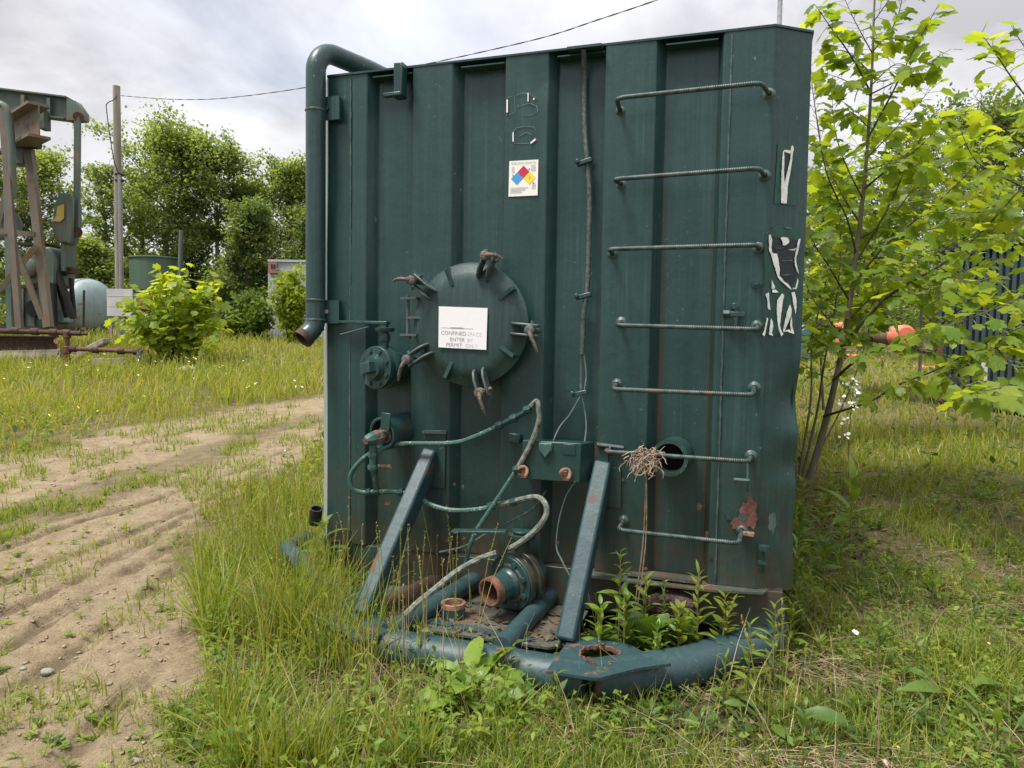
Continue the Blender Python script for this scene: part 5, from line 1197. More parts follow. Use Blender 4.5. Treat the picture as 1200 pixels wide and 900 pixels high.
for i_, (px, py, h_, n_, L_, lab) in enumerate(((932, 704, .26, 26, .11, 'bright leafy weed hugging the tank corner below the paint scab'), (948, 728, .20, 24, .10, 'bright leafy weed just outside the bumper right end'), (930, 655, .30, 30, .12, 'bright tall weed behind the tank corner edge'), (962, 640, .28, 28, .12, 'bright leafy weed between the tank corner and the sapling foot'), (985, 668, .20, 20, .11, 'bright leafy weed below the upright pointed leaf weed'), (925, 770, .20, 24, .09, 'bright leafy weed at the very end of the right bumper arm'), (1005, 720, .14, 18, .08, 'bright low weed above the white daisy'), (970, 600, .30, 30, .12, 'bright leafy weed at the sapling foot'))):
    plant('leafy_weed', lab, px, py, h_, n_, L_, L_ * .24, 'lance', 'pale' if i_ % 2 else 'dock', 140 + i_, up0=.08)
# flowers
M['petal'] = plain('daisy_petal', (.80, .80, .78), (.86, .85, .84), .6, 5, 0); M['eye'] = plain('daisy_eye', (.70, .45, .02), (.82, .6, .05), .7, 60, .3); M['pink'] = plain('clover_pink', (.55, .22, .42), (.70, .42, .60), .7, 40, 0)
def daisy(name, label, px, py, h, r, np_, mp_, seed, tiltx=-.5):
    b = gr(px, py); r_ = random.Random(seed); root = thing(name, label, 'flower', b); tp = b + Vector((r_.uniform(-.02, .02), -.01, h)); ax_ = Vector((r_.uniform(-.3, .3), tiltx, 1)).normalized()
    MB().tube([b, b.lerp(tp, .5) + Vector((.006, 0, 0)), tp], .0016, 5).build('stem', M['stem'], root)
    MB().lathe(tp, ax_, [(.001, -.001), (r * .36, 0), (r * .28, r * .16), (.001, r * .2)], 12).build('flower_centre', M['eye'], root)
    inv = chain(root).inverted(); key = ('petal', r, mp_)
    if key not in PM: PM[key] = leafmesh('petal', r, r * .34, 'paddle', .2, .1, 4); PM[key].materials.append(M[mp_])
    u = ax_.cross(Vector((0, 1, .1))).normalized(); w = ax_.cross(u)
    for k in range(np_):
        a = 6.283 * k / np_; inst('petal', PM[key], None, tp, leafrot(u * math.cos(a) + w * math.sin(a), ax_), r_.uniform(.85, 1.1), root, inv)
    return root
daisy('daisy', 'white daisy with yellow centre in the lawn right of the bumper', 1004, 772, .13, .017, 16, 'petal', 1)
daisy('daisy', 'small white daisy far right in the lawn', 1152, 770, .07, .010, 12, 'petal', 2)
daisy('buttercup', 'yellow flower at the edge of the clay track', 243, 818, .05, .009, 6, 'eye', 3)
daisy('buttercup', 'tiny yellow flower just above its neighbour at the track edge', 241, 806, .04, .006, 6, 'eye', 7)
daisy('buttercup', 'yellow flower at the bottom edge below the bumper right end', 960, 899, .05, .008, 6, 'eye', 4)
daisy('buttercup', 'yellow flower near the lower right corner', 1048, 893, .06, .008, 6, 'eye', 5)
daisy('buttercup', 'yellow flower at the bottom edge beside the clay track', 286, 905, .04, .007, 6, 'eye', 9)
daisy('clover', 'pink clover head at the bottom edge right of the tank', 1031, 915, .07, .013, 14, 'pink', 6)
def cress():
    b = at(1000, 540, 6.0); b.z = float(tz(b.x, b.y)); root = thing('dame_rocket', 'tall white flowered stalk standing beside the sapling trunk', 'flower', b); r_ = random.Random(4)
    tp = at(1000, 452, 6.0); MB().tube([b, b.lerp(tp, .5) + Vector((-.03, 0, 0)), tp], [.006, .005, .003], 6, smooth=3).build('stem', M['stem'], root)
    inv = chain(root).inverted(); pm = leafmesh('petal', .028, .026, 'round', .2, .1, 3); pm.materials.append(M['petal'])
    for (px, py, n) in ((991, 450, 6), (1002, 447, 8), (1003, 456, 10), (1005, 464, 10), (994, 472, 8), (1004, 475, 9), (989, 493, 7), (983, 466, 4), (988, 510, 4)):
        c = at(px, py, 6.0)
        MB().tube([tp.lerp(b, .15), c], .002, 4).build('flower_stalk', M['stem'], root)
        for k in range(n): inst('petal', pm, None, c + Vector((r_.gauss(0, .022), r_.gauss(0, .02), r_.gauss(0, .018))), leafrot((r_.gauss(0, 1), r_.gauss(-.6, .6), r_.gauss(0, .6)), (r_.gauss(0, .5), -1, .6)), r_.uniform(.7, 1.2), root, inv)
cress()
# dead flower head hung over the rung
def deadweed():
    c = TO + TU * tk(758, 536, .16).x + TN * -.17; c.z = tk(758, 536, .16).z
    b = TO + TU * tk(742, 655, .2).x + TN * -.25; b.z = 0.15
    root = thing('dried_vine', 'dead brown vine with a matted head caught on the rung beside the open pipe stub', 'dried plant', b); r_ = random.Random(9)
    for dx in (0, .012): MB().tube([b + Vector((dx, 0, 0)), b.lerp(c, .5) + Vector((.02 + dx, 0, 0)), c - Vector((0, 0, .03))], .0028, 5, smooth=4).build('stalk', plain('vine_brown', (.10, .06, .035), (.25, .17, .10), .9, 40, 0), root)
    m_ = MB()
    for k in range(130):
        a = c + Vector((r_.gauss(0, .030), r_.gauss(0, .02), r_.gauss(-.004, .02))); w_ = [a]; dv = Vector((r_.gauss(0, 1), r_.gauss(0, .7), r_.gauss(-.2, .8))).normalized()
        for j in range(5): dv = (dv + Vector((r_.gauss(0, .5), r_.gauss(0, .4), r_.gauss(-.22, .5)))).normalized(); w_.append(w_[-1] + dv * r_.uniform(.008, .018))
        m_.tube(w_, [.0026, .0024, .0022, .002, .0016, .001], 4, caps=False)
    tag(m_.build('matted_head', plain('vine_pale', (.20, .135, .095), (.44, .34, .26), .9, 60, 0), root), kind='stuff')
deadweed()
# ================================================================== trees
M['bark'] = plain('grey_bark', (.06, .05, .04), (.17, .15, .125), .9, 16, .8, streak=(1, 1, .25)); M['twig'] = plain('dark_twig', (.03, .025, .018), (.09, .075, .055), .85, 30, .3); M['barkl'] = plain('smooth_bark', (.10, .085, .06), (.21, .18, .14), .8, 12, .5, streak=(1, 1, .3))
TL = [leafmat('tree_leaf_a', [(.10, .165, .062), (.165, .245, .085), (.24, .32, .11)], .56, .5, True), leafmat('tree_leaf_b', [(.11, .18, .064), (.18, .265, .088), (.26, .34, .115)], .56, .5, True), leafmat('tree_leaf_c', [(.078, .132, .052), (.13, .20, .068), (.19, .265, .088)], .52, .5, True)]
def leafcloud(name, C, size, r_, mt, tint, parent, droop=.25, up=1.7):
    n = len(C); d = r_.normal(0, 1, (n, 3)); d[:, 2] -= droop; d /= np.linalg.norm(d, axis=1)[:, None]
    nn = r_.normal(0, 1, (n, 3)); nn[:, 2] += up * 1.6; w = np.cross(d, nn); w /= np.linalg.norm(w, axis=1)[:, None] + 1e-9; nv = np.cross(w, d)
    s_ = (size * r_.uniform(.6, 1.35, n))[:, None]
    V = np.stack([C, C + d * s_ * .45 + w * s_ * .34 + nv * s_ * .08, C + d * s_, C + d * s_ * .45 - w * s_ * .34 + nv * s_ * .08], 1)
    F = np.array([(0, 1, 2, 3)])[None] + (np.arange(n) * 4)[:, None, None]
    o = npmesh(name, V.reshape(-1, 3), F.reshape(-1, 4), mt, {'tint': np.repeat(tint, 4)}, parent=parent)
    return tag(o, kind='stuff')
def tree(name, label, px, Y, top, half, cbot, nleaf, size, mi, seed, lean=0.0, trunk=.16, nl=26, dens=.085, group=None, flat_=.8, prof=None, sweep=1.0):
    r_ = random.Random(seed); R_ = np.random.default_rng(seed)
    b = at(px, 400, Y); b.z = float(tz(b.x, Y)) - .1; tp = at(px, top, Y); Hh = tp.z - b.z; Rr = half * Y / FPX; cb = max(.04, (at(px, cbot, Y).z - b.z) / Hh)
    root = thing(name, label, 'tree', b, 0, group)
    sp_, _ = spline([b, b + Vector((lean * .25 * Hh + r_.uniform(-.2, .2), r_.uniform(-.2, .2), Hh * .35)), b + Vector((lean * .6 * Hh, r_.uniform(-.3, .3), Hh * .7)), b + Vector((lean * Hh, 0, Hh * .97))], 5)
    k = len(sp_); m_ = MB().tube(sp_, [trunk * (1 - .9 * i / (k - 1)) + .01 for i in range(k)], 8)
    C = []; T_ = []
    for i in range(nl):
        f_ = cb + (1 - cb) * (i + r_.random()) / nl * .97; q = f_ * (k - 1); j = min(k - 2, int(q)); s_ = sp_[j].lerp(sp_[j + 1], q - j)
        u = (f_ - cb) / (1 - cb); pr = (math.sin(math.pi * (.12 + .80 * u)) ** .75) if prof is None else prof(u)
        L = Rr * pr * r_.uniform(.65, 1.12); a = i * 2.4 + r_.uniform(-.5, .5); el = r_.uniform(.05, .5) + .55 * u
        d = Vector((math.cos(a) * math.cos(el), math.sin(a) * math.cos(el) * flat_, math.sin(el)))
        d = (d + Vector((.22, 0, .42)) * u * sweep).normalized()
        e_ = s_ + d * L; mid = s_.lerp(e_, .5) + Vector((0, 0, -.06 * L))
        m_.tube([s_, mid, e_], [trunk * .36 * (1 - .7 * f_) + .008, trunk * .2 * (1 - .7 * f_) + .006, .006], 5, caps=False)
        ct = r_.gauss(.5, .16)
        for t in range(8):
            g = r_.uniform(.25, 1.0); c0_ = s_.lerp(mid, g * 2) if g < .5 else mid.lerp(e_, g * 2 - 1)
            a2 = r_.uniform(0, 6.28); e2 = c0_ + Vector((math.cos(a2), math.sin(a2), r_.uniform(-.1, .8))).normalized() * L * r_.uniform(.22, .42)
            m_.tube([c0_, e2], [.010 + trunk * .04, .004], 4, caps=False); nn = max(4, int(nleaf / nl / 8 * r_.uniform(.6, 1.4)))
            g_ = R_.random(nn) ** .6; P_ = np.array(c0_)[None] * (1 - g_)[:, None] + np.array(e2)[None] * g_[:, None]
            C.append(P_ + R_.normal(0, 1, (nn, 3)) * Rr * dens * np.array([1, 1, .75])); T_.append(np.clip(R_.normal(ct, .17, nn), 0, 1))
    m_.build('trunk', M['bark'], root)
    C = np.concatenate(C); leafcloud('crown', C - np.array(b)[None], size, R_, TL[mi], np.concatenate(T_), root)
    return root
tree('broadleaf_tree', 'tall wind blown green tree standing behind the utility pole', 196, 36, 175, 82, 300, 17212, .17, 1, 3, lean=.03, nl=34)
tree('broadleaf_tree', 'slim leaning tree top right of the tallest tree', 262, 37, 188, 56, 290, 9180, .17, 0, 4, lean=-.05, nl=26)
tree('poplar_tree', 'open leaning tree with sky showing through, left of the utility pole', 128, 35, 204, 46, 330, 4131, .17, 0, 5, lean=-.05, nl=20, dens=.075)
tree('broadleaf_tree', 'dense tree behind the oil pump', 48, 38, 194, 66, 330, 12622, .17, 1, 6, nl=28)
tree('broadleaf_tree', 'green tree half hidden at the left edge behind the pump beam', -20, 36, 187, 60, 330, 9180, .17, 0, 16, nl=24)
tree('broadleaf_tree', 'bright tree immediately left of the tank vent pipe', 338, 38, 210, 62, 330, 14917, .17, 1, 7, nl=30, prof=lambda u: .75 + .4 * math.sin(math.pi * u) - .35 * u)
tree('broadleaf_tree', 'dark dense tree over the grey container', 292, 33, 254, 60, 378, 12622, .17, 2, 8, nl=28, prof=lambda u: .95 - .45 * u)
tree('broadleaf_tree', 'low dark tree behind the green steel vat', 228, 40, 272, 62, 385, 9180, .17, 2, 9, nl=26, prof=lambda u: .95 - .5 * u)
tree('broadleaf_tree', 'low leafy tree between the pump and the utility pole', 108, 33, 297, 50, 370, 6885, .17, 1, 10, nl=22, prof=lambda u: .9 - .4 * u)
tree('broadleaf_tree', 'dark shaded tree behind the tank vent pipe', 372, 34, 262, 58, 380, 10327, .17, 2, 11, nl=26, prof=lambda u: .95 - .4 * u)
tree('broadleaf_tree', 'dark distant tree showing above the sapling near the right edge', 1150, 30, 148, 95, 330, 14917, .17, 2, 12, nl=30)
tree('broadleaf_tree', 'distant round tree behind the right side of the sapling', 1055, 34, 190, 85, 350, 12622, .17, 0, 13, nl=28)
tree('broadleaf_tree', 'distant tree beside the upper right corner of the tank', 965, 36, 227, 75, 360, 10327, .17, 0, 14, nl=26)
tree('broadleaf_tree', 'far right tree mostly outside the picture', 1270, 27, 160, 100, 350, 10327, .17, 2, 15, nl=26)
tree('undergrowth_tree', 'low bushy tree behind the orange capped pipes', 1010, 31, 307, 110, 395, 10327, .17, 0, 17, nl=26, prof=lambda u: .95 - .5 * u)
tree('undergrowth_tree', 'low bushy tree behind the dark ribbed tank', 1130, 26, 277, 110, 395, 10327, .17, 1, 18, nl=26, prof=lambda u: .95 - .5 * u)
tree('broadleaf_tree', 'pale green tree filling the gap right of the utility pole, lower than the tallest tree', 168, 39, 215, 50, 350, 6500, .17, 1, 21, nl=24)
tree('broadleaf_tree', 'mid green tree between the tallest tree and the vent pipe', 292, 39, 222, 52, 350, 7500, .17, 1, 22, nl=26)
# far wood closing the horizon
def wood():
    R_ = np.random.default_rng(44); C = []; T_ = []
    for k in range(120):
        Y = R_.uniform(46, 62); x = R_.uniform(-1.05, 1.1) * Y; h = R_.uniform(4.0, 6.5) * (1 if x < 0 else 1.1); z0 = float(tz0(x, Y)); n = 260
        c = R_.normal(0, 1, (n, 3)); c /= np.linalg.norm(c, axis=1)[:, None]; c *= (R_.random(n) ** .4)[:, None]
        C.append(np.array([x, Y, z0 + h * .45]) + c * np.array([3.2, 2.5, h * .55])); T_.append(np.clip(R_.normal(R_.uniform(.3, .7), .15, n), 0, 1))
    o = leafcloud('far_wood', np.concatenate(C), .6, R_, TL[2], np.concatenate(T_), None); tag(o, 'far belt of dark trees closing the view', 'wood', kind='stuff')
wood()
def bush(name, label, px, py, top, half, n, size, mt, seed, Y=None):
    R_ = np.random.default_rng(seed); r_ = random.Random(seed); b = gr(px, py) if Y is None else at(px, py, Y); b.z = float(tz(b.x, b.y)); Hh = at(px, top, b.y).z - b.z; Rr = half * b.y / FPX
    root = thing(name, label, 'bush', b); m_ = MB(); C = []; T_ = []
    for i in range(16):
        a = r_.uniform(0, 6.28); L = r_.uniform(.3, 1); e_ = b + Vector((math.cos(a) * Rr * L, math.sin(a) * Rr * L, Hh * (1.02 - .5 * L * L) * r_.uniform(.7, 1)))
        m_.tube([b, b.lerp(e_, .5) + Vector((0, 0, .1 * Hh)), e_], [.02, .013, .005], 5, caps=False); k = n // 16; g = R_.random(k) ** .55; ct = r_.gauss(.5, .15)
        C.append(np.array(b)[None] * (1 - g)[:, None] + np.array(e_)[None] * g[:, None] + R_.normal(0, 1, (k, 3)) * Rr * .17); T_.append(np.clip(R_.normal(ct, .2, k), 0, 1))
    m_.build('stems', M['twig'], root); C = np.concatenate(C); C[:, 2] = np.maximum(C[:, 2], b.z + .05)
    leafcloud('foliage', C - np.array(b)[None], size, R_, mt, np.concatenate(T_), root, up=1.2); return root
LBR = leafmat('bush_leaf', [(.06, .12, .018), (.10, .17, .022), (.15, .22, .03)], .42, .45, True)
bush('shrub', 'dull green shrub left of the grey container', 290, 384, 340, 34, 3400, .17, LBR, 3, Y=26.5)
bush('shrub', 'bright loose shrub growing in front of the grey container', 343, 388, 300, 25, 2600, .17, leafmat('shrub_leaf', [(.16, .25, .028), (.22, .31, .034), (.29, .37, .045)], .5, .45, True), 4, Y=25.5)
bush('shrub', 'leafy shrub at the foot of the oil pump', 28, 392, 360, 40, 1500, .15, LBR, 5)
bush('shrub', 'low shrub between the oil pump and the utility pole', 112, 386, 366, 34, 900, .15, LBR, 6)

# ------------------------------------------------------------------ saplings with big lobed leaves
SYC = leafmat('sycamore_leaf', [(.15, .26, .030), (.21, .32, .037), (.27, .37, .045), (.33, .40, .06)], .6, .40)
SYCA = leafmat('sycamore_foliage', [(.145, .245, .030), (.20, .30, .037), (.26, .35, .045)], .6, .42, True)
PALM = [palmate('leaf', 1.0, s, c) for s, c in ((1, .2), (2, .5), (3, .8), (4, .35), (5, 1.1), (6, .6))]
for me in PALM: me.materials.append(SYC)
SYCB = leafmat('bush_lobed_leaf', [(.20, .31, .030), (.27, .37, .036), (.34, .42, .05)], .58, .42); SYCBA = leafmat('bush_lobed_foliage', [(.20, .31, .030), (.27, .37, .036), (.34, .42, .05)], .58, .42, True)
PALB = [palmate('leaf', 1.0, s, c) for s, c in ((1, .2), (2, .5), (3, .8), (4, .35), (5, 1.1), (6, .6))]
for me in PALB: me.materials.append(SYCB)
PALN = [(np.array([v.co[:] for v in me.vertices]), np.array([p.vertices[:] for p in me.polygons])) for me in PALM]
def sapling(name, label, base, stems, branches, size, seed, step=.085, nobj=295, spread=.10, cat='sapling', tip=.3, barkm='barkl', palm=None, fol=None):
    """stems / branches: lists of points (px, py, depth); leaves hang along the branches"""
    r_ = random.Random(seed); b = base; root = thing(name, label, cat, b); inv = chain(root).inverted(); spots = []
    for st, rr in stems:
        pts, _ = spline([at(*q) for q in st], 6); k = len(pts)
        MB().tube(pts, [rr * (1 - .82 * i / (k - 1)) for i in range(k)], 9).build('trunk' if rr > .02 else 'stem', M[barkm], root)
    for br, rr, lf in branches:
        pts, _ = spline([at(*q) for q in br], 6); k = len(pts)
        MB().tube(pts, [rr * (1 - .8 * i / (k - 1)) for i in range(k)], 6).build('branch', M['twig'], root)
        L = sum((q - p_).length for p_, q in zip(pts[:-1], pts[1:])); s_ = L * lf; acc = 0; nxt = s_; side_ = 1
        for i in range(k - 1):
            seg = (pts[i + 1] - pts[i]).length
            while nxt <= acc + seg + 1e-6:
                p_ = pts[i].lerp(pts[i + 1], (nxt - acc) / (seg + 1e-9)); t = (pts[i + 1] - pts[i]).normalized()
                lat = t.cross(Vector((0, 0, 1))); lat = (lat.normalized() if lat.length > .1 else Vector((r_.gauss(0, 1), r_.gauss(0, 1), 0)).normalized()) * side_; side_ = -side_
                dd = (lat * r_.uniform(.6, 1.2) + t * r_.uniform(.1, .9) + Vector((r_.gauss(0, .25), r_.gauss(0, .35), r_.gauss(-.05, .35)))).normalized(); pl_ = r_.uniform(.3, 1.3) * spread
                spots.append((p_ + dd * pl_, dd, size * r_.uniform(.55, 1.25), p_)); nxt += step * r_.uniform(.5, 1.4)
            acc += seg
    spots.sort(key=lambda q: (q[0] - CP).length / q[2]); pet = MB()
    VV = []; FF = []; TT = []; nv = 0
    for i, (c, d, s_, p_) in enumerate(spots):
        if (c - TO).dot(TN) > -.02 and -.1 < (c - TO).dot(TU) < 2.42: continue
        u = Vector((r_.gauss(0, .35), r_.gauss(-.25, .35), 1)); dl_ = (d + Vector((0, 0, r_.uniform(-.75, .05)))).normalized(); R_ = leafrot(dl_, u, r_.gauss(0, .25))
        pet.tube([p_, c], .0016 + size * .004, 3, caps=False)
        j = r_.randrange(len(PALM))
        if i < nobj: inst('leaf', (palm or PALM)[j], None, c, R_, s_, root, inv)
        else:
            V0, F0 = PALN[j]; Mx = np.array(R_) * s_; VV.append(V0 @ Mx.T + np.array(c - b)); FF.append(F0 + nv); TT += [r_.random()] * len(V0); nv += len(V0)
    tag(pet.build('leaf_stalks', M['stem'], root), kind='stuff')
    if VV: tag(npmesh('foliage', np.concatenate(VV), np.concatenate(FF), fol or SYCA, {'tint': TT}, parent=root), kind='stuff')
    return root
Yp = 6.4
b1_ = at(948, 562, Yp); b1_.z = float(tz(b1_.x, Yp)) - .02
BR = []
def br(pts, r=.010, lf=.25): BR.append((pts, r, lf))
br([(984, 408, 6.3), (1040, 348, 6.0), (1100, 312, 5.8), (1150, 272, 5.6), (1195, 222, 5.4)], .016, .2)
br([(999, 335, 6.35), (1035, 290, 6.2), (1085, 248, 6.0), (1125, 212, 5.9), (1165, 168, 5.8)], .012)
br([(976, 446, 6.3), (1010, 418, 6.1), (1060, 398, 5.8), (1105, 378, 5.5), (1160, 330, 5.3)], .014, .2)
br([(965, 488, 6.3), (1020, 470, 5.9), (1050, 452, 5.6), (1100, 432, 5.3), (1160, 400, 5.1), (1205, 380, 5.0)], .012, .3)
br([(1100, 432, 5.3), (1120, 445, 5.0), (1150, 462, 4.7), (1185, 470, 4.6)], .008, .2)
br([(1004, 300, 6.4), (992, 255, 6.3), (968, 200, 6.2), (953, 110, 6.15), (950, 70, 6.1)], .010, .2)
br([(1018, 160, 6.35), (1045, 110, 6.3), (1070, 60, 6.2), (1100, 5, 6.2)], .010, .15)
br([(1012, 222, 6.4), (1045, 195, 6.2), (1080, 170, 6.1), (1110, 135, 6.0)], .010, .15)
br([(1021, 110, 6.35), (1000, 70, 6.3), (972, 30, 6.2), (955, 5, 6.2)], .009, .1)
br([(1023, 60, 6.35), (1050, 25, 6.3), (1060, -20, 6.3)], .008, .0); br([(1020, 85, 6.35), (990, 60, 6.5), (960, 62, 6.6)], .008, .1)
br([(1008, 262, 6.4), (985, 225, 6.6), (965, 180, 6.8), (958, 140, 6.8)], .009, .1)
br([(1006, 280, 6.4), (1040, 260, 6.6), (1075, 215, 6.8), (1100, 190, 7)], .009, .1)
br([(995, 352, 6.4), (970, 310, 6.3), (952, 280, 6.2), (942, 230, 6.2)], .009, .1)
br([(990, 380, 6.4), (1020, 350, 6.7), (1060, 320, 7.0), (1090, 300, 7.2)], .009, .1)
br([(1000, 322, 6.4), (1030, 320, 6.1), (1060, 300, 5.9), (1090, 270, 5.8)], .009, .1)
br([(1003, 308, 6.4), (1040, 245, 6.5), (1060, 200, 6.5), (1085, 150, 6.5)], .009, .15)
br([(980, 425, 6.35), (1010, 380, 6.5), (1030, 340, 6.6), (1045, 300, 6.6)], .008, .2)
br([(990, 395, 6.4), (968, 372, 6.2), (950, 345, 6.1), (940, 320, 6.05)], .007, .1); br([(985, 415, 6.35), (966, 405, 6.2), (948, 392, 6.1)], .006, .1); br([(1012, 235, 6.4), (990, 190, 6.3), (978, 150, 6.3), (975, 110, 6.3)], .007, .1)
br([(1016, 185, 6.4), (1050, 150, 6.6), (1095, 100, 6.8)], .007, .1); br([(1021, 110, 6.35), (1060, 90, 6.2), (1110, 60, 6.1)], .007, .15); br([(1040, 348, 6.0), (1080, 345, 5.7), (1120, 340, 5.5)], .006, .1); br([(1100, 312, 5.8), (1130, 330, 5.5), (1170, 330, 5.3)], .006, .1)
br([(1060, 398, 5.8), (1085, 415, 5.6), (1120, 418, 5.4)], .006, .1); br([(1085, 248, 6.0), (1130, 250, 5.8), (1180, 245, 5.7)], .006, .1); br([(1160, 400, 5.1), (1185, 425, 4.9), (1215, 450, 4.8)], .006, .1)
br([(1020, 112, 6.35), (992, 95, 6.2), (965, 85, 6.1)], .006, .1); br([(1022, 62, 6.35), (1002, 25, 6.2), (985, -12, 6.1)], .006, .05); br([(1024, 25, 6.35), (1045, -5, 6.2), (1060, -30, 6.2)], .005, .0); br([(1023, 45, 6.35), (1050, 45, 6.5), (1085, 30, 6.6)], .006, .1)
br([(1018, 150, 6.35), (995, 130, 6.5), (965, 130, 6.6)], .006, .1); br([(1021, 100, 6.35), (1050, 75, 6.1), (1075, 85, 6.0)], .006, .1); br([(1014, 200, 6.4), (1050, 190, 6.1), (1085, 195, 6.0)], .006, .1)
ST = [([(948, 562, Yp), (962, 515, 6.4), (976, 460, 6.35), (988, 405, 6.4), (998, 340, 6.4), (1008, 260, 6.4), (1015, 190, 6.4), (1021, 100, 6.4), (1024, 20, 6.35), (1027, -40, 6.3)], .033),
      ([(940, 560, 6.5), (958, 480, 6.5), (966, 425, 6.5), (980, 350, 6.55), (985, 280, 6.6), (975, 200, 6.6)], .013), ([(936, 555, 6.6), (950, 470, 6.6), (952, 400, 6.7), (968, 330, 6.7), (990, 260, 6.8)], .012), ([(944, 560, 6.5), (990, 470, 6.8), (1015, 400, 7.0), (1030, 330, 7.1)], .010)]
for st in ST[1:]:
    q = st[0]; BR.append((q[2:], .005, .1))
sapling('sycamore_sapling', 'tall young tree with big lobed leaves and leaning trunk growing right of the tank', b1_, ST, BR, .130, 5, step=.029, spread=.09)
BR2 = []
def br2(pts, r=.009, lf=.12): BR2.append((pts, r, lf))
bx_ = at(1330, 560, 6.0); bx_.z = float(tz(bx_.x, 6.0)) - .02
S2 = [([(1330, 560, 6.0), (1318, 420, 5.9), (1300, 280, 5.9), (1285, 140, 5.9), (1275, -20, 5.9)], .035)]
br2([(1302, 300, 5.9), (1250, 300, 5.6), (1200, 345, 5.3), (1150, 368, 5.1), (1095, 388, 5.0)], .012); br2([(1290, 200, 5.9), (1245, 150, 5.6), (1200, 110, 5.4), (1165, 60, 5.3), (1150, 40, 5.3)], .010)
br2([(1298, 260, 5.9), (1240, 240, 5.7), (1190, 215, 5.6), (1145, 190, 5.5), (1125, 150, 5.5)], .010); br2([(1310, 370, 5.9), (1250, 380, 5.6), (1190, 400, 5.3), (1150, 415, 5.1), (1115, 440, 5.0)], .010)
br2([(1288, 170, 5.9), (1240, 90, 5.8), (1205, 60, 5.7), (1185, 30, 5.7)], .009); br2([(1296, 240, 5.9), (1250, 225, 6.1), (1200, 180, 6.2), (1165, 130, 6.2)], .009)
br2([(1306, 330, 5.9), (1250, 320, 6.1), (1205, 290, 6.2), (1160, 265, 6.2), (1120, 255, 6.2)], .009); br2([(1300, 290, 5.9), (1240, 275, 6.0), (1190, 250, 6.0), (1150, 235, 6.0)], .009)
br2([(1312, 400, 5.9), (1260, 420, 5.5), (1215, 445, 5.0), (1170, 455, 4.6), (1130, 462, 4.5)], .009, .3); br2([(1292, 210, 5.9), (1235, 190, 5.9), (1185, 160, 5.9), (1140, 110, 5.9)], .008)
br2([(1318, 420, 5.9), (1270, 400, 6.3), (1220, 370, 6.5), (1170, 350, 6.6), (1120, 330, 6.7)], .008)
for k_, (a_, b_, c_) in enumerate((((1300, 280, 5.9), (1350, 240, 6.0), (1420, 215, 6.1)), ((1290, 190, 5.9), (1340, 140, 6.1), (1390, 110, 6.3)), ((1283, 120, 5.9), (1250, 70, 6.1), (1235, 20, 6.2)), ((1280, 70, 5.9), (1330, 20, 5.8), (1360, -20, 5.8)), ((1276, 10, 5.9), (1250, -30, 5.9), (1240, -60, 5.9)), ((1310, 360, 5.9), (1370, 330, 5.8), (1430, 320, 5.8)), ((1277, 0, 5.9), (1290, -40, 5.9), (1310, -70, 5.9)))): br2([a_, b_, c_], .008, .1)
sapling('sycamore_sapling', 'leafy sapling reaching in over the right edge of the picture', bx_, S2, BR2, .128, 6, step=.036, spread=.09)
# a thinner one further back
b3_ = at(1075, 470, 9.5); b3_.z = float(tz(b3_.x, 9.5)) - .02
r_ = random.Random(3); BR3 = []
for k in range(34):
    t = .34 + .64 * k / 34; y0 = 470 - 330 * t; x0 = 1075 + 12 * math.sin(t * 4); s_ = (-1) ** k; L = (50 + 60 * math.sin(math.pi * t)) * r_.uniform(.7, 1.2)
    BR3.append(([(x0, y0, 9.5), (x0 + s_ * L * .5, y0 - 18, 9.5 + r_.uniform(-.5, .5)), (x0 + s_ * L, y0 - 26 - 20 * r_.random(), 9.5 + r_.uniform(-.9, .9))], .007, .12))
sapling('sycamore_sapling', 'thin sapling standing behind the leaning trunk, in front of the orange capped pipes', b3_, [([(1075, 470, 9.5), (1080, 380, 9.5), (1075, 290, 9.5), (1068, 210, 9.5), (1075, 140, 9.5)], .022)], BR3, .15, 7, step=.065, spread=.10)
b5_ = at(965, 480, 9.0); b5_.z = float(tz(b5_.x, 9.0)) - .02; BR5 = []
for k in range(26):
    t = .10 + .88 * k / 26; y0 = 480 - 270 * t; x0 = 965 + 8 * math.sin(t * 5); s_ = (-1) ** k; L = (30 + 35 * math.sin(math.pi * t)) * r_.uniform(.7, 1.2)
    BR5.append(([(x0, y0, 9.0), (x0 + s_ * L * .5, y0 - 14, 9.0 + r_.uniform(-.4, .4)), (x0 + s_ * L, y0 - 20 - 20 * r_.random(), 9.0 + r_.uniform(-.7, .7))], .006, .1))
sapling('sycamore_sapling', 'bushy young sapling close behind the right corner of the tank', b5_, [([(965, 480, 9.0), (962, 400, 9.0), (968, 300, 9.0), (965, 210, 9.0)], .018)], BR5, .15, 8, step=.065, spread=.10)
# yellow-green bush in the meadow
b4_ = gr(206, 428); b4_.z = float(tz(b4_.x, b4_.y)); Yb = b4_.y; BR4 = []; S4 = []
r_ = random.Random(12)
for k in range(24):
    a = r_.uniform(-1, 1); tx = 206 + a * 66 + r_.uniform(-10, 10); ty = 310 + 62 * abs(a) ** 1.7 + r_.uniform(-4, 18); dY = r_.uniform(-.7, .7)
    S4.append(([(206 + a * 6, 428, Yb), (206 + a * 30, 388, Yb + dY * .5), (tx, ty, Yb + dY)], .011))
    BR4.append(([(206 + a * 12, 420, Yb), (206 + a * 36, 385, Yb + dY * .6), (tx, ty, Yb + dY)], .006, .1))
    for q in range(3):
        f_ = r_.uniform(.3, .85); cx, cy = 206 + a * 6 + (tx - 206 - a * 6) * f_, 428 + (ty - 428) * f_
        BR4.append(([(cx, cy, Yb + dY * f_), (cx + r_.uniform(-28, 28), cy - r_.uniform(2, 20), Yb + dY + r_.uniform(-.4, .4))], .004, .15))
SYC_old = None
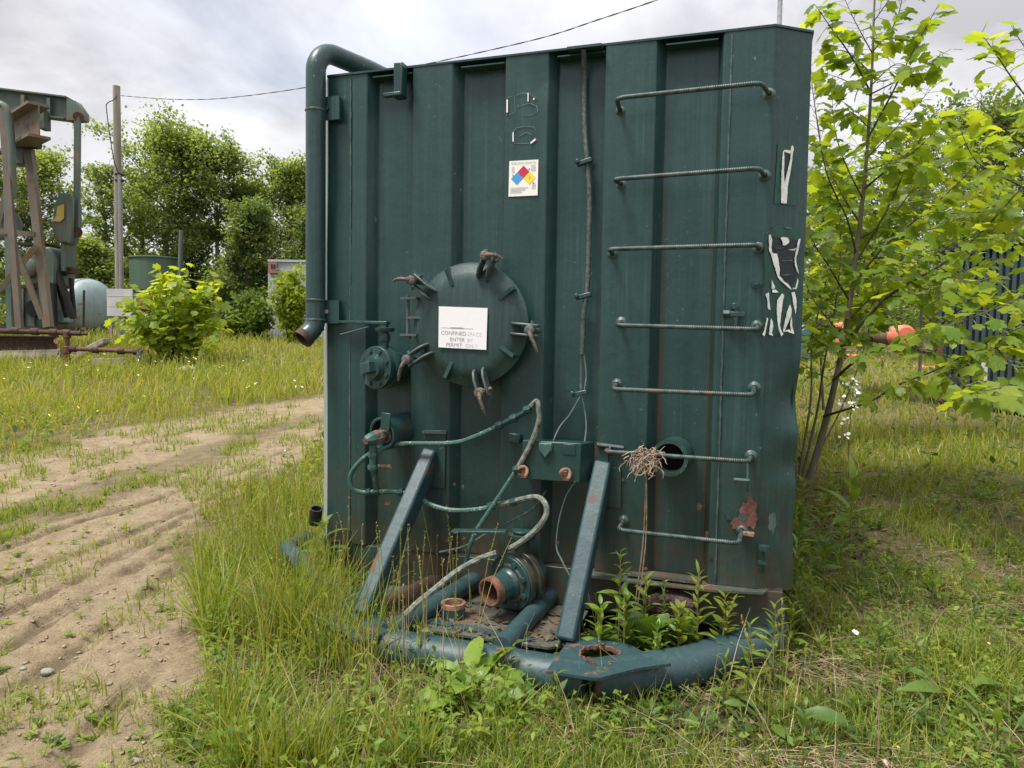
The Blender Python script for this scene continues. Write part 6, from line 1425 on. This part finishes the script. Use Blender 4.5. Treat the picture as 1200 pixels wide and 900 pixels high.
sapling('maple_bush', 'bright yellow green bush of lobed leaves standing in the meadow left of the tank', b4_, S4, BR4, .23, 9, step=.07, spread=.12, cat='bush', barkm='twig', palm=PALB, fol=SYCBA)
# ================================================================== things in the yard
M['ogreen'] = paint('old_green', (.040, .080, .066), (.135, .155, .125), rust_amt=.30, rust=(.17, .09, .045), rough=.55, fade_amt=.7, sc=.8, chips=.3)
M['otan'] = paint('old_tan', (.115, .095, .065), (.19, .165, .12), rust_amt=.38, rust=(.16, .085, .04), rough=.6, fade_amt=.6, sc=.8)
M['otank'] = paint('pale_tank', (.16, .24, .25), (.30, .36, .36), rust_amt=.32, rust=(.23, .11, .07), rough=.5, fade_amt=.8, sc=.55)
M['vat'] = paint('vat_green', (.045, .095, .065), (.10, .14, .095), rust_amt=.14, rust=(.15, .085, .05), rough=.6, fade_amt=.6, sc=.35, streak=.8)
M['pole'] = plain('weathered_wood', (.16, .135, .105), (.33, .29, .24), .9, 9, .6, streak=(1, 1, .08))
M['legbrown'] = paint('leg_brown', (.065, .048, .038), (.14, .11, .085), rust_amt=.2, rust=(.13, .06, .035), rough=.7, fade_amt=.7)
M['grey'] = paint('grey_steel', (.33, .34, .38), (.46, .47, .50), rust_amt=.12, rough=.55, fade_amt=.7, sc=.5)
M['navy'] = paint('navy_paint', (.006, .012, .016), (.018, .03, .036), rust_amt=.05, rough=.35, fade_amt=.5, sc=.5)
M['orange'] = plain('orange_primer', (.60, .13, .07), (.74, .24, .14), .7, 8, .3)
M['brownpipe'] = plain('brown_pipe', (.09, .05, .04), (.22, .13, .10), .8, 5, .4)
M['yel'] = plain('old_yellow', (.42, .28, .05), (.50, .36, .10), .7, 9, .2)

# ------------------------------------------------------------------ pumping unit (left edge)
PY = 20.0
def A(px, py, dy=0.0): return at(px, py, PY + dy)
gz = lambda px: float(tz0(at(px, 400, PY).x, PY))
pb = A(20, 395); pb.z = gz(20)
pump = thing('pumpjack', 'old faded green oil pumpjack with tan braced legs at the left edge', 'oil pump', pb)
def ibeam(a, b, w, h, tf, name, mt, parent, up=(0, 0, 1)):
    a = Vector(a); b = Vector(b); d = (b - a).normalized(); x = d.cross(Vector(up)).normalized(); u = x.cross(d)
    m_ = MB().beam(a, b, .03, h - 2 * tf, up)
    m_.beam(a + u * (h / 2 - tf / 2), b + u * (h / 2 - tf / 2), w, tf, up).beam(a - u * (h / 2 - tf / 2), b - u * (h / 2 - tf / 2), w, tf, up)
    return m_.build(name, mt, parent)
h_ = 26 * PY / FPX
wb = ibeam(A(-130, 102), A(80, 128), .34, h_, .04, 'walking_beam', M['ogreen'], pump)
MB().prism([A(78, 115, -.15), A(88, 118, -.15), A(97, 131, -.15), A(97, 140, -.15), A(78, 141, -.15)], (0, .3, 0)).build('beam_end', M['ogreen'], wb)
for px in (28, 58, -20):
    MB().beam(A(px, 112 + (px - 28) * .12, -.10), A(px, 132 + (px - 28) * .12, -.10), .09, .12, up=(0, 1, 0)).build('stiffener', M['ogreen'], wb)
MB().tube([A(92, 137, -.35), A(92, 137, .35)], .13, 14).build('tail_bearing', M['rust'], wb)
for dy in (-.32, .32):
    pm_ = MB().beam(A(91, 138, dy), A(90, 272, dy), .14, .10, up=(0, 1, 0)).build('pitman_arm', M['ogreen'], pump)
    MB().tube([A(90, 272, dy - .12), A(90, 272, dy + .12)], .14, 12).build('wrist_pin', M['rustd'], pm_)
# second beam pointing at the camera, on its bearing
ibeam(A(6, 164, .4), A(46, 141, -1.5), .50, .86, .07, 'equaliser_beam', M['otan'], pump)
MB().box(A(52, 141, -.2), (.16, .3, .5)).build('bearing_bracket', M['ogreen'], pump)
MB().tube([A(22, 169, -.5), A(46, 169, -.5)], .13, 14).build('saddle_bearing', M['rustd'], pump)
MB().box(A(25, 183, -.3), (.42, .5, .46)).build('saddle_plate', M['ogreen'], pump)
MB().tube([A(0, 122, -1.4), A(6, 126, -1.4), A(11, 142, -1.4), A(14, 180, -1.4), A(15, 232, -1.4)], .09, 10, smooth=4).build('curved_arm', M['ogreen'], pump)
# samson post
def leg(a, b, w, mk, name='post_leg', h=None): return MB().beam(A(*a), A(*b), w, h or w * .6, up=(0, 1, 0)).build(name, M[mk], pump, bevel=.01)
leg((34, 176, -.5), (57, 384, -1.2), .21, 'otan', h=.16); leg((3, 128, -1.2), (23, 386, -2.0), .17, 'legbrown'); leg((20, 172, .3), (-30, 390, .8), .16, 'otan'); leg((7, 150, -1.0), (12, 386, -1.3), .15, 'ogreen')
for a, b in (((0, 271, -1.2), (41, 275, -1.1)), ((-2, 341, -1.5), (43, 288, -1.1)), ((13, 279, -1.3), (50, 374, -1.2)), ((18, 190, -.3), (38, 191, -.4))):
    MB().beam(A(*a), A(*b), .09, .13).build('cross_brace', M['otan'], pump)
# crank, counterweight, gearbox
cw = MB().prism([A(63, 238, -.5), A(68, 228, -.5), A(74, 225, -.5), A(81, 226, -.5), A(84, 240, -.5), A(83, 270, -.5), A(79, 284, -.5), A(71, 286, -.5), A(63, 280, -.5), A(60, 266, -.5)], (0, .5, 0)).build('counterweight', M['ogreen'], pump, bevel=.05)
MB().prism([A(67, 242, -.53), A(75, 239, -.53), A(75, 256, -.53), A(70, 260, -.53), A(62, 259, -.53), A(66, 252, -.53)], (0, .02, 0)).build('yellow_patch', M['yel'], cw)
MB().prism([A(79, 228, -.62), A(82, 226, -.62), A(85, 232, -.62), A(84, 280, -.62), A(80, 286, -.62), A(76, 282, -.62)], (0, .1, 0)).build('crank_web', M['ogreen'], cw, bevel=.02)
for dx in (0, 4.5, 9): MB().beam(A(76 + dx, 240, .05 * dx), A(76 + dx, 318, .05 * dx), .10, .2, up=(0, 1, 0)).build('crank_arm', M['ogreen'], pump)
MB().box(A(79, 317, .2), (.46, .4, .16)).build('crank_hub', M['rustd'], pump)
MB().prism([A(28, 298, -.2), A(33, 288, -.2), A(58, 289, -.2), A(66, 304, -.2), A(65, 334, -.2), A(30, 334, -.2)], (0, .9, 0)).build('gearbox', M['ogreen'], pump, bevel=.06)
MB().box(A(46, 288, .2), (.75, .8, .07)).build('gearbox_lid', M['dark'], pump)
MB().lathe(A(32, 314, -.3), (0, -1, 0), [(.26, -.2), (.26, .04), (.22, .07), (.001, .07)], 26).build('gear_cover', M['ogreen'], pump)
MB().box(A(46, 337, .2), (1.0, .9, .08)).build('gearbox_plate', M['rustd'], pump)
for k, (p_, q_, w_) in enumerate((((67, 318, -.1), (86, 373, -.1), .13), ((83, 326, .1), (87, 372, .1), .09), ((67, 330, .1), (78, 372, .1), .09), ((71, 339, -.1), (84, 336, .1), .05), ((74, 350, -.1), (85, 348, .1), .05))):
    MB().beam(A(*p_), A(*q_), w_, w_, up=(0, 1, 0)).build('belt_guard_bar', M['dark'], pump)
MB().lathe(A(70, 315, .1), (0, -1, 0), [(.001, -.1), (.20, -.1), (.20, .1), (.001, .1)], 20).build('belt_pulley', M['dark'], pump)
MB().beam(A(60, 334, -.3), A(62, 388, -.3), .20, .16, up=(0, 1, 0)).build('gearbox_stand', M['dark'], pump)
MB().beam(A(68, 334, .5), A(69, 388, .5), .14, .14, up=(0, 1, 0)).build('gearbox_stand', M['dark'], pump)
MB().lathe(A(3, 262, .6), (.5, -1, 0), [(.42, -.16), (.46, -.14), (.46, .14), (.42, .16), (.3, .14), (.001, .14)], 30).build('far_counterweight', M['ogreen'], pump)
bx_ = MB().prism([A(20, 338, -.2), A(56, 338, -.2), A(58, 385, -.2), A(18, 385, -.2)], (0, 1.2, 0)).build('motor_skid_box', M['ogreen'], pump)
for px in (27, 40, 52): MB().beam(A(px, 338, -.24), A(px, 385, -.24), .05, .05, up=(0, 1, 0)).build('box_rib', M['ogreen'], bx_)
MB().lathe(A(40, 361, -.32), (.4, -1, .0), [(.001, 0), (.22, 0), (.25, -.25)], 20).build('sheave_opening', M['dark'], pump)
MB().box(A(73, 370, .4), (.34, .5, .4)).build('motor', M['otank'], pump, bevel=.05)
MB().beam(A(-70, 387, -.6), A(84, 387, -.6), .25, .22).build('base_skid', M['rustd'], pump)
MB().beam(A(-70, 384, .8), A(84, 384, .8), .25, .22).build('base_skid', M['rustd'], pump)
# ------------------------------------------------------------------ pole, wire, meter board
UY = 24.0
ub = at(141, 400, UY); ub.z = float(tz0(ub.x, UY))
up_ = thing('utility_pole', 'grey wooden utility pole with a steel conduit, behind the pump', 'utility pole', ub)
ptop = at(136.5, 101, UY)
MB().tube([ub - Vector((0, 0, .3)), ub.lerp(ptop, .5), ptop], [.135, .125, .11], 16).build('shaft', M['pole'], up_)
MB().tube([at(141.5, 345, UY - .16), at(139.5, 205, UY - .16)], .045, 10).build('conduit', M['galv'], up_)
for py in (205, 212, 340): MB().lathe(at(139.5 + (py - 205) * .014, py, UY), (0, 0, 1), [(.14, -.03), (.145, 0), (.14, .03)], 16).build('strap', M['dark'], up_)
MB().tube([at(140, 205, UY - .18), at(133, 185, UY - .3), at(125, 130, UY - .3), at(126, 121, UY - .3), at(133, 117, UY - .2), at(137, 112, UY - .12)], .014, 6, smooth=5).build('service_loop', M['dark'], up_)
mbz = thing('meter_board', 'square grey board fixed to posts in front of the utility pole', 'board', at(140, 392, UY - .5))
mb_ = MB().box(at(140.5, 354.5, UY - .5), (29 * UY / FPX, .05, 31 * UY / FPX)).build('board', plain('board_grey', (.44, .44, .45), (.60, .60, .60), .7, 2, .1), mbz)
for k in range(2): MB().box(at(140.5, 347 + 12 * k, UY - .527), (28 * UY / FPX, .008, .012)).build('board_joint', M['ink2'], mb_)
for px in (130, 140): MB().beam(at(px, 368, UY - .45), at(px, 398, UY - .45), .09, .09, up=(0, 1, 0)).build('post', M['pole'], mbz)
wpts = []
for px, py in ((141, 112), (170, 114.5), (205, 116.5), (250, 116), (300, 111), (358, 102.5), (420, 91), (490, 77), (560, 62), (640, 43), (700, 23.5), (770, 0), (850, -30), (960, -80)):
    x_ = (px - 600) / FPX; Yw = 24 * (0.5400 + 1.25) / (x_ + 1.25); wpts.append(at(px, py, Yw))
m_ = MB()
for ph in (0, math.pi):
    pts, _ = spline(wpts, 14); m_.tube([p_ + Vector((0, math.cos(ph + i * .8), math.sin(ph + i * .8))) * .015 for i, p_ in enumerate(pts)], .016, 5)
tag(m_.build('power_line', plain('wire_black', (.015, .015, .018), (.04, .04, .045), .5, 5, 0)), 'twisted black service wire sagging from the utility pole over the tank', 'wire')
# ------------------------------------------------------------------ pale horizontal tank, green vat, grey container
c_ = at(100, 358, 27); ht = thing('horizontal_tank', 'pale rusty horizontal tank with a domed end beside the pump', 'tank', Vector((c_.x, c_.y, float(tz0(c_.x, 27)))))
ax_ = Vector((1, -.45, 0)).normalized(); R0 = 31 * 27 / FPX
MB().lathe(c_ + ax_ * .2, ax_, [(R0, -2.4), (R0, 0), (R0 * .97, .16), (R0 * .86, .33), (R0 * .62, .48), (R0 * .3, .56), (.001, .58)], 40).build('shell', M['otank'], ht)
MB().lathe(c_ + ax_ * .2, ax_, [(R0 + .01, -.05), (R0 + .02, 0), (R0 + .01, .05)], 40).build('head_seam', M['otank'], ht)
for s_ in (-.5, -2.0): MB().box(c_ + ax_ * s_ - Vector((0, 0, R0 * .85)), (.25, 1.6, R0 * .6), Matrix.Rotation(-.42, 3, 'Z')).build('saddle', M['rustd'], ht)
a, b_ = at(148, 301, 33), at(206, 300, 33); zb2 = float(tz0(a.x, 33)) - .1
gv = thing('steel_vat', 'open green steel vat with rust runs behind the yellow green bush', 'vat', Vector(((a.x + b_.x) / 2, 33, zb2)))
cv = (a + b_) / 2; Rv = (b_ - a).length / 2
MB().lathe((cv.x, 33 + .5, 0), (0, 0, 1), [(Rv, zb2), (Rv, a.z), (Rv - .04, a.z), (Rv - .04, zb2 + .3)], 40).build('shell', M['vat'], gv)
MB().lathe((cv.x, 33 + .5, a.z), (0, 0, 1), [(Rv, -.06), (Rv + .05, -.05), (Rv + .05, .0), (Rv, .02)], 40).build('top_rim', M['vat'], gv)
MB().tube([Vector((b_.x + .15, 33 - .2, zb2)), at(212.5, 270, 32.8)], .10, 10).build('standpipe', M['ogreen'], gv)
MB().box(at(163, 341, 31), (.55, .3, .14)).build('vat_step', M['dark'], gv)
o = MB().lathe(at(174, 352, 29), (.3, -1, .25), [(.001, .1), (.42, .08), (.46, 0), (.44, -.3), (.001, -.3)], 22).build('rusty_drum', M['rust']); tag(o, 'rusty round drum lid showing behind the yellow green bush', 'drum')
CY = 28.0
a, b_ = at(314, 307, CY), at(400, 305, CY); zc0 = float(tz0(a.x, CY)) - .1
gcn = thing('grey_container', 'pale grey steel container with a rusty corner block, left of the vent pipe', 'container', Vector((a.x, CY, zc0)))
MB().box(((a.x + b_.x) / 2, CY + 1.2, (zc0 + a.z) / 2), (b_.x - a.x, 2.4, a.z - zc0)).build('wall', M['grey'], gcn)
MB().box(at(320, 314, CY - .1), (.32, .2, .40)).build('corner_block', M['rustl'], gcn)
for dx in (-1.5, 1.5): MB().box(at(320 + dx, 312, CY - .21), (.05, .03, .16)).build('block_slot', M['dark'], gcn)
MB().box(at(357, 306, CY - .02), (b_.x - a.x, .1, .08)).build('top_rail', M['grey'], gcn)
MB().tube([at(313, 312, CY), at(316, 302, CY), at(324, 297, CY)], .03, 6).build('pipe_rail', M['rustd'], gcn)
o = MB().tube([at(271, 386, 27), at(268.5, 357, 27), at(277, 354, 27)], .06, 8).build('bent_pipe', M['dark']); tag(o, 'dark bent pipe standing between the bush and the shrub', 'pipe')
o = MB().tube([at(98, 383, 20), at(98.5, 340, 20)], .03, 6).build('marker_stake', M['rustd']); tag(o, 'thin dark stake standing in front of the pale tank', 'stake')
# ------------------------------------------------------------------ rusty pipework in the meadow
FY = 16.5
def Fp(px, py, d=0): return at(px, py, FY + d)
fw = thing('rusty_manifold', 'rusty manifold of screwed pipes lying in the meadow below the pump', 'pipework', Vector((Fp(78, 425).x, FY, float(tz0(Fp(78, 425).x, FY)))))
MB().tube([Fp(-60, 386), Fp(62, 389.5), Fp(95, 391)], .055, 12).build('pipe_run', M['rustd'], fw)
for px in (18, 41, 63, 78): MB().lathe(Fp(px, 387 + px * .04), (1, 0, -.03), [(.06, -.10), (.08, -.08), (.08, .08), (.06, .10)], 12).build('coupling', M['rustd'], fw)
MB().tube([Fp(94, 391), Fp(102, 391.5)], .035, 8).build('nipple', M['rustd'], fw)
MB().tube([Fp(78.5, 389), Fp(78.5, 424)], .055, 12).build('riser_pipe', M['rust'], fw)
for py in (392, 410, 424): MB().lathe(Fp(78.5, py), (0, 0, 1), [(.06, -.09), (.085, -.07), (.085, .07), (.06, .09)], 12).build('tee', M['rust'], fw)
MB().tube([Fp(78, 408.5), Fp(120, 410), Fp(166, 412.5)], .05, 12).build('branch_pipe', M['rust'], fw)
for px in (86, 112, 142, 160): MB().lathe(Fp(px, 408.6 + (px - 78) * .045), (1, 0, -.03), [(.055, -.08), (.075, -.06), (.075, .06), (.055, .08)], 12).build('coupling', M['rustd'], fw)
MB().tube([Fp(163, 412, -.05), Fp(162, 450, -.05)], .05, 8).build('support_leg', M['ogreen'], fw)
MB().tube([Fp(52, 425), Fp(100, 427), Fp(147, 424)], .055, 12).build('lower_pipe', M['rustd'], fw)
MB().lathe(Fp(67, 400, -.1), (0, -1, 0), [(.06, 0), (.06, .03), (.001, .03)], 14).build('gauge_plug', M['rustl'], fw)
o = MB().box(Fp(28, 404, .3), (75 * FY / FPX, .12, 22 * FY / FPX)).box(Fp(28, 394, .3), (75 * FY / FPX, .3, .03)).build('steel_channel', M['rustd']); tag(o, 'rusty steel channel lying behind the manifold pipes', 'steel beam')
o = MB().tube([Fp(-30, 420, .2), Fp(72, 417.5, .2)], .16, 12).build('grey_log', M['pole']); tag(o, 'grey log lying under the rusty channel', 'log')
o = MB().prism([Fp(80, 416, 1), Fp(120, 396, 1.6), Fp(122, 402, 1.6), Fp(86, 423, 1)], (0, .3, 0)).build('timber', M['pole'], bevel=.02); tag(o, 'grey timber slanting up behind the manifold riser', 'timber')
o = MB().beam(Fp(108, 424.5, -.4), Fp(147, 423.5, -.4), .14, .16).build('timber', M['pole'], bevel=.01); tag(o, 'grey squared timber lying beside the lower manifold pipe', 'timber')
# ------------------------------------------------------------------ right-hand yard
NY = 12.5
a, b_ = at(1108, 292, NY + 1.2), at(1300, 285, NY - 1.6); z0 = float(tz0(a.x, NY)) + .18
nt = thing('ribbed_tank', 'dark ribbed steel tank behind the branches at the right edge', 'storage tank', Vector((a.x, a.y, z0 - .18)))
e1 = (Vector((b_.x, b_.y, 0)) - Vector((a.x, a.y, 0))).normalized(); e2 = Vector((-e1.y, e1.x, 0)); Ln = (Vector((b_.x, b_.y, 0)) - Vector((a.x, a.y, 0))).length
MB().prism([Vector((a.x, a.y, z0)), Vector((b_.x, b_.y, z0)), Vector((b_.x, b_.y, z0)) + e2 * 2.4, Vector((a.x, a.y, z0)) + e2 * 2.4], (0, 0, a.z - z0)).build('wall', M['navy'], nt)
M['navyl'] = paint('navy_rib', (.025, .042, .050), (.06, .082, .09), rust_amt=.04, rough=.4, fade_amt=.6, sc=.6)
for k in range(22):
    p_ = Vector((a.x, a.y, 0)) + e1 * (Ln * (k + .4) / 22) - e2 * .055; zm = (a.z + z0) / 2
    MB().box((p_.x, p_.y, zm), (.075, .10, a.z - z0 - .1), Matrix.Rotation(math.atan2(e1.y, e1.x), 3, 'Z')).build('rib', M['navyl'], nt)
pa, pb_ = Vector((a.x, a.y, a.z)) - e2 * .06, Vector((b_.x, b_.y, a.z)) - e2 * .06
MB().beam(pa, pb_, .22, .14).build('top_rail', M['navy'], nt)
MB().beam(Vector((a.x, a.y, z0 - .02)) - e2 * .10, Vector((b_.x, b_.y, z0 - .02)) - e2 * .10, .26, .22).build('skid_rail', M['navyl'], nt)
MB().box(Vector((a.x, a.y, z0 + .5)) + e1 * 1.1 - e2 * .18, (.10, .02, .32)).build('white_tag', M['white'], nt)
OY = 13.5
for (x0_, y0_, x1_, y1_, r_, d0, d1, lab) in ((985, 391, 1030, 391, .21, 0, 1.6, 'brown pipe with orange painted end lying behind the sapling trunk'), (1060, 394, 1010, 388, .20, -.2, 1.6, 'brown pipe with orange end, middle one of the three behind the sapling'), (1088, 402, 1060, 392, .19, -.5, 1.8, 'dark brown pipe end nearest the dark ribbed tank')):
    p0_, p1_ = at(x0_, y0_, OY + d0), at(x1_ , y1_, OY + d1); p1_.z = p0_.z; z_ = float(tz0(p0_.x, p0_.y)); p0_.z = max(p0_.z, z_ + r_ * .6); p1_.z = p0_.z
    dd = (p1_ - p0_).normalized(); t = thing('capped_pipe', lab, 'pipe', Vector((p0_.x, p0_.y, z_)))
    MB().tube([p0_, p0_ + dd * 3.2], r_, 22).build('pipe', M['brownpipe'], t)
    if 'dark' not in lab: MB().lathe(p0_, -dd, [(r_ + .006, -.25), (r_ + .01, .0), (r_ * .8, .06), (.001, .07)], 22).build('end_cap', M['orange'], t)
    else: MB().lathe(p0_, -dd, [(r_ + .004, -.2), (r_ + .008, .0), (r_ * .85, .02), (r_ * .8, -.3), (.001, -.3)], 22).build('pipe_mouth', M['rustd'], t)
# crumbled orange clay below the pipes
gp_ = [gr(*q)[:2] for q in ((990, 424), (1015, 414), (1045, 416), (1050, 432), (1010, 440))]
o = clods(240, 'orange_rubble', 'orange crumbled rubble on the grass under the capped pipes', M['orange'], [tuple(q) for q in gp_], .02, .07) if False else None
def rubble(px, py, n, sp, seed, label):
    r_ = random.Random(seed); b = gr(px, py); m_ = MB()
    for k in range(n):
        x, y = b.x + r_.gauss(0, sp), b.y + r_.gauss(0, sp * .8); s_ = r_.uniform(.03, .10); m_.lathe((x, y, float(tz0(x, y)) + s_ * .2 + .02), (r_.gauss(0, .3), r_.gauss(0, .3), 1), [(.001, -s_ * .4), (s_ * r_.uniform(.7, 1), -s_ * .1), (s_ * .6, s_ * .35), (.001, s_ * .5)], 6)
    tag(m_.build('orange_rubble', M['orange'], sharp=20), label, 'rubble', kind='stuff')
rubble(1005, 418, 60, .32, 3, 'heap of orange rubble on the grass below the capped pipes')
rubble(1093, 432, 40, .22, 4, 'orange rubble at the left end of the dark ribbed tank')
o = MB().tube([at(1102, 470, 12.3), at(1102, 404, 12.3)], .05, 8).build('rusty_post', M['rust']); tag(o, 'short rusty post at the left end of the dark ribbed tank', 'post')
o = MB().lathe(at(942, 402, 12), (.2, -1, 0), [(.30, -.5), (.30, .1), (.25, .16), (.001, .16)], 20).build('blue_drum', plain('drum_blue', (.06, .17, .22), (.14, .26, .30), .5, 5, .1)); tag(o, 'blue green drum lying just beyond the right edge of the tank', 'drum')
